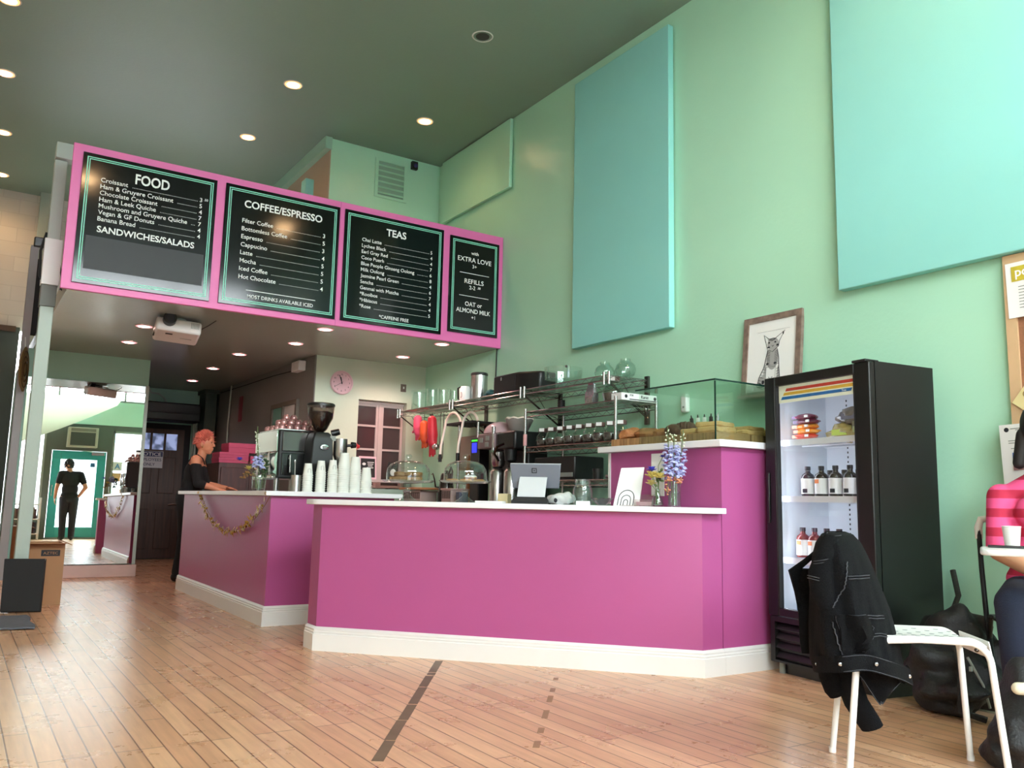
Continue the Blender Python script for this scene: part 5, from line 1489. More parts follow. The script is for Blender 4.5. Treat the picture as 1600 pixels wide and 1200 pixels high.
for u, v, a, b_ in ((.52, .64, .048, .042), (.52, .47, .048, .085), (.36, .19, .034, .04), (.63, .26, .012, .06), (.40, .30, .010, .05)): mb.ell(FP(u, v, .0004), (.0006, a, b_), 20, 8, RF)
mb.build('wash', mat('grey ink wash', rgb(168, 166, 164), .7), cat_)
mb = MB()
for u, v, a, b_ in ((.375, .185, .012, .014), (.34, .13, .03, .006), (.585, .10, .025, .006), (.45, .60, .012, .006), (.60, .615, .010, .008), (.69, .75, .006, .012), (.44, .40, .012, .007), (.57, .40, .012, .007)): mb.ell(FP(u, v, .0010), (.0007, a, b_), 12, 6, RF)
mb.build('dark_patches', M['ink'], cat_)
o = MB().box(4.46, 3.52, 1.6655, 4.525, 4.0, 1.683).build('pink_strip', mat('pink strip colour', rgb(222, 160, 170), .6)); tag(o, 'thin pink strip lying on the case top before the cat drawing', 'card')  # plain pink bar along the foot of the print
# ================================================================== WIRE SHELVES ON THE RIGHT WALL
def wire_shelf(x0, x1, y0, y1, z, parent, name='wire_deck', step=.028):
    mb = MB()
    for zz in (z, z - .042):
        mb.tube([(x0, y0, zz), (x1, y0, zz), (x1, y1, zz), (x0, y1, zz)], .0042, 6, closed=True)
    def zig(a, b_):
        n_ = max(4, int((Vector(b_) - Vector(a)).length / .055)); pts = []
        for k in range(n_ + 1):
            p = Vector(a).lerp(Vector(b_), k / n_); p.z = z - (.004 if k % 2 else .040); pts.append(p)
        mb.tube(pts, .0022, 5)
    zig((x0, y0, z), (x0, y1, z)); zig((x1, y0, z), (x1, y1, z)); zig((x0, y0, z), (x1, y0, z)); zig((x0, y1, z), (x1, y1, z))
    y = y0 + step
    while y < y1:
        mb.tube([(x0, y, z + .002), (x1, y, z + .002)], .0019, 5); y += step
    for k in (1, 2): mb.tube([(x0 + (x1 - x0) * k / 3, y0, z - .004), (x0 + (x1 - x0) * k / 3, y1, z - .004)], .003, 5)
    return mb.build(name, M['chrome'], parent)
ws = thing('hanging_wire_shelf', 'long chrome wire shelf bracketed high on the right wall', 'shelf', (4.38, 6.9, 1.9))
ZS = 1.925
ys = (5.03, 6.22, 7.52, 8.76)
for a in range(3): wire_shelf(4.17, 4.575, ys[a] + .012, ys[a + 1] - .012, ZS, ws)
for y in ys:
    yy = min(max(y, ys[0] + .02), ys[-1] - .02)
    mb = MB()
    mb.box(4.575, yy - .02, ZS - .36, XW - .002, yy + .02, ZS + .03)
    for d in (-.009, .009):
        mb.tube([(4.18, yy + d, ZS - .045), (4.578, yy + d, ZS - .30)], .004, 6); 
    mb.tube([(4.33, yy, ZS - .045), (4.45, yy, ZS - .20), (4.577, yy, ZS - .24)], .003, 5)
    mb.build('bracket', M['darksteel'], ws)
    for d in (-.03, .03):
        mb = MB(); mb.cyl((4.165, yy + d, ZS - .075), (4.165, yy + d, ZS + .025), .012, n=12); mb.build('clamp', M['chrome'], ws)
S0 = ZS + .005
# things on the shelf, from the clock wall towards the camera
def pitcher(y, x, r, h, label, group='clear pitchers on the wall shelf'):
    t = thing('glass_pitcher', label, 'pitcher', (x, y, S0), 0, group)
    MB().lathe([(.0001, 0), (r * .9, 0), (r * .95, .01), (r, h), (r - .003, h), (r * .95 - .003, .014), (.0001, .010)], (x, y, S0), 26).build('glass', M['jarglass'], t)
    mb = MB(); mb.tube([(x - r * .8, y - r * .7, S0 + h * .85), (x - r * 1.35, y - r * 1.1, S0 + h * .8), (x - r * 1.35, y - r * 1.1, S0 + h * .3), (x - r * .8, y - r * .7, S0 + h * .25)], .007, 8); mb.build('handle', M['jarglass'], t)
pitcher(8.60, 4.36, .105, .235, 'tallest clear pitcher at the far end of the wall shelf')
pitcher(8.28, 4.36, .075, .225, 'second clear pitcher on the wall shelf, slim with a handle')
pitcher(8.03, 4.36, .075, .20, 'third clear pitcher on the wall shelf')
pitcher(7.80, 4.36, .06, .165, 'fourth and smallest clear pitcher on the wall shelf')
ap = thing('airpot', 'steel airpot with a white jug before it on the wall shelf', 'airpot', (4.36, 7.3, S0))
MB().lathe([(.0001, 0), (.085, 0), (.085, .20), (.083, .27), (.0001, .27)], (4.36, 7.3, S0), 30).build('body', M['steel'], ap)
MB().lathe([(.0001, .29), (.08, .29), (.088, .28), (.087, .262), (.0001, .262)], (4.36, 7.3, S0), 30).build('lid', M['black'], ap)
jg = thing('white_jug', 'white thermal jug with black handle in front of the steel airpot', 'jug', (4.24, 7.38, S0))
MB().lathe([(.0001, 0), (.055, 0), (.057, .11), (.045, .15), (.0001, .155)], (4.245, 7.38, S0), 26).build('body', M['white'], jg)
mb = MB(); mb.tube([(4.225, 7.43, S0 + .15), (4.215, 7.475, S0 + .14), (4.22, 7.475, S0 + .03), (4.225, 7.435, S0 + .02)], .009, 8); mb.build('handle', M['black'], jg)
mb = MB(); mb.lathe([(.024, -.002), (.028, 0), (.024, .002)], (0, 0, 0), 20, sy=.7, closed=True); mb.tf(Matrix.Translation((4.19, 7.365, S0 + .06)) @ Matrix.Rotation(PI / 2, 4, 'Y')); mb.build('oval_logo', M['ink'], jg)
mb = MB()
for k in range(7): mb.ell((4.33 + .03 * math.sin(k * 2), 7.06 - .05 * k, S0 + .028 + .012 * (k % 3)), (.06, .05, .032), 12, 8, wob=.5, seed=k)
cl = blob(mb, .01, 2).build('teal_cloth', mat('teal cloth', rgb(52, 104, 110), .9, var=.25, scale=20), smooth=30); tag(cl, 'rumpled teal cloths beside the speaker on the wall shelf', 'cloth')
sp_ = thing('loudspeaker', 'black loudspeaker on the wall shelf', 'speaker', (4.4, 6.5, S0))
MB().prism([(4.24, 6.84), (4.24, 6.42), (4.36, 6.22), (4.54, 6.22), (4.54, 6.84)], S0, S0 + .19).build('cabinet', M['black'], sp_, bevel=.02)
MB().box(4.234, 6.45, S0 + .015, 4.24, 6.81, S0 + .175).build('grille', M['dark'], sp_, bevel=.002)
MB().box(4.231, 6.68, S0 + .135, 4.235, 6.695, S0 + .165).build('badge', M['grey'], sp_)
bwl = thing('trifle_bowl', 'big clear glass bowl on the wall shelf right of the speaker', 'bowl', (4.38, 5.9, S0))
MB().lathe([(.0001, 0), (.07, 0), (.06, .008), (.02, .015), (.018, .04), (.13, .055), (.165, .065), (.17, .17), (.166, .17), (.16, .07), (.0001, .06)], (4.38, 5.90, S0), 40).build('glass', M['jarglass'], bwl)
MB().ell((4.38, 5.86, S0 + .185), .012).build('lid_knob', M['dark'], bwl)
def globe(y, x, r, label):
    t = thing('glass_globe_jar', label, 'jar', (x, y, S0), 0, 'empty round jars on the wall shelf')
    MB().lathe([(.0001, 0), (r * .5, 0), (r * .85, r * .3), (r, r * .8), (r * .9, r * 1.25), (r * .5, r * 1.65), (r * .5, r * 1.85), (r * .46, r * 1.85), (r * .46, r * 1.62), (r * .87, r * 1.22), (r * .96, r * .8), (r * .8, r * .32), (.0001, .006)], (x, y, S0), 32).build('glass', M['jarglass'], t)
globe(5.36, 4.40, .085, 'empty round glass jar on the wall shelf, left of three'); globe(5.28, 4.52, .075, 'empty round glass jar at the back of three on the wall shelf'); globe(5.12, 4.42, .085, 'empty round glass jar at the near end of the wall shelf')
# ------------------------------------------------------------------ free standing rack with the tea jars
rk = thing('wire_rack', 'chrome wire rack of tea jars between the coffee brewer and the pastry case', 'rack', (4.36, 5.5, .9))
RX0, RX1, RY0, RY1 = 4.15, 4.565, 4.92, 6.14
ZA, ZB_, ZD = 1.715, 1.405, 1.115
for z in (ZA, ZB_, ZD): wire_shelf(RX0, RX1, RY0, RY1, z, rk)
for x in (RX0, RX1):
    for y in (RY0, RY1):
        mb = MB(); mb.cyl((x, y, .901), (x, y, ZA + .03), .0125, n=14); 
        for k in range(22): mb.cyl((x, y, .93 + .036 * k), (x, y, .933 + .036 * k), .0134, n=14)
        mb.build('post', M['chrome'], rk)
MB().cyl((RX0, RY1, 1.17), (RX0, RY1, 1.24), .018, n=12).build('red_clip', mat('red plastic', rgb(170, 40, 45), .5), rk)
MB().cyl((RX0, RY1, 1.42), (RX0, RY1, 1.52), .017, n=12).build('pink_tape', mat('pinkish tape', rgb(214, 160, 160), .6), rk)
mb = MB(); mb.tube([(4.45, RY0 - .004, ZA - .04), (4.45, RY0 - .01, ZA - .08), (4.45, RY0 - .03, ZA - .12), (4.44, RY0 - .05, ZA - .125), (4.43, RY0 - .06, ZA - .10)], .004, 6)
o = mb.build('s_hook', M['darksteel']); tag(o, 'dark hook hanging from the near end of the rack', 'hook')
M['tea'] = mat('dark loose tea', rgb(74, 52, 44), .9, var=.5, scale=120, bump=1, bscale=150)
M['jarlid'] = mat('rose brown jar lid', rgb(120, 88, 84), .3, .6)
def tea_jar(x, y, z, r, label, fill=.75, group='tea jars on the rack'):
    t = thing('tea_jar', label, 'jar', (x, y, z), 0, group)
    MB().lathe([(.0001, 0), (r * .55, 0), (r * .85, r * .25), (r, r * .85), (r * .9, r * 1.4), (r * .55, r * 1.85), (r * .5, r * 2.05), (r * .46, r * 2.05), (r * .5, r * 1.82), (r * .86, r * 1.37), (r * .96, r * .85), (r * .8, r * .27), (.0001, .006)], (x, y, z), 30).build('glass', M['jarglass'], t)
    f = fill
    MB().lathe([(.0001, .007), (r * .5, .008), (r * .79, r * .27), (r * .94, r * .8), (r * (.95 - .1 * max(0, f - .8)), r * f), (r * .5, r * (f + .12)), (.0001, r * (f + .1))], (x, y, z), 24).build('tea', M['tea'], t)
    MB().lathe([(.0001, r * 2.55), (r * .6, r * 2.53), (r * .63, r * 2.5), (r * .63, r * 2.02), (.0001, r * 2.02)], (x, y, z), 26).build('lid', M['jarlid'], t)
    a = math.radians(215)
    MB().obox((x + r * .635 * math.cos(a), y + r * .635 * math.sin(a), z + r * 2.28), (-math.sin(a) * r * .36, math.cos(a) * r * .36, 0), (math.cos(a) * .001, math.sin(a) * .001, 0), (0, 0, r * .22)).build('label', M['paper'], t)
nm = ('first from the left', 'second from the left', 'third from the left', 'fourth from the left', 'in the middle of nine', 'fourth from the right', 'third from the right', 'second from the right', 'nearest, at the rack post')
for k, y in enumerate((6.03, 5.895, 5.765, 5.635, 5.505, 5.375, 5.245, 5.11, 4.985)):
    tea_jar(4.265, y, ZB_ + .005, .0645, 'round glass jar of dark tea on the rack, %s' % nm[k], (.8, .95, 1.05, 1.1, 1.05, 1.05, 1.15, 1.1, 1.15)[k])
tea_jar(4.33, 5.17, ZA + .005, .088, 'large glass jar of tea on the top of the rack by the white carton', .95, None)
fb = thing('foil_bag', 'shiny silver foil bag standing on the rack top left of the large tea jar', 'bag', (4.25, 5.34, ZA))
mb = MB(); mb.loft([[(4.25 + .03 * c_ * d_, 5.34 + .055 * s_ * w_, ZA + z) for c_, s_ in ((-1, -1), (0, -1.1), (1, -1), (1, 1), (0, 1.1), (-1, 1))] for z, d_, w_ in ((.006, .9, .9), (.05, 1.1, .85), (.10, .8, 1), (.14, .5, .8), (.17, .2, .75), (.18, .4, .5))])
mb.build('pouch', mat('silver foil', rgb(205, 205, 208), .18, .9, bump=.8, bscale=14), fb, smooth=20)
kb = thing('flat_carton', 'flat white printed carton lying on the near end of the rack top', 'box', (4.36, 4.94, ZA))
MB().box(4.19, 4.90, ZA + .006, 4.55, 5.02, ZA + .062).build('carton', M['paper'], kb, bevel=.002)
mb = MB(); mb.box(4.27, 4.8985, ZA + .012, 4.545, 4.8999, ZA + .019); mb.build('stripe', M['ink'], kb)
mb = MB(); mb.text('Karat', .034, (4.425, 4.898, ZA + .03), R3, U3, 'CENTER', .01); mb.text('IT3S', .02, (4.29, 4.898, ZA + .04), R3, U3, 'CENTER', .01); mb.build('lettering', M['ink'], kb)
for x in (4.235, 4.53):
    mb = MB(); mb.lathe([(.0001, 0), (.014, 0), (.014, .001), (.0001, .001)], (0, 0, 0), 18); mb.tf(Matrix.Translation((x, 4.8992, ZA + .036)) @ Matrix.Rotation(PI / 2, 4, 'X')); mb.build('round_mark', M['ink'], kb)
for k in range(4):
    o = MB().lathe([(.0001, 0), (.026, 0), (.034, .05), (.031, .05), (.024, .004), (.0001, .004)], (4.45, 6.02, ZA + .005 + .022 * k), 20).build('black_cup', M['black'])
    tag(o, 'black cup on the rack top, %s of the stack' % ('bottom', 'second', 'third', 'top')[k], 'cup', 'black cups on the rack')
tr = MB().lathe([(.0001, 0), (.10, 0), (.13, .02), (.126, .02), (.09, .005), (.0001, .005)], (4.33, 5.86, ZA + .005), 28, sx=.8).build('black_tray', M['black']); tag(tr, 'shallow black dish at the far end of the rack top', 'tray')
for k in range(3):
    o = MB().box(4.22 + .02 * k, 6.0, ZA + .0055 + .008 * k, 4.30, 6.10, ZA + .013 + .008 * k).build('folded_napkin', M['paper']); tag(o, 'small white napkin on the far rack corner, %s' % ('bottom one', 'middle one', 'top one')[k], 'napkin', 'napkins on the rack')
tb = thing('black_case', 'black box on the lowest rack shelf behind the till', 'box', (4.36, 5.75, ZD))
MB().box(4.19, 5.48, ZD + .006, 4.5, 6.05, ZD + .20).build('case', M['black'], tb, bevel=.012); MB().box(4.182, 5.50, ZD + .03, 4.19, 5.95, ZD + .065).build('pale_strip', M['grey'], tb)
o = MB().lathe([(.0001, 0), (.035, 0), (.04, .085), (.037, .085), (.032, .005), (.0001, .005)], (4.22, 5.22, ZD + .005), 22).build('dark_mug', M['black']); tag(o, 'black cup on the lowest rack shelf right of the till', 'cup')
for k in range(3):
    o = MB().lathe([(.0001, 0), (.06, 0), (.095, .010), (.095, .013), (.06, .004), (.0001, .004)], (4.26, 5.03, ZD + .006 + .009 * k), 28).build('saucer', (M['jarlid'], M['paper'], M['icing'])[k]); tag(o, '%s plate of the small pile on the lowest rack shelf' % ('lowest brownish', 'middle white', 'top cream')[k], 'plate', 'plates on the rack')
# ------------------------------------------------------------------ things on the work counter
W0 = .9005
bw_ = thing('coffee_brewer', 'tall black batch coffee brewer with a pink dome and steel urns behind the cake stands', 'coffee brewer', (4.28, 6.55, W0))
MB().box(4.14, 6.26, W0, 4.5, 6.90, W0 + .03).build('base', M['black'], bw_, bevel=.01)
MB().box(4.28, 6.28, W0 + .03, 4.5, 6.88, 1.42).build('column', M['black'], bw_, bevel=.015)
MB().box(4.13, 6.28, 1.40, 4.5, 6.58, 1.565).build('grinder_head', M['black'], bw_, bevel=.02)
MB().box(4.12, 6.60, 1.42, 4.5, 6.90, 1.56).build('control_head', mat('mauve grey panel', rgb(128, 108, 110), .4, .2), bw_, bevel=.01)
for k, (y, z) in enumerate(((6.83, 1.50), (6.72, 1.515), (6.73, 1.455))): MB().box(4.114, y - .03, z - .022, 4.121, y + .03, z + .022).build('button_panel', M['grey'], bw_, bevel=.004)
mb = MB(); mb.ell((4.27, 6.74, 1.565), (.15, .175, .115), 24, 14)
for v in mb.v: v.z = max(v.z, 1.562)
mb.build('dome', mat('glossy pinkish white', rgb(206, 176, 182), .15), bw_)
mb = MB(); mb.lathe([(.03, 0), (.075, 0), (.125, .10), (.13, .115), (.126, .115), (.0001, .09)], (4.28, 6.43, 1.565), 28); mb.build('bean_hopper', mat('smoked plastic hopper', rgb(150, 144, 140), .25), bw_)
mb = MB(); mb.lathe([(.0001, .012), (.12, .010), (.132, .004), (.132, -.004), (.0001, -.004)], (4.28, 6.43, 1.684), 36)
for v in mb.v: v.z += .006 * math.sin(9 * math.atan2(v.y - 6.43, v.x - 4.28)) if (v.xy - Vector((4.28, 6.43))).length > .1 else 0
mb.build('hopper_cover', M['icing'], bw_)
MB().cyl((4.13, 6.63, 1.40), (4.13, 6.63, 1.62), .018).build('steel_tube', M['steel'], bw_)
MB().lathe([(.0001, 1.38), (.07, 1.38), (.062, 1.27), (.05, 1.25), (.0001, 1.25)], (4.18, 6.62, 0), 24).build('brew_basket', M['steel'], bw_)
MB().lathe([(.0001, 1.40), (.06, 1.40), (.05, 1.30), (.0001, 1.28)], (4.17, 6.40, 0), 24).build('brew_basket', M['black'], bw_)
mb = MB(); mb.tube([(4.12, 6.52, 1.30), (4.06, 6.50, 1.36), (4.05, 6.44, 1.42), (4.10, 6.40, 1.45)], .012); mb.build('basket_handle', M['darksteel'], bw_)
for y, nm_ in ((6.66, 'left'), (6.42, 'right')):
    MB().lathe([(.0001, 0), (.07, 0), (.07, .27), (.05, .30), (.0001, .305)], (4.20, y, W0 + .031), 26).build('urn', M['steel'], bw_)
    MB().cyl((4.20, y, W0 + .337), (4.20, y, W0 + .36), .045, n=22).build('urn_lid', M['black'], bw_)
tm = thing('brewer_display', 'slim dark device with a lit blue screen left of the coffee brewer', 'display', (4.25, 7.12, W0))
MB().box(4.21, 7.02, W0, 4.33, 7.18, 1.545).build('case', M['black'], tm, bevel=.008)
MB().box(4.205, 7.06, 1.40, 4.2105, 7.145, 1.495).build('screen', mat('lit blue screen', rgb(40, 50, 220), .4, emit=rgb(50, 60, 255), estr=1.1), tm)
MB().box(4.205, 7.05, 1.508, 4.2105, 7.155, 1.525).build('status_light', mat('lit green strip', rgb(60, 200, 60), .4, emit=rgb(70, 230, 60), estr=1.0), tm)
# sprayer faucets
fc_ = thing('arched_faucet', 'tall white arched faucet pair over the sink, left of the coffee brewer', 'faucet', (4.25, 7.6, W0))
for y0, y1 in ((7.82, 7.60), (7.45, 7.26)):
    pts = [(4.22, y0, 1.40)] + [(4.22, y0, 1.50 + .03 * k) for k in range(7)] + [(4.22, (y0 + y1) / 2 + (y0 - y1) / 2 * math.cos(a), 1.70 + (y0 - y1) / 2 * 1.3 * math.sin(a)) for a in [PI * k / 12 for k in range(1, 12)]]
    MB().tube([(p[0] + .12 * i / len(pts), p[1], p[2]) for i, p in enumerate(pts)], .013, 10).build('hose', M['icing'], fc_)
    MB().cyl((4.22, y0, 1.33), (4.22, y0, 1.41), .018, n=14).build('spray_head', M['black'], fc_)
mb = MB(); mb.cyl((4.35, 7.66, W0), (4.35, 7.66, 1.75), .014); mb.cyl((4.35, 7.28, W0), (4.35, 7.28, 1.72), .014); mb.cyl((4.35, 7.66, W0), (4.35, 7.66, W0 + .03), .04); mb.build('riser', M['chrome'], fc_)
o = MB().box(4.28, 7.30, 1.715, 4.59, 7.86, 1.735).build('small_shelf', M['dark']); tag(o, 'small dark shelf on the right wall behind the faucets', 'shelf')
o = MB().box(4.56, 7.42, 1.26, XW - .003, 8.02, 1.62).build('backsplash_board', mat('grey beige board', rgb(142, 136, 122), .5, var=.08)); tag(o, 'beige grey board on the wall behind the sink', 'board')
# hanging gloves and ladles
gv = [('rubber_glove', 'pink rubber glove hanging under the far end of the wall shelf', rgb(226, 84, 120), 8.52), ('rubber_glove', 'orange rubber glove hanging under the wall shelf', rgb(226, 92, 44), 8.36), ('rubber_glove', 'red rubber glove hanging lowest under the wall shelf', rgb(200, 40, 60), 8.18)]
for k, (n_, lb, c_, y) in enumerate(gv):
    t = thing(n_, lb, 'glove', (4.30, y, 1.86), 0, 'rubber gloves under the wall shelf')
    L_ = (.20, .22, .34)[k]; z1 = (1.83, 1.76, 1.80)[k]
    mb = MB()
    mb.cap((4.30, y, z1), .05, (4.30, y - .02, z1 - L_ * .5), .06); mb.cap((4.30, y - .02, z1 - L_ * .5), .055, (4.30, y - .03, z1 - L_ * .75), .05)
    for f in range(4): mb.cap((4.30, y - .07 + .03 * f, z1 - L_ * .75), .017, (4.30, y - .085 + .035 * f, z1 - L_ * (1.1 + .05 * (f % 2))), .014, 10)
    mb.cap((4.30, y + .03, z1 - L_ * .5), .02, (4.29, y + .09, z1 - L_ * .7), .015, 10)
    blob(mb, .01, 2).build('glove', mat('rubber %d' % k, c_, .45), t)
    MB().tube([(4.30, y, z1 + .02), (4.30, y, ZS - .045)], .003, 5).build('hanging_clip', M['darksteel'], t)
for k, (y, z0, r_) in enumerate(((8.02, 1.50, .045), (7.95, 1.38, .03))):
    t = thing('ladle', ('steel ladle hanging right of the red glove', 'small ladle hanging beside the faucet')[k], 'ladle', (4.32, y, ZS - .05))
    MB().tube([(4.32, y, ZS - .045), (4.32, y, z0)], .004, 6).build('handle', M['darksteel'], t)
    mb = MB(); mb.ell((4.32 - r_, y, z0), (r_, r_, r_ * .8), 16, 10); mb.build('cup', M['steel'], t)
# baskets and small boxes low on the counter
def basket(y0, y1, x, h, label, m_):
    t = thing('plastic_basket', label, 'basket', (x, (y0 + y1) / 2, W0))
    MB().box(x - .10, y0, W0, x + .10, y1, W0 + h).build('tub', m_, t, bevel=.01)
    mb = MB(); n_ = int((y1 - y0) / .022)
    for k in range(n_): mb.box(x - .102, y0 + .015 + .022 * k, W0 + h * .35, x - .0995, y0 + .024 + .022 * k, W0 + h * .85)
    mb.build('slots', M['dark'], t)
    MB().box(x - .108, y0 - .008, W0 + h - .015, x + .108, y1 + .008, W0 + h + .004).build('rim', m_, t, bevel=.003)
M['beigep'] = mat('dusty beige plastic', rgb(186, 160, 152), .5)
basket(8.08, 8.48, 4.24, .13, 'slotted beige basket behind the left cake stand', M['beigep'])
basket(7.42, 7.62, 4.24, .15, 'small slotted beige basket between the cake stands', M['beigep'])
o = MB().box(4.16, 7.28, W0, 4.26, 7.36, W0 + .12).build('tea_tin', mat('blue grey tin', rgb(92, 98, 116), .4, .4), bevel=.006); tag(o, 'small blue grey tin right of the small beige basket', 'tin')
o = MB().box(4.10, 8.0, W0 + .14, 4.35, 8.52, W0 + .165).build('serving_tray', M['oak'], bevel=.005); tag(o, 'wooden tray lying over the larger beige basket', 'tray')
kt = thing('gooseneck_kettle', 'dark gooseneck kettle behind the left cake dome', 'kettle', (4.25, 7.72, W0))
MB().lathe([(.0001, 0), (.085, 0), (.08, .02), (.06, .17), (.05, .19), (.0001, .20)], (4.25, 7.72, W0 + .12), 26).build('body', M['darksteel'], kt)
MB().lathe([(.0001, 0), (.09, 0), (.09, .12), (.0001, .12)], (4.25, 7.72, W0), 26).build('stand', M['black'], kt)
mb = MB(); mb.tube([(4.22, 7.78, W0 + .16), (4.20, 7.86, W0 + .17), (4.20, 7.89, W0 + .25), (4.20, 7.93, W0 + .31), (4.20, 7.96, W0 + .30)], [.012, .009, .007, .006, .005], 8); mb.build('spout', M['darksteel'], kt)
mb = MB(); mb.tube([(4.25, 7.68, W0 + .30), (4.25, 7.63, W0 + .37), (4.25, 7.6, W0 + .33), (4.25, 7.62, W0 + .2)], .010, 8); mb.ell((4.25, 7.72, W0 + .33), .014); mb.build('handle', M['black'], kt)
pp = thing('pepper_mill', 'tall dark turned mill behind the cake domes', 'mill', (4.45, 7.75, W0))
MB().lathe([(.0001, 0), (.035, 0), (.03, .1), (.02, .2), (.028, .3), (.018, .4), (.024, .46), (.012, .5), (.0001, .51)], (4.45, 7.62, W0), 20).build('body', M['crust'], pp)

# ================================================================== GLASS DOOR FRIDGE
FLx, FLy = 3.998, 3.375
fa_ = math.atan2(-.762, -.097)                     # direction of the front edge
fr = thing('display_fridge', 'black glass door drinks fridge in front of the right wall', 'fridge', (FLx, FLy, 0), fa_)
# local frame: x along the front from its left edge to the right, y towards the back, z up
FW, FD, FH = .768, .485, 1.695
def flip(mb):
    for v in mb.v: v.y = v.y
    return mb
mb = MB()
mb.box(0, .045, .06, .035, FD, FH); mb.box(FW - .035, .045, .06, FW, FD, FH); mb.box(.035, FD - .03, .06, FW - .035, FD, FH)
mb.box(.035, .045, FH - .05, FW - .035, FD - .03, FH); mb.box(.035, .045, .06, FW - .035, FD - .03, .30)
mb.build('cabinet', M['fridge'], fr, local=True)
M['liner'] = mat('white fridge liner', rgb(214, 220, 228), .45)
mb = MB(); mb.box(.036, FD - .036, .301, FW - .036, FD - .031, FH - .051); mb.box(.0355, .05, .301, .041, FD - .036, FH - .051); mb.box(FW - .041, .05, .301, FW - .0355, FD - .036, FH - .051); mb.box(.041, .05, .301, FW - .041, FD - .036, .306); mb.box(.041, .05, FH - .056, FW - .041, FD - .036, FH - .051)
mb.build('liner', M['liner'], fr, local=True, smooth=0)
# door: frame, pane, header panel
dr = MB()
for q in ((.0, .32, .085, FH - .005), (FW - .10, .32, FW, FH - .005), (.085, .32, FW - .10, .365), (.085, FH - .06, FW - .10, FH - .005)): dr.box(q[0], 0, q[1], q[2], .043, q[3])
door_ = dr.build('door', M['fridge'], fr, local=True, bevel=.006)
MB().box(.08, .018, .36, FW - .095, .024, FH - .055).build('door_pane', M['pane'], door_, local=True)
MB().box(.020, -.010, .84, .034, .001, 1.13).build('door_handle', M['black'], door_, local=True, bevel=.004)
mb = MB()
for q in ((.085, .365, .092, FH - .06), (FW - .107, .365, FW - .10, FH - .06)): mb.box(q[0], .002, q[1], q[2], .03, q[3])
mb.build('gasket', M['dark'], door_, local=True)
hd = MB().box(.085, .027, 1.535, FW - .10, .033, 1.637).build('header_panel', mat('lit cream header', rgb(226, 228, 206), .5, emit=rgb(226, 228, 206), estr=.18), door_, local=True)
for z0, col_, nm_ in ((1.60, rgb(206, 58, 40), 'red_stripe'), (1.577, rgb(232, 184, 66), 'yellow_stripe'), (1.553, rgb(24, 108, 182), 'blue_stripe')):
    o_ = {'red_stripe': .05, 'yellow_stripe': .032, 'blue_stripe': .015}[nm_]; e_ = {'red_stripe': .0, 'yellow_stripe': .015, 'blue_stripe': .03}[nm_]
    mb = MB(); mb.loft([[(.095 + o_, y, z0), (FW - .112 - e_, y, z0), (FW - .104 - e_, y, z0 + .017), (.105 + o_, y, z0 + .017)] for y in (.0255, .0275)])
    mb.build(nm_, mat(nm_, col_, .5), hd, local=True)
mb = MB(); mb.text('True', .016, (FW - .205, .0248, 1.556), (1, 0, 0), (0, 0, 1), 'LEFT', .006); mb.build('script_logo', M['paper'], hd, local=True)
g_m = MB(); g_m.box(0, .012, .062, .035, .045, .315); g_m.box(FW - .035, .012, .062, FW, .045, .315); g_m.box(.035, .012, .285, FW - .035, .045, .315); g_m.box(.035, .012, .062, FW - .035, .045, .075)
gr_ = g_m.build('grille_frame', M['fridge'], fr, local=True)
for k in range(4): MB().obox((FW / 2, .03, .105 + .052 * k), (FW / 2 - .036, 0, 0), (0, .012, .016), (0, -.001, .002)).build('louvre', M['fridge'], gr_, local=True)
mb = MB(); mb.box(.03, .06, .0, FW - .03, FD - .03, .06); mb.build('base', M['black'], fr, local=True)
for x in (.05, FW - .05): MB().cyl((x, .05, 0), (x, .05, .06), .018, n=12).build('foot', M['grey'], fr, local=True)
mb = MB(); mb.box(FW - .11, -.002, FH - .003, FW - .02, .10, FH + .012); mb.build('hinge_cap', M['black'], fr, local=True, bevel=.004)
M['led'] = mat('white fridge lamp', (1, 1, 1, 1), .5, emit=(.86, .9, 1, 1), estr=3)
MB().box(.046, .052, .33, .056, .062, FH - .08).build('lamp_strip', M['led'], fr, local=True)
for x, e_ in ((.07, 5.0), (FW - .07, 3.0)):
    ld = bpy.data.lights.new('fridge_lamp', 'AREA'); ld.shape = 'RECTANGLE'; ld.size = .03; ld.size_y = 1.2; ld.energy = e_ * .5; ld.color = (.80, .85, 1)
    lo = bpy.data.objects.new('fridge_lamp', ld); C.objects.link(lo); lo.parent = fr; lo.location = (x, .07, .98)
    lo.rotation_euler = (PI / 2, 0, -PI / 3.2 if x < .3 else PI / 3.2)
M['shelfwhite'] = mat('white wire shelf', rgb(222, 226, 232), .4)
SHZ = (1.300, .975, .625)
for z in SHZ:
    mb = MB(); mb.box(.042, .075, z - .012, FW - .042, .080, z + .022)
    for k in range(26): mb.tube([(.05 + .0265 * k, .08, z), (.05 + .0265 * k, FD - .05, z)], .0025, 5)
    mb.tube([(.042, .25, z - .004), (FW - .042, .25, z - .004)], .004, 6); mb.tube([(.042, FD - .05, z - .004), (FW - .042, FD - .05, z - .004)], .004, 6)
    mb.build('shelf', M['shelfwhite'], fr, local=True)
mb = MB()
for x in (.20, .50):
    for k in range(44): mb.box(x, FD - .0375, .36 + .028 * k, x + .008, FD - .036, .372 + .028 * k)
mb.build('shelf_pilasters', M['dark'], fr, local=True)
frm = Matrix.Translation((FLx, FLy, 0)) @ Matrix.Rotation(fa_, 4, 'Z')
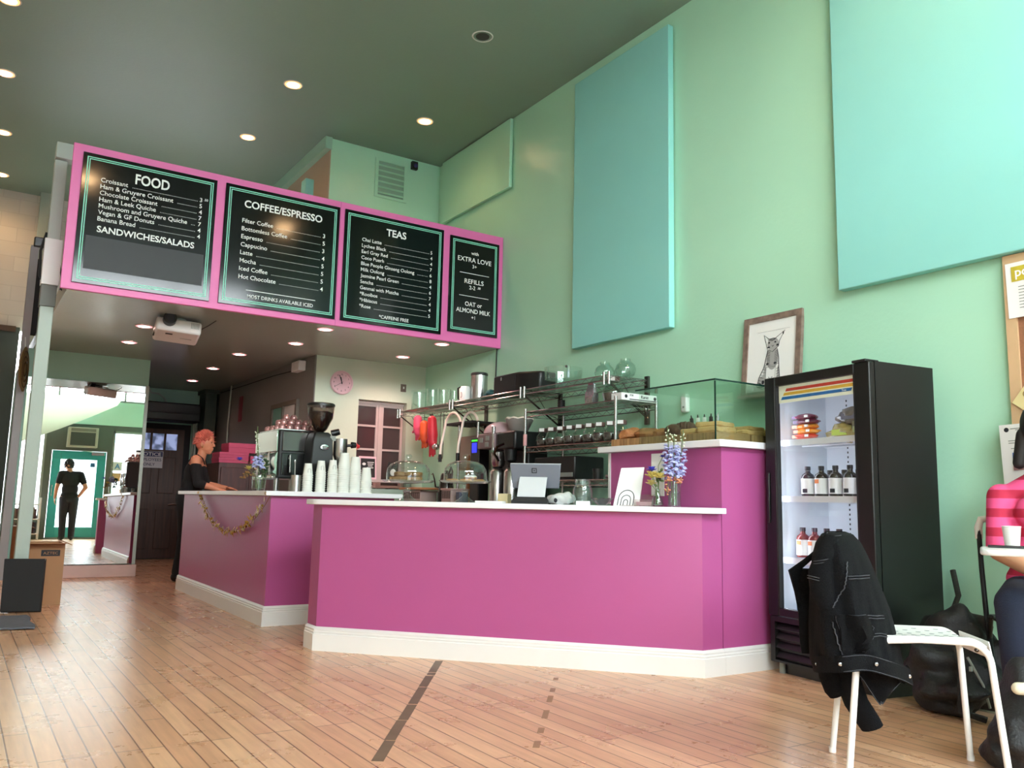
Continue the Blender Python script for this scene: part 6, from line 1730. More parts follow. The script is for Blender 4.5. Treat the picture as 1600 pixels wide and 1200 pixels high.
# drinks bottles
M['amber'] = mat('dark green brown bottle glass', rgb(34, 30, 20), .12, spec=.6)
M['reddrink'] = mat('red drink bottle', rgb(110, 40, 30), .15, spec=.6)
M['blabel'] = mat('white bottle label', rgb(226, 224, 222), .6)
M['orange'] = mat('orange label print', rgb(226, 126, 66), .6)
def bottle(x, y, z, glass, label, accent, group):
    p = frm @ Vector((x, y, z))
    t = thing('drink_bottle', label, 'bottle', p, fa_, group)
    MB().lathe([(.0001, 0), (.035, 0), (.037, .006), (.037, .108), (.032, .122), (.016, .134), (.0135, .150), (.0001, .150)], (0, 0, 0), 22).build('glass', glass, t, local=True)
    MB().lathe([(.0001, .170), (.0155, .170), (.0165, .167), (.0165, .148), (.0001, .148)], (0, 0, 0), 18).build('cap', M['black'], t, local=True)
    mb = MB()
    mb.lathe([(.0376, .012), (.0376, .100)], (0, 0, 0), 22); mb.f = mb.f[:22]; mb.build('label', M['blabel'], t, local=True)
    if accent:
        a = -PI / 2 + accent[1]
        MB().obox((.0382 * math.cos(a), .0382 * math.sin(a), .082 if accent[0] == 'o' else .03), (-math.sin(a) * .014, math.cos(a) * .014, 0), (math.cos(a) * .001, math.sin(a) * .001, 0), (0, 0, .011)).build('label_print', M['orange'] if accent[0] == 'o' else M['ink'], t, local=True)
    return t
for k, (x, y) in enumerate(((.165, .165), (.268, .165), (.371, .165), (.474, .165), (.577, .165))):
    bottle(x, y, SHZ[1] + .024, M['amber'], 'front row drink bottle on the middle fridge shelf, %s' % ('leftmost', 'second, orange label print', 'third from left', 'fourth from left', 'at the far right')[k], (('i', .3), ('o', 0), ('i', .25), ('i', .1), ('i', 0))[k], 'bottles on the middle fridge shelf')
for k, x in enumerate((.215, .32, .42, .525)):
    bottle(x, .29, SHZ[1] + .006, M['amber'], 'back row drink bottle on the middle fridge shelf, %s' % ('leftmost', 'second', 'third', 'last')[k], None, 'bottles on the middle fridge shelf')
for k, x in enumerate((.115, .205, .295, .385)):
    bottle(x, .165, SHZ[2] + .024, M['reddrink'] if k < 2 else M['amber'], 'drink bottle on the lower fridge shelf, %s' % ('red one at left', 'second, red one', 'third from left', 'fourth, by the jacket')[k], (('o', .1), ('o', 0), ('i', 0), ('i', 0))[k], 'bottles on the lower fridge shelf')
# snack packs on the upper shelf
pcols = [rgb(210, 80, 60), rgb(232, 150, 40), rgb(230, 140, 40), rgb(96, 22, 52), rgb(110, 26, 60)]
for k in range(5):
    mb = MB().ell((0, 0, 0), (.083, .05, .019), 18, 10, wob=.25, seed=k)
    p = frm @ Vector((.165 + .010 * (k % 2), .165, SHZ[0] + .044 + .028 * k))
    t = thing('snack_pack', '%s snack pouch in the pile at the left of the top fridge shelf' % ('bottom red', 'second, orange', 'third, amber', 'fourth, dark plum', 'top dark plum')[k], 'snack', p, fa_, 'snack pouches in the fridge')
    mb.build('pouch', mat('snack pouch %d' % k, pcols[k], .3), t, local=True)
    MB().box(.035, -.0535, -.006, .058, -.047, .008).build('price_tag', M['paper'], t, local=True)
    MB().box(-.07, -.045, -.010, -.03, -.040, .008).build('print', mat('pouch print %d' % k, (rgb(226, 120, 90) if k < 3 else rgb(70, 40, 80)), .5), t, local=True)
for k, (x, z, c_, r_) in enumerate(((.43, .05, rgb(168, 150, 86), (.10, .06, .05)), (.58, .06, rgb(120, 112, 84), (.09, .06, .06)), (.50, .135, rgb(104, 98, 88), (.12, .06, .045)))):
    mb = MB().ell((0, 0, 0), r_, 18, 10, wob=.5, seed=k + 20)
    p = frm @ Vector((x, .19, SHZ[0] + .004 + z))
    t = thing('clear_bag', 'clear bag of greens on the top fridge shelf, %s' % ('left one', 'right one', 'upper one')[k], 'bag', p, fa_, 'clear bags in the fridge')
    mb.build('bag', mat('wrapped greens %d' % k, c_, .25, var=.4, scale=30), t, local=True)
    MB().box(-.05, -r_[1] * .93, -.02, .05, -r_[1] * .80, .012).build('label', mat('bag label %d' % k, (rgb(190, 210, 90), rgb(150, 160, 110), rgb(96, 96, 110))[k], .5), t, local=True)
ca = thing('drink_can', 'small teal can at the bottom left of the fridge', 'can', frm @ Vector((.135, .12, .307)), fa_)
MB().lathe([(.0001, 0), (.024, 0), (.026, .01), (.026, .09), (.022, .10), (.0001, .10)], (0, 0, 0), 18).build('can', mat('teal can', rgb(60, 100, 120), .3, .5), ca, local=True)
# ================================================================== CORK BOARD
cbd = thing('cork_board', 'wood framed cork board cut by the right edge of the photo', 'notice board', (4.58, 1.75, 1.0))
M['pine'] = mat('pale pine', rgb(206, 172, 132), .55, var=.08, scale=12)
mb = MB()
for q in ((1.25, .98, 1.30, 2.28), (2.19, .98, 2.245, 2.28), (1.30, .98, 2.19, 1.03), (1.30, 2.23, 2.19, 2.28)): mb.box(4.565, q[0], q[1], XW - .004, q[2], q[3])
mb.build('frame', M['pine'], cbd)
MB().box(4.58, 1.30, 1.03, XW - .006, 2.19, 2.23).build('cork', mat('brown cork', rgb(150, 104, 76), .9, var=.3, scale=90), cbd)
def sheet_on_wall(name, y0, y1, z0, z1, tilt_, label, m_=None, x=4.561):
    t = thing(name, label, 'paper', (x, (y0 + y1) / 2, z0), 0)
    mtx = Matrix.Translation((x, (y0 + y1) / 2, (z0 + z1) / 2)) @ Matrix.Rotation(tilt_, 4, 'X')
    MB().box(-.001, -(y1 - y0) / 2, -(z1 - z0) / 2, .001, (y1 - y0) / 2, (z1 - z0) / 2).tf(mtx).build('sheet', m_ or M['paper'], t)
    return t, mtx
RW, UW = (0, -1, 0), (0, 0, 1)
t, mx = sheet_on_wall('flyer', 1.93, 2.228, 1.94, 2.235, math.radians(-1), 'white flyer with a colourful logo at the top of the cork board')
MB().box(-.003, -.10, .045, -.001, .12, .125).tf(mx).build('logo_block', mat('olive yellow print', rgb(196, 178, 56), .6, var=.3, scale=20), t)
MB().box(-.0032, -.10, .055, -.0009, -.005, .115).tf(mx).build('green_block', mat('green print', rgb(110, 170, 60), .6), t)
mb = MB(); mb.text('pollinate', .07, (-.0038, .10, .07), RW, UW, 'LEFT', .01); mb.tf(mx).build('lettering', M['paper'], t)
mb = MB()
for k in range(8): mb.box(-.0022, -.11, -.10 + .016 * k, -.001, .09, -.096 + .016 * k)
mb.tf(mx).build('text_lines', M['grey'], t)
t, mx = sheet_on_wall('flyer', 2.04, 2.302, 1.05, 1.385, math.radians(-2), 'white letter with a small photograph pinned low on the cork board', x=4.557)
mb = MB(); mb.lathe([(.0001, 0), (.012, 0), (.012, .001), (.0001, .001)], (0, 0, 0), 18); mb.tf(mx @ Matrix.Translation((-.0012, .095, .14)) @ Matrix.Rotation(-PI / 2, 4, 'Y')).build('round_logo', M['ink'], t)
mb = MB()
for y0, y1, z in ((0, .075, .142), (0, .05, .134), (-.09, .05, .105), (-.09, .09, .08), (-.09, .09, .068), (-.09, .08, .04)): mb.box(-.0022, y0, z, -.001, y1, z + .004)
mb.tf(mx).build('text_lines', M['grey'], t)
ph = MB().box(-.003, -.06, -.07, -.001, .075, .02).tf(mx).build('photo', mat('photo of sky blue', rgb(86, 124, 190), .5), t)
mb = MB(); mb.box(-.004, -.06, -.07, -.0028, .075, -.045); mb.tf(mx).build('photo_ground', mat('photo ground', rgb(150, 110, 110), .6), ph)
mb = MB(); mb.ell((-.0032, .02, -.035), (.001, .04, .022)); mb.ell((-.0032, -.03, -.03), (.001, .03, .03)); mb.tf(mx).build('photo_trees', M['dark'], ph)
t, mx = sheet_on_wall('banknote_flyer', 2.02, 2.22, 1.42, 1.53, math.radians(38), 'tilted cream flyer on the cork board above the letter', mat('cream yellow paper', rgb(222, 206, 150), .7), x=4.554)
mb = MB(); mb.text('C-Spot', .05, (-.0022, .085, .005), RW, UW, 'LEFT', .012); mb.tf(mx).build('lettering', mat('brown print', rgb(150, 120, 70), .6), t)
t, mx = sheet_on_wall('flyer', 1.84, 2.10, 1.58, 1.90, math.radians(1), 'plain white page at the right of the cork board', x=4.559)

# ================================================================== WHITE CHAIR WITH THE DENIM JACKET
M['chairwhite'] = mat('white powder coated steel', rgb(238, 238, 236), .35)
ch = thing('white_chair', 'white steel chair with a perforated seat carrying the black jacket', 'chair', (2.97, 1.88, 0))
A_, B_, C_, D_ = V3(2.926, 2.175, 0), V3(2.643, 1.904, 0), V3(3.302, 1.846, 0), V3(3.078, 1.586, 0)
ZSe = .478
fx = (C_ - A_); fx.normalize()                 # back to front
acr = V3(-fx.y, fx.x, 0)                       # towards the far side
if acr.dot(A_ - B_) < 0: acr = -acr
def seat_pt(u, v, z):                          # u along back->front 0..1, v near->far 0..1
    return B_.lerp(D_, u).lerp(A_.lerp(C_, u), v) + Z * z
r_ = .0115
for nm_, P0, P1, v in (('rear', A_, C_, .90), ('rear', B_, D_, .10)):
    # one bent tube: front foot, up, rounded front corner, along the seat side
    f0 = P1 + Z * 0
    top = seat_pt(.93, v, ZSe - .005)
    pts = [f0, f0.lerp(top, .5), f0.lerp(top, .86)]
    for k in range(1, 7):
        a = PI / 2 * k / 6
        pts.append(f0.lerp(top, .86) + (top - f0) * .14 * math.sin(a) - fx * .07 * (1 - math.cos(a)))
    pts += [seat_pt(.5, v, ZSe + .0), seat_pt(.06, v, ZSe - .012)]
    MB().tube(pts, r_, 12).build('front_leg', M['chairwhite'], ch)
for P0, v in ((A_, .9), (B_, .1)):
    j = seat_pt(.10, v, ZSe - .01)
    topb = seat_pt(-.02, v, .77)
    pts = [P0, P0.lerp(j, .5), j, j.lerp(topb, .4), topb]
    MB().tube(pts, r_, 12).build('rear_leg', M['chairwhite'], ch)
# perforated seat: sheet with rows of round holes
def seat_sheet():
    me = bpy.data.meshes.new('seat'); bm = bmesh.new()
    NU, NV = 15, 13
    mb = MB()
    g = [[seat_pt(.08 + .84 * i / 40, .10 + .80 * j / 30, ZSe + .010 - .012 * math.sin(PI * j / 30) + (-.028 * max(0, (i - 34) / 6) ** 2)) for j in range(31)] for i in range(41)]
    # rounded corners
    mb.sheet(g, .004)
    return mb
st = seat_sheet()
seat_mat = mat('white perforated steel', rgb(238, 238, 236), .35)
M['hole'] = mat('grey hole', rgb(150, 156, 156), .8)
st_o = st.build('seat', M['chairwhite'], ch, smooth=40)
mb = MB()
for i in range(9):
    for j in range(8):
        if (i + j) % 2: continue
        c_ = seat_pt(.20 + .62 * i / 8, .22 + .56 * j / 7, ZSe + .0125 - .012 * math.sin(PI * (.15 + .7 * j / 7)))
        mb = MB(); mb.add([c_ + fx * .009 * math.cos(a) + acr * .009 * math.sin(a) for a in [2 * PI * k / 12 for k in range(12)]] + [c_ - Z * .0005 + fx * .009 * math.cos(a) + acr * .009 * math.sin(a) for a in [2 * PI * k / 12 for k in range(12)]], [tuple(range(12)), tuple(range(12, 24))[::-1]] + [(k, (k + 1) % 12, (k + 1) % 12 + 12, k + 12) for k in range(12)])
        mb.build('seat_hole', M['hole'], st_o)
mb = MB(); mb.sheet([[seat_pt(-.01 - .035 * math.sin(PI * j / 12), .1 + .8 * j / 12, .60 + .16 * i / 6) for j in range(13)] for i in range(7)], .005); mb.build('backrest', M['chairwhite'], ch)
mb = MB(); mb.sheet([[seat_pt(.935 + .01 * i, .10 + .8 * j / 8, ZSe - .0 - .03 * i) for j in range(9)] for i in range(3)], .003); mb.build('front_apron', M['chairwhite'], ch)
mb = MB(); mb.ell(seat_pt(.86, .12, ZSe - .03), .008); mb.ell(seat_pt(.86, .88, ZSe - .03), .008); mb.build('bolt', M['darksteel'], ch)
for P0 in (A_, B_, C_, D_): MB().cyl(P0 - Z * 0, P0 + Z * .018, .0135, n=12).build('foot_cap', M['chairwhite'], ch)

# the jacket, draped over the backrest
M['denim'] = mat('black denim', rgb(12, 13, 16), .95, spec=.2, var=.30, scale=16, bump=.6, bscale=260)
M['denim2'] = mat('black denim lining', rgb(6, 6, 8), .95, spec=.2, var=.3, scale=16, bump=.5, bscale=260)
M['stitch'] = mat('grey stitching', rgb(60, 62, 68), .8)
jc, js, jd = V3(2.80, 2.03, 0), V3(.8377, -.5459, 0), V3(.5459, .8377, 0)
jk = thing('denim_jacket', 'black denim jacket with pale stitching slung over the white chair back', 'jacket', (2.80, 2.03, .12))
def J(s, z, d=0): return jc + js * s + jd * d + Z * z
# half widths by height: (z, left, right, depth)
prof_j = [(.842, -.040, .030, .06), (.832, -.062, .058, .13), (.80, -.085, .088, .195), (.75, -.100, .112, .225), (.69, -.105, .136, .235), (.63, -.112, .160, .238), (.565, -.116, .185, .24), (.50, -.120, .200, .24), (.44, -.120, .212, .24), (.39, -.118, .222, .24), (.345, -.108, .232, .24)]
n_ = 72
rings = []
for (z, l, r2, dp) in prof_j:
    ring = []
    cx, hw = (l + r2) / 2, (r2 - l) / 2
    for k in range(n_):
        a = 2 * PI * k / n_
        amt = (.845 - z) / .5
        fold = 1 + amt * (.11 * math.sin(7 * a + 2.2 + z * 5) + .06 * math.sin(13 * a + z * 14) + .035 * math.sin(22 * a - z * 25))
        s = cx + hw * math.cos(a)
        d = dp * math.sin(a) * fold + .012 * math.sin(s * 38 + z * 11) * amt
        zz = z + (.014 * math.sin(5 * a + 1) * amt if z < .5 else 0)
        if z == .345: zz += (-.012 + .03 * (-math.cos(a)) + .0)
        if z < .45: zz += .055 * max(0, -math.sin(a)) * (.45 - z) / .105
        ring.append(J(s + .36 * d, zz, d))
    rings.append(ring)
rings = rings[::-1]
MB().loft(rings, caps=False).add([J(-.02, .843)], []).build('body', M['denim'], jk, smooth=60)
def front_ring(z, off=.004, k0=.50, k1=1.0, nseg=24, wave=0):
    """points on the camera-facing side of the jacket at height z"""
    zs = [p[0] for p in prof_j]
    for i in range(len(prof_j) - 1):
        if prof_j[i + 1][0] <= z <= prof_j[i][0]:
            u = (prof_j[i][0] - z) / (prof_j[i][0] - prof_j[i + 1][0])
            l, r2, dp = [prof_j[i][q] * (1 - u) + prof_j[i + 1][q] * u for q in (1, 2, 3)]
            break
    pts = []
    for k in range(nseg + 1):
        a = PI * (1 + (k0 + (k1 - k0) * k / nseg))if False else PI + PI * (k0 + (k1 - k0) * k / nseg)
        amt = (.845 - z) / .5
        fold = 1 + amt * (.11 * math.sin(7 * a + 2.2 + z * 5) + .06 * math.sin(13 * a + z * 14) + .035 * math.sin(22 * a - z * 25))
        s = (l + r2) / 2 + (r2 - l) / 2 * math.cos(a)
        d = dp * math.sin(a) * fold + .012 * math.sin(s * 38 + z * 11) * amt
        zz = z + (.014 * math.sin(5 * a + 1) * amt if z < .5 else 0)
        pts.append(J(s + .36 * d, zz, d - off))
    return pts
def FR(s, z):                                 # nearest front surface point
    best = None
    pts = front_ring(z, .006, .0, 1.0, 80)
    return min(pts, key=lambda p: abs((p - jc).dot(js) - s))
def seam(name, pts, r=.0016, n=14, gap=0):
    P_ = []
    for a in range(len(pts) - 1):
        for k in range(n):
            u = k / n
            P_.append(FR(pts[a][0] * (1 - u) + pts[a + 1][0] * u, pts[a][1] * (1 - u) + pts[a + 1][1] * u + gap))
    P_.append(FR(pts[-1][0], pts[-1][1] + gap))
    return MB().tube(P_, r, 5).build(name, M['stitch'], jk)
for pts in ([(-.061, .687), (.042, .687)], [(.006, .555), (.09, .548)], [(.025, .482), (.09, .488)], [(-.084, .826), (-.038, .832)]):
    for g in (0, .009): seam('stitch_line', pts, gap=g)
# hem band with buttons, hanging a little away from the body
mb = MB()
band = []
for k in range(49):
    u = k / 48
    a = PI + PI * (-.02 + 1.08 * u)
    s = .07 + .176 * math.cos(a); d = -.0 + .262 * math.sin(a) * (1 + .05 * math.sin(7 * a + 3))
    zt = .378 + .02 * math.cos(a) * -1 - .012 * math.sin(u * 9) + .05 * max(0, -math.sin(a))
    s += .36 * d
    band.append([J(s, zt, d), J(s * 1.01, zt - .026, d - .006), J(s * 1.02 + .003, zt - .056, d - .004)])
mb.sheet(band, .007); hb = mb.build('hem_band', M['denim'], jk, smooth=60)
mb = MB(); mb.tube([p[2] + Z * .004 - jd * .004 for p in band], .0013, 5); mb.tube([p[0] - Z * .004 - jd * .005 for p in band], .0013, 5); mb.build('hem_stitching', M['stitch'], hb)
for k in (6, 16, 26, 39):
    p = band[k][1] - jd * .007
    mb = MB(); mb.lathe([(.0001, 0), (.007, 0), (.006, .003), (.0001, .004)], (0, 0, 0), 14); mb.tf(Matrix.Translation(p) @ jd.to_track_quat('-Z', 'Y').to_matrix().to_4x4()); mb.build('button', M['steel'], hb)
# hexagonal chest pocket and seams
pkl = [(-.105, .561), (-.005, .568), (.031, .521), (.021, .478), (-.02, .445), (-.083, .437)]
grid = []
for i in range(9):
    u = i / 8
    z = .565 - .125 * u
    l_ = -.105 + .022 * u; r2_ = -.005 + .036 * math.sin(min(1, u * 1.6) * PI * .5) - .05 * max(0, u - .6) / .4
    grid.append([FR(l_ + (r2_ - l_) * j / 8, z) - jd * .003 for j in range(9)])
MB().sheet(grid, .006).build('pocket', M['denim2'], jk, smooth=50)
seam('pocket_seam', pkl + [pkl[0]], .0012, 8)
seam('side_seam', [(-.059, .744), (-.076, .649), (-.112, .583)], .0022)
seam('front_seam', [(-.115, .553), (-.101, .475), (-.077, .42)], .0022)
# left sleeve: folded up and hanging to the left
sl = MB(); sl.tube([J(-.075, .82, -.14), J(-.105, .77, -.165), J(-.128, .70, -.175), J(-.132, .64, -.18), J(-.118, .59, -.19), J(-.09, .565, -.20)], [.03, .042, .046, .045, .036, .018], 20, flat=.7)
for i, v in enumerate(sl.v): v += js * .004 * math.sin(v.z * 60) 
slo = sl.build('sleeve', M['denim'], jk, smooth=60)
for c_s, c_z, w_ in ((-.112, .742, .043), (-.131, .672, .047)):
    for g in (0, .009): MB().tube([J(c_s + w_ * math.cos(a), c_z + g + .010 * math.cos(a) * (1 if c_z > .7 else -1), -.172 + .72 * w_ * math.sin(a)) for a in [PI + PI * k / 12 for k in range(13)]], .0016, 5).build('cuff_stitch', M['stitch'], slo)
# collar / cuff corner jutting to the far left
cu_ = MB()
cu_.sheet([[J(-.055 - .02 * i / 6, .785 - .035 * i / 6, .03), J(-.12 - .02 * i / 6, .735 - .035 * i / 6 , .02), J(-.186 + .004 * i, .695 - .085 * i / 6, .005)] for i in range(7)], .012)
cu_.build('collar', M['denim2'], jk, smooth=50)
f2 = MB(); f2.sheet([[J(-.165 + .09 * j / 6 + .03 * i / 9, .70 - .31 * i / 9, .03 - .02 * j / 6 + .01 * math.sin(i)) for j in range(7)] for i in range(10)], .014); f2.build('side_panel', M['denim2'], jk, smooth=50)
f3 = MB(); f3.sheet([[J(-.13 + .02 * j / 4 - .0 * i, .40 - .02 * i + .008 * math.sin(j * 2), .04) for j in range(5)] for i in range(7)], .006)
# lower corner flap and sleeve end hanging to the floor
fl = MB()
def lp2(a, b_, u): return (a[0] * (1 - u) + b_[0] * u, a[1] * (1 - u) + b_[1] * u)
gridf = []
for i in range(11):
    u = i / 10
    a_l = lp2((.010, .358), (.100, .243), u); a_r = lp2((.205, .362), (.192, .335), min(1, u * 2)) if u < .5 else lp2((.192, .335), (.112, .246), (u - .5) * 2)
    gridf.append([J(lp2(a_l, a_r, k / 10)[0], lp2(a_l, a_r, k / 10)[1] + .006 * math.sin(k * .9 + i * .5), -.10 + .03 * math.sin(k * .7 + 1) * (1 - u) + .02 * u) for k in range(11)])
fl.sheet(gridf, .007)
mb = MB(); mb.tube([r_[0] - jd * .005 for r_ in gridf] + [gridf[10][k] - jd * .005 for k in range(11)] + [r_[10] - jd * .005 for r_ in gridf[::-1]], .0013, 5)
flap_edge = mb
flo = fl.build('front_flap', M['denim2'], jk, smooth=50); flap_edge.build('edge_stitch', M['stitch'], flo)
s2_ = MB(); s2_.tube([J(.02, .36, .05), J(.035, .30, .04), J(.06, .22, .03), J(.10, .155, .02), J(.112, .135, .02)], [.05, .052, .05, .048, .046], 20, flat=.6); s2_.build('sleeve', M['denim'], jk, smooth=60)
s3_ = MB(); s3_.tube([J(-.03, .36, .07), J(-.02, .30, .07), J(-.005, .25, .07), J(.005, .235, .07)], [.045, .045, .04, .034], 16, flat=.6); s3_.build('inner_flap', M['denim2'], jk, smooth=60)

# ================================================================== BAGS, FOLDING CHAIR, TABLE
M['nylon'] = mat('black nylon', rgb(20, 21, 23), .6, var=.25, scale=20, bump=.35, bscale=120)
bp_ = thing('backpack', 'black backpack slumped on the floor between fridge and wall', 'backpack', (4.05, 2.4, 0))
mb = MB()
mb.ell((4.03, 2.33, .18), (.17, .19, .18), 28, 18, wob=.5, seed=3); mb.ell((4.13, 2.36, .33), (.13, .16, .14), 28, 18, wob=.6, seed=5); mb.ell((3.95, 2.28, .10), (.12, .16, .10), 24, 14, wob=.6, seed=9); mb.ell((4.15, 2.26, .20), (.12, .14, .20), 24, 14, wob=.5, seed=2)
for v in mb.v: v.z = max(v.z, .004)
blob(mb, .014, 3).build('sack', M['nylon'], bp_, smooth=60)
mb = MB(); mb.tube([(3.93, 2.24, .30), (3.86, 2.18, .24), (3.82, 2.16, .15), (3.83, 2.18, .05), (3.90, 2.10, .02)], .016, 8, flat=.4); mb.build('strap', M['nylon'], bp_)
mb = MB(); mb.tube([(4.22, 2.42, .42), (4.38, 2.47, .50), (4.48, 2.55, .62)], .014, 8, flat=.4); mb.build('strap', M['nylon'], bp_)
mb = MB(); mb.tube([(3.88, 2.16, .28), (3.94, 2.13, .16), (3.97, 2.12, .06)], .006, 6); mb.box(3.858, 2.135, .225, 3.872, 2.145, .245); mb.build('zip', M['grey'], bp_)
bb = thing('black_bag', 'shapeless black bag on the floor at the bottom right corner', 'bag', (3.36, 1.65, 0))
mb = MB(); mb.ell((3.32, 1.65, .12), (.12, .12, .12), 22, 14, wob=.4, seed=13); mb.ell((3.40, 1.66, .22), (.12, .12, .17), 22, 14, wob=.4, seed=17); mb.ell((3.30, 1.72, .06), (.08, .08, .06), 16, 10, wob=.3, seed=4)
for v in mb.v: v.z = max(v.z, .004)
blob(mb, .014, 3).build('sack', M['nylon'], bb, smooth=60)
mb = MB(); mb.cap((3.275, 1.645, .30), .022, (3.33, 1.585, .30), .022); mb.build('cream_roll', mat('cream fleece', rgb(222, 212, 186), .85), bb)
M['blacktube'] = mat('black tube', rgb(22, 23, 25), .35, .3)
fdc = thing('folding_chair', 'folding chair with black tube frame behind the seated person', 'chair', (4.0, 2.12, 0))
fcx = V3(.60, -.80, 0)            # chair width direction
for s_ in (0, 1):
    o_ = V3(4.15, 2.225, 0) + fcx * (.36 * s_)
    fw = V3(-.80, -.60, 0)
    MB().tube([o_ + Z * .857, o_ + fw * .03 + Z * .66, o_ + fw * .09 + Z * .45, o_ + fw * .30 + Z * .02], .0115, 10).build('long_leg', M['blacktube'], fdc)
    MB().tube([o_ + fw * .20 + Z * .46, o_ + fw * .10 + Z * .30, o_ - fw * .04 + Z * .02], .0115, 10).build('short_leg', M['blacktube'], fdc)
    q_ = fcx * (1 - 2 * s_)
    MB().tube([o_ + Z * .80, o_ - fw * .005 + Z * .855, o_ - fw * .005 + q_ * .012 + Z * .892, o_ - fw * .006 + q_ * .06 + Z * .90], [.017, .018, .018, .016], 12).build('corner_cap', M['chairwhite'], fdc)
MB().obox(V3(4.15, 2.225, .855) + fcx * .18, fcx * .125, V3(.78, .62, 0) * .01, Z * .05).build('backrest', M['chairwhite'], fdc, bevel=.008)
MB().obox(V3(4.15, 2.225, .443) + fcx * .18 + V3(-.78, -.62, 0) * .17, fcx * .165, V3(.78, .62, 0) * .16, Z * .009).build('seat', M['black'], fdc, bevel=.008)
tbl = thing('cafe_table', 'white edged cafe table entering at the right edge', 'table', (3.5, 1.5, 0))
tz = .785
def rrect(x0, x1, y0, y1, r, n=8):
    out = []
    for cx, cy, a0 in ((x1 - r, y1 - r, 0), (x0 + r, y1 - r, PI / 2), (x0 + r, y0 + r, PI), (x1 - r, y0 + r, 1.5 * PI)):
        out += [(cx + r * math.cos(a0 + PI / 2 * k / n), cy + r * math.sin(a0 + PI / 2 * k / n)) for k in range(n + 1)]
    return out
ta = math.radians(-62)
TB = Matrix.Translation((3.66, 1.96, 0)) @ Matrix.Rotation(ta, 4, 'Z')       # left far corner, sides turned
pl_ = [(TB @ Vector((x, y, 0))).to_2d() for x, y in rrect(-.0, .70, -.42, .0, .05)]
MB().prism([tuple(p) for p in pl_], tz - .022, tz).build('top', M['chairwhite'], tbl, bevel=.008)
p = TB @ Vector((.62, -.36, 0))
MB().cyl((p.x, p.y, .02), (p.x, p.y, tz - .02), .03, n=16).build('pedestal', M['blacktube'], tbl)
MB().lathe([(.0001, 0), (.14, 0), (.13, .015), (.03, .03), (.0001, .03)], (p.x, p.y, 0), 30).build('foot_plate', M['blacktube'], tbl)
# ================================================================== PEOPLE
def skin_mat(name, c): return mat(name, c, .5, var=.06, scale=9, spec=.35)
def head_shapes(mb, c, F, r=.098, k=1.0):
    """skull, jaw, nose, lips, brow, ears; c = centre of the skull, F = facing direction"""
    F = Vector(F).normalized(); L = Z.cross(F)
    rot = Matrix((F, L, Z)).transposed()
    mb.ell(c + F * .004, (.097 * k, .076 * k, .108 * k), 20, 14, rot)
    mb.ell(c + F * .028 * k - Z * .055 * k, (.066 * k, .058 * k, .062 * k), 18, 12, rot)
    mb.cap(c + F * .062 * k - Z * .105 * k, .024 * k, c + F * .02 * k - Z * .09 * k, .04 * k)
    mb.cap(c + F * .094 * k - Z * .002, .009 * k, c + F * .110 * k - Z * .034 * k, .013 * k, 10)
    mb.ell(c + F * .094 * k - Z * .066 * k, (.010 * k, .022 * k, .0075 * k), 12, 8, rot)
    mb.ell(c + F * .091 * k - Z * .079 * k, (.010 * k, .020 * k, .0075 * k), 12, 8, rot)
    mb.ell(c + F * .085 * k + Z * .020 * k, (.014 * k, .05 * k, .010 * k), 12, 8, rot)
    for s in (-1, 1): mb.ell(c - F * .006 * k + L * s * .078 * k - Z * .02 * k, (.020 * k, .010 * k, .030 * k), 12, 8, rot)
def eyes(c, F, parent, k=1.0):
    F = Vector(F).normalized(); L = Z.cross(F)
    for s in (-1, 1):
        MB().ell(c + F * .084 * k + L * s * .030 * k + Z * .0, (.009, .011, .008), 10, 7).build('eye', M['ink'], parent)
def hand_shapes(mb, wrist, dirv, palm_n, side, k=1.0, curl=.4):
    """palm with four fingers of unequal length and a thumb; dirv = wrist to knuckles, palm_n = palm normal, side = +-1 thumb side"""
    d = Vector(dirv).normalized(); n = Vector(palm_n).normalized(); s = d.cross(n).normalized() * side
    rot = Matrix((d, s, d.cross(s))).transposed()
    mb.ell(wrist + d * .045 * k, (.052 * k, .040 * k, .017 * k), 14, 9, rot)
    for q, (off, L_) in enumerate(((.028, .068), (.010, .076), (-.010, .070), (-.028, .055))):
        b = wrist + d * .085 * k + s * off * k
        m = b + (d * math.cos(curl * .5) + n * math.sin(curl * .5)) * L_ * .5 * k
        e = m + (d * math.cos(curl * 1.5) + n * math.sin(curl * 1.5)) * L_ * .5 * k
        mb.cap(b - d * .012 * k, .0095 * k, m, .0085 * k, 10); mb.cap(m, .0085 * k, e, .007 * k, 10)
    b = wrist + d * .022 * k + s * .030 * k
    m = b + (d * .6 + s * .8).normalized() * .038 * k
    e = m + (d * .9 + s * .3 + n * .3).normalized() * .030 * k
    mb.cap(b, .013 * k, m, .010 * k, 10); mb.cap(m, .010 * k, e, .008 * k, 10)

# ---- barista: short coral hair, black off-shoulder top
O_, F_ = V3(2.16, 9.87, 0), V3(.93, -.37, 0).normalized()
L_ = Z.cross(F_)
def W(f, l, z): return O_ + F_ * f + L_ * l + Z * z
skinA = skin_mat('warm skin', rgb(206, 136, 104))
M['blackcloth'] = mat('black jersey', rgb(13, 13, 15), .9, var=.2, scale=15)
ba = thing('person', 'person with short coral hair and black off-shoulder top standing behind the rear counter', 'person', tuple(O_))
mb = MB()
hc = W(.160, 0, 1.515)
HF = (F_ * .97 + L_ * -.18 - Z * .05).normalized(); HFh = V3(HF.x, HF.y, 0).normalized()
head_shapes(mb, hc, HFh)
mb.cap(W(.125, 0, 1.30), .052, W(.15, 0, 1.45), .048)
mb.ell(W(.09, 0, 1.20), (.10, .15, .16), 20, 14, Matrix((F_, L_, Z)).transposed()); mb.cap(W(.11, -.13, 1.315), .05, W(.11, .13, 1.315), .05)
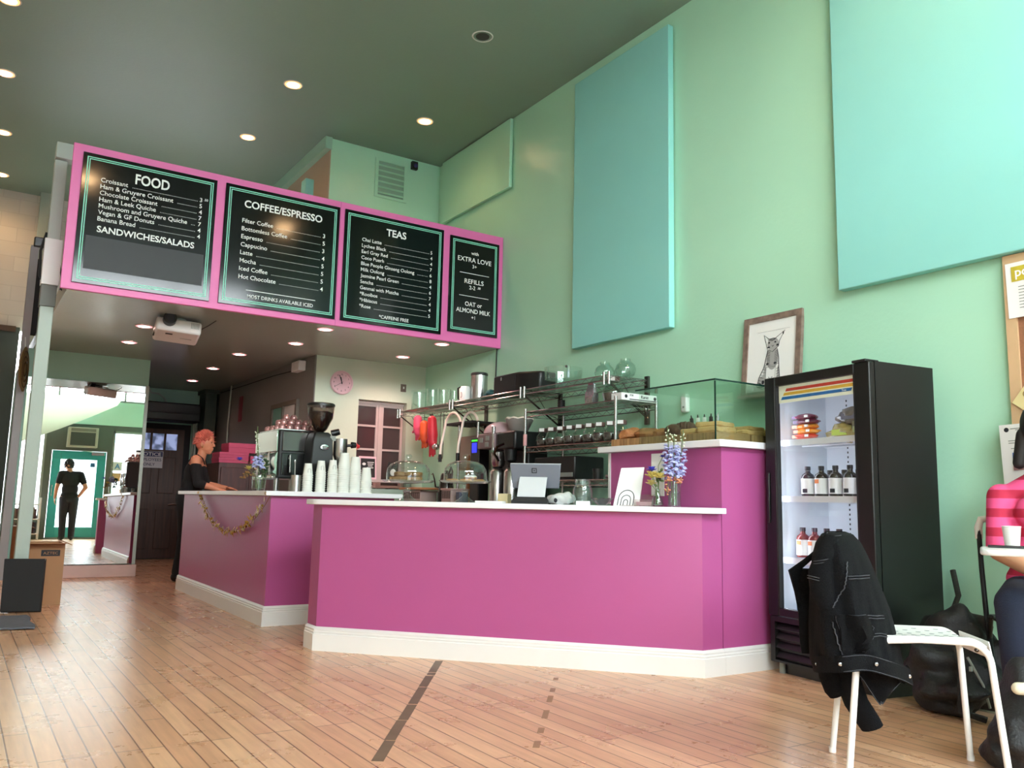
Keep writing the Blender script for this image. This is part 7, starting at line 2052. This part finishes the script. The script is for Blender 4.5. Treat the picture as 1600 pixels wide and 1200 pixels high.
mb.ell(W(.06, 0, 1.02), (.095, .125, .14), 20, 14, Matrix((F_, L_, Z)).transposed()); mb.ell(W(.03, 0, .88), (.115, .16, .13), 20, 14, Matrix((F_, L_, Z)).transposed())
for s, el, wr, hd, hn in ((-1, (.155, -.215, 1.06), (.36, -.20, 1.0), (.9, .1, -.2), (0, .2, -1)), (1, (.17, .21, 1.06), (.40, .16, 1.02), (.9, -.2, -.1), (0, -.2, -1))):
    sh = W(.105, s * .165, 1.315)
    mb.cap(sh, .056, W(*el), .041); mb.cap(W(*el), .041, W(*wr), .027)
    hand_shapes(mb, W(*wr), F_ * hd[0] + L_ * hd[1] + Z * hd[2], Vector((hn[0], hn[1], hn[2])), -s)
    mb.cap(W(.03, s * .085, .88), .095, W(.04, s * .09, .47), .062); mb.cap(W(.04, s * .09, .47), .058, W(-.01 + .06 * (s > 0), s * .09, .09), .038)
    mb.cap(W(-.02 + .06 * (s > 0), s * .09, .045), .036, W(.13 + .06 * (s > 0), s * .10, .03), .026)
blob(mb, .0075, 3).build('body', skinA, ba, smooth=80)
eyes(hc, HFh, ba)
mb = MB()
mb.ell(hc - HFh * .012 + Z * .012, (.092, .086, .102), 18, 12)
for q in range(700):
    a = rnd.uniform(0, 2 * PI); e = rnd.uniform(-.25, 1.5)
    d = V3(math.cos(a) * math.cos(e), math.sin(a) * math.cos(e), math.sin(e))
    if d.dot(HFh) > .72 and d.z < .62: continue
    if d.z < .1 and d.dot(HFh) > -.1: continue
    p = hc + V3(d.x * .094, d.y * .088, d.z * .105 + .004)
    t_ = (d + V3(rnd.uniform(-.6, .6), rnd.uniform(-.6, .6), rnd.uniform(-.1, .6))).normalized()
    mb.cap(p - d * .012, .008, p + t_ * rnd.uniform(.015, .05), .002, 5)
mb.build('hair', mat('coral dyed hair', rgb(212, 116, 98), .75, var=.3, scale=40), ba, smooth=60)
mb = MB()
Rb = Matrix((F_, L_, Z)).transposed()
mb.ell(W(.085, 0, 1.16), (.122, .168, .165), 22, 14, Rb); mb.ell(W(.06, 0, 1.02), (.112, .145, .17), 20, 14, Rb); mb.ell(W(.03, 0, .90), (.132, .178, .15), 20, 14, Rb)
for s, el in ((-1, (.155, -.215, 1.06)), (1, (.17, .21, 1.06))):
    a_ = W(.115, s * .18, 1.235); b_ = W(*el)
    mb.cap(a_, .063, b_, .056); mb.cap(b_, .055, b_.lerp(W(.36, s * -.20 * -1, 1.0), .25), .046)
top_ = blob(mb, .009, 3)
keep = top_
keep.build('top', M['blackcloth'], ba, smooth=80)
for s in (-1, 1):
    mb = MB(); mb.tube([W(.19, s * .07, 1.27), W(.165, s * .085, 1.335), W(.115, s * .095, 1.372), W(.05, s * .09, 1.35), W(-.0, s * .08, 1.27)], .013, 8, flat=.5); mb.build('strap', M['blackcloth'], ba)
mb = MB()
for s in (-1, 1):
    mb.cap(W(.03, s * .085, .88), .108, W(.04, s * .09, .47), .076); mb.cap(W(.04, s * .09, .47), .074, W(-.01 + .06 * (s > 0), s * .09, .10), .062)
mb.ell(W(.03, 0, .88), (.128, .172, .13), 20, 14, Rb)
blob(mb, .010, 3).build('trousers', M['blackcloth'], ba, smooth=80)
for s in (-1, 1):
    f0 = .06 * (s > 0)
    mb = MB(); mb.cap(W(-.03 + f0, s * .09, .052), .050, W(.15 + f0, s * .10, .042), .040); mb.cap(W(-.02 + f0, s * .09, .06), .048, W(-.01 + f0, s * .09, .13), .05)
    for v in mb.v: v.z = max(v.z, .003)
    blob(mb, .008, 2).build('shoe', M['blackgloss'], ba, smooth=80)
MB().ell(hc - HFh * .008 - L_ * .088 * 1 - Z * .055, .006).build('earring', M['gold'], ba)

# ---- man by the entrance door, seen from behind in the mirror
skinB = skin_mat('tan skin', rgb(196, 142, 112))
ma_ = thing('person', 'man in black T-shirt and dark jeans seen from behind in the mirror, hand on hip', 'person', (1.955, -.7, 0))
def Q(dx, dy, z): return V3(1.955 + dx, -.70 + dy, z)
FM = V3(0, -1, 0); RM = Matrix((FM, Z.cross(FM), Z)).transposed()
hm = Q(-.055, -.03, 1.715)
mb = MB()
head_shapes(mb, hm, (-.35, -.94, 0), k=1.06)
mb.cap(Q(-.02, 0, 1.50), .066, Q(-.045, -.015, 1.63), .058)
mb.ell(Q(0, 0, 1.36), (.125, .185, .19), 20, 14, RM); mb.cap(Q(-.175, 0, 1.50), .062, Q(.175, 0, 1.49), .062); mb.ell(Q(.0, 0, 1.15), (.11, .155, .17), 20, 14, RM); mb.ell(Q(0, 0, .97), (.12, .17, .14), 20, 14, RM)
arms = ((-1, Q(-.20, 0, 1.49), Q(-.27, .02, 1.20), Q(-.285, -.08, .955)), (1, Q(.20, 0, 1.48), Q(.315, .08, 1.20), Q(.185, .02, .985)))
for s, a, b_, c_ in arms:
    mb.cap(a, .062, b_, .046); mb.cap(b_, .045, c_, .030)
hand_shapes(mb, arms[0][3], (.0, -.1, -1), (1, 0, 0), -1, 1.08, .5)
hand_shapes(mb, arms[1][3], (-.75, -.1, -.65), (-.5, -.8, .4), 1, 1.08, .4)
for s, kn, an in ((-1, Q(-.095, -.03, .52), Q(-.085, .0, .10)), (1, Q(.105, -.02, .52), Q(.105, .0, .10))):
    mb.cap(Q(s * .088, 0, .95), .108, kn, .068); mb.cap(kn, .064, an, .042); mb.cap(an + V3(0, .02, -.05), .04, an + V3(s * .03, -.15, -.065), .03)
blob(mb, .009, 3).build('body', skinB, ma_, smooth=80)
mb = MB()
for q in range(260):
    a = rnd.uniform(0, 2 * PI); e = rnd.uniform(-.85, 1.5)
    d = V3(math.cos(a) * math.cos(e), math.sin(a) * math.cos(e), math.sin(e))
    if d.dot(V3(-.35, -.94, 0)) > .45 and d.z < .6: continue
    if d.z < -.3 and d.dot(V3(-.35, -.94, 0)) > -.2: continue
    p = hm + V3(d.x * .088, d.y * .10, d.z * .112 + .004)
    mb.cap(p - d * .012, .018, p + d * .012, .012, 6)
blob(mb, .008, 2).build('hair', mat('black hair', rgb(22, 20, 20), .7), ma_, smooth=80)
mb = MB()
mb.ell(Q(0, 0, 1.36), (.142, .20, .195), 22, 14, RM); mb.cap(Q(-.175, 0, 1.50), .074, Q(.175, 0, 1.49), .074); mb.ell(Q(.0, 0, 1.15), (.128, .172, .20), 20, 14, RM); mb.ell(Q(0, 0, .99), (.142, .186, .15), 20, 14, RM)
for s, a, b_, c_ in arms: mb.cap(a, .078, a.lerp(b_, .62), .066)
blob(mb, .010, 3).build('t_shirt', mat('black cotton', rgb(24, 26, 30), .9, var=.2, scale=12), ma_, smooth=80)
mb = MB()
mb.ell(Q(0, 0, .94), (.132, .18, .12), 20, 14, RM)
for s, kn, an in ((-1, Q(-.095, -.03, .52), Q(-.085, .0, .10)), (1, Q(.105, -.02, .52), Q(.105, .0, .10))):
    mb.cap(Q(s * .088, 0, .93), .116, kn, .082); mb.cap(kn, .080, an - Z * .02, .066)
blob(mb, .010, 3).build('jeans', mat('dark charcoal jeans', rgb(34, 36, 44), .85, var=.25, scale=14), ma_, smooth=80)
for s, an in ((-1, Q(-.085, .0, .10)), (1, Q(.105, .0, .10))):
    mb = MB(); mb.cap(an + V3(0, .03, -.045), .05, an + V3(s * .03, -.17, -.055), .042)
    for v in mb.v: v.z = max(v.z, .003)
    blob(mb, .008, 2).build('shoe', M['black'], ma_, smooth=80)

# ---- seated customer at the right edge
skinC = skin_mat('light brown skin', rgb(196, 146, 114))
def stripe_mat():
    m = mat('pink striped knit', rgb(226, 74, 128), .8)
    nt = m.node_tree; b = nt.nodes['Principled BSDF']
    tc = nt.nodes.new('ShaderNodeTexCoord'); sx = nt.nodes.new('ShaderNodeSeparateXYZ'); nt.links.new(tc.outputs['Object'], sx.inputs[0])
    mu = nt.nodes.new('ShaderNodeMath'); mu.operation = 'MULTIPLY'; mu.inputs[1].default_value = 1 / .086; nt.links.new(sx.outputs['Z'], mu.inputs[0])
    fr_ = nt.nodes.new('ShaderNodeMath'); fr_.operation = 'FRACT'; nt.links.new(mu.outputs[0], fr_.inputs[0])
    gt = nt.nodes.new('ShaderNodeMath'); gt.operation = 'GREATER_THAN'; gt.inputs[1].default_value = .54; nt.links.new(fr_.outputs[0], gt.inputs[0])
    mx = nt.nodes.new('ShaderNodeMix'); mx.data_type = 'RGBA'; mx.inputs[6].default_value = rgb(222, 78, 132); mx.inputs[7].default_value = rgb(178, 32, 66)
    nt.links.new(gt.outputs[0], mx.inputs[0]); nt.links.new(mx.outputs[2], b.inputs['Base Color'])
    return m
se = thing('person', 'person in pink striped top and blue jeans seated at the right edge', 'person', (4.1, 1.95, 0))
FS = V3(-.80, -.60, 0); LS = Z.cross(FS); RS = Matrix((FS, LS, Z)).transposed()
cS = V3(4.175, 1.92, 0)                     # torso axis on the floor
def S_(f, l, z): return cS + FS * f + LS * l + Z * z
hs = S_(.03, .0, 1.315)
shR, elR, wrR = V3(4.10, 2.085, 1.02), V3(3.965, 2.04, .755), V3(3.945, 1.885, .675)
shL, elL, wrL = S_(.0, .19, 1.02), S_(.10, .23, .77), S_(.27, .06, .68)
mb = MB()
head_shapes(mb, hs, FS)
mb.cap(S_(0, 0, 1.06), .054, S_(.015, 0, 1.22), .05)
mb.ell(S_(0, 0, .89), (.105, .135, .16), 20, 14, RS); mb.cap(shR.lerp(S_(0, 0, 1.0), .15) - Z * .03, .040, S_(0, 0, 1.075), .045); mb.cap(shL - Z * .03, .040, S_(0, 0, 1.075), .045); mb.ell(S_(-.01, 0, .72), (.11, .145, .16), 20, 14, RS); mb.ell(S_(0, 0, .56), (.14, .18, .11), 20, 14, RS)
mb.cap(shR - Z * .03, .046, elR, .042); mb.cap(elR, .044, wrR, .031); mb.cap(shL - Z * .03, .046, elL, .042); mb.cap(elL, .045, wrL, .031)
hand_shapes(mb, wrR, (wrL - wrR).normalized() * .9 + FS * .4, (0, 0, -1), 1); hand_shapes(mb, wrL, (wrR - wrL).normalized() * .6 + FS * .6, (0, 0, -1), -1)
legs = ((S_(.02, -.11, .55), S_(.40, -.225, .55), S_(.38, -.21, .09)), (S_(.02, .10, .55), S_(.42, .12, .55), S_(.42, .12, .09)))
for a, b_, c_ in legs:
    mb.cap(a, .095, b_, .064); mb.cap(b_, .060, c_, .040); mb.cap(c_ - Z * .04, .036, c_ + FS * .14 - Z * .055, .028)
blob(mb, .009, 3).build('body', skinC, se, smooth=80)
eyes(hs, FS, se)
mb = MB(); mb.ell(S_(0, 0, .90), (.125, .150, .18), 22, 14, RS); mb.cap(shR.lerp(S_(0, 0, 1.0), .15) - Z * .02, .055, S_(0, 0, 1.085), .062); mb.cap(shL - Z * .02, .055, S_(0, 0, 1.085), .062); mb.ell(S_(-.01, 0, .72), (.13, .165, .17), 20, 14, RS); mb.ell(S_(0, 0, .63), (.145, .185, .10), 20, 14, RS)
mb.ell(S_(.08, -.075, .93), (.07, .075, .075), 16, 10, RS); mb.ell(S_(.08, .075, .93), (.07, .075, .075), 16, 10, RS)
mb.cap(shR - Z * .02, .062, shR.lerp(elR, .93), .054); mb.cap(shL - Z * .02, .062, shL.lerp(elL, .9), .060)
blob(mb, .009, 3).build('striped_top', stripe_mat(), se, smooth=80)
mb = MB()
mb.ell(S_(0, 0, .555), (.155, .195, .105), 20, 14, RS)
for a, b_, c_ in legs:
    mb.cap(a, .106, b_, .080); mb.cap(b_, .078, c_ - Z * .02, .062)
blob(mb, .010, 3).build('jeans', mat('dark blue denim', rgb(30, 40, 62), .85, var=.3, scale=14, bump=.4, bscale=200), se, smooth=80)
for k, (a, b_, c_) in enumerate(legs):
    mb = MB(); mb.cap(c_ + FS * -.03 - Z * .04, .047, c_ + FS * .16 - Z * .05, .038)
    for v in mb.v: v.z = max(v.z, .003)
    blob(mb, .008, 2).build('shoe', M['black'], se, smooth=80)
mb = MB()
mb.ell(hs + Z * .015 - FS * .012, (.106, .094, .118), 20, 14, RS)
mb.cap(hs - FS * .06 - Z * .02, .075, hs - FS * .085 - Z * .15, .06)
mb.cap(hs - FS * .03 - LS * .075 - Z * .03, .035, hs - FS * .04 - LS * .10 - Z * .16, .028); mb.cap(hs - FS * .03 + LS * .075 - Z * .03, .035, hs - FS * .04 + LS * .10 - Z * .16, .028)
hb2 = blob(mb, .008, 2)
for v in hb2.v:
    q = (v - hs)
    if q.dot(FS) > .045 and q.z < .05: v -= FS * (q.dot(FS) - .045)
hb2.build('hair', mat('dark brown hair', rgb(26, 22, 22), .6), se, smooth=80)
# on the café table
def table_cup(x, y, m_, label):
    o = MB().lathe([(.0001, .002), (.026, .002), (.027, 0), (.0345, .083), (.0365, .085), (.0345, .087), (.033, .083), (.0265, .006), (.0001, .006)], (x, y, tz + .0005), 28).build('paper_cup', m_)
    return tag(o, label, 'cup')
table_cup(3.655, 1.825, M['cup'], 'white paper cup on the table in front of the seated person')
table_cup(3.70, 1.735, mat('slate teal cup', rgb(84, 122, 132), .5), 'teal cup beside the white one on the table, at the photo edge')
o = MB().obox(V3(3.60, 1.80, tz + .005), V3(.47, -.88, 0) * .085, V3(.88, .47, 0) * .04, Z * .0045).build('phone', M['black'], bevel=.003); tag(o, 'flat black phone lying on the table edge by the white cup', 'phone')

# ================================================================== MARKS ON THE FLOOR
M['tape'] = mat('worn grey brown tape', rgb(112, 92, 74), .5, var=.3, scale=9)
a_, b_ = V3(2.468, 4.50, 0), V3(1.355, 2.905, 0)
dv_ = (b_ - a_); sd = V3(-dv_.y, dv_.x, 0).normalized() * .022
fp = thing('floor_tape', 'worn dark tape strip on the floor running from the front counter', 'tape', tuple((a_ + b_) / 2))
for k, (u0, u1) in enumerate(((0, .17), (.18, .21), (.225, .36), (.37, .55), (.56, .70), (.705, .86), (.865, 1.0))):
    p0, p1 = a_.lerp(b_, u0), a_.lerp(b_, u1)
    j = .003 * math.sin(k * 2.2)
    MB().loft([[p + sd * (s + j * 20) + Z * z for s, z in ((-1, .0004), (1, .0004), (1, .0012), (-1, .0012))] for p in (p0, p1)]).build('strip', M['tape'], fp)
a_, b_ = V3(2.80, 3.80, 0), V3(1.95, 2.77, 0)
fp = thing('floor_tape', 'faint broken tape remains on the floor right of the dark strip', 'tape', tuple((a_ + b_) / 2))
M['tape2'] = mat('faint tape residue', rgb(158, 120, 92), .5, var=.3, scale=12)
for k, (u0, u1) in enumerate(((0, .05), (.2, .26), (.33, .43), (.55, .66), (.78, .84), (.93, 1.0))):
    p0, p1 = a_.lerp(b_, u0), a_.lerp(b_, u1)
    MB().loft([[p + sd * (s * .6) + Z * z for s, z in ((-1, .0004), (1, .0004), (1, .001), (-1, .001))] for p in (p0, p1)]).build('strip', M['tape2'], fp)
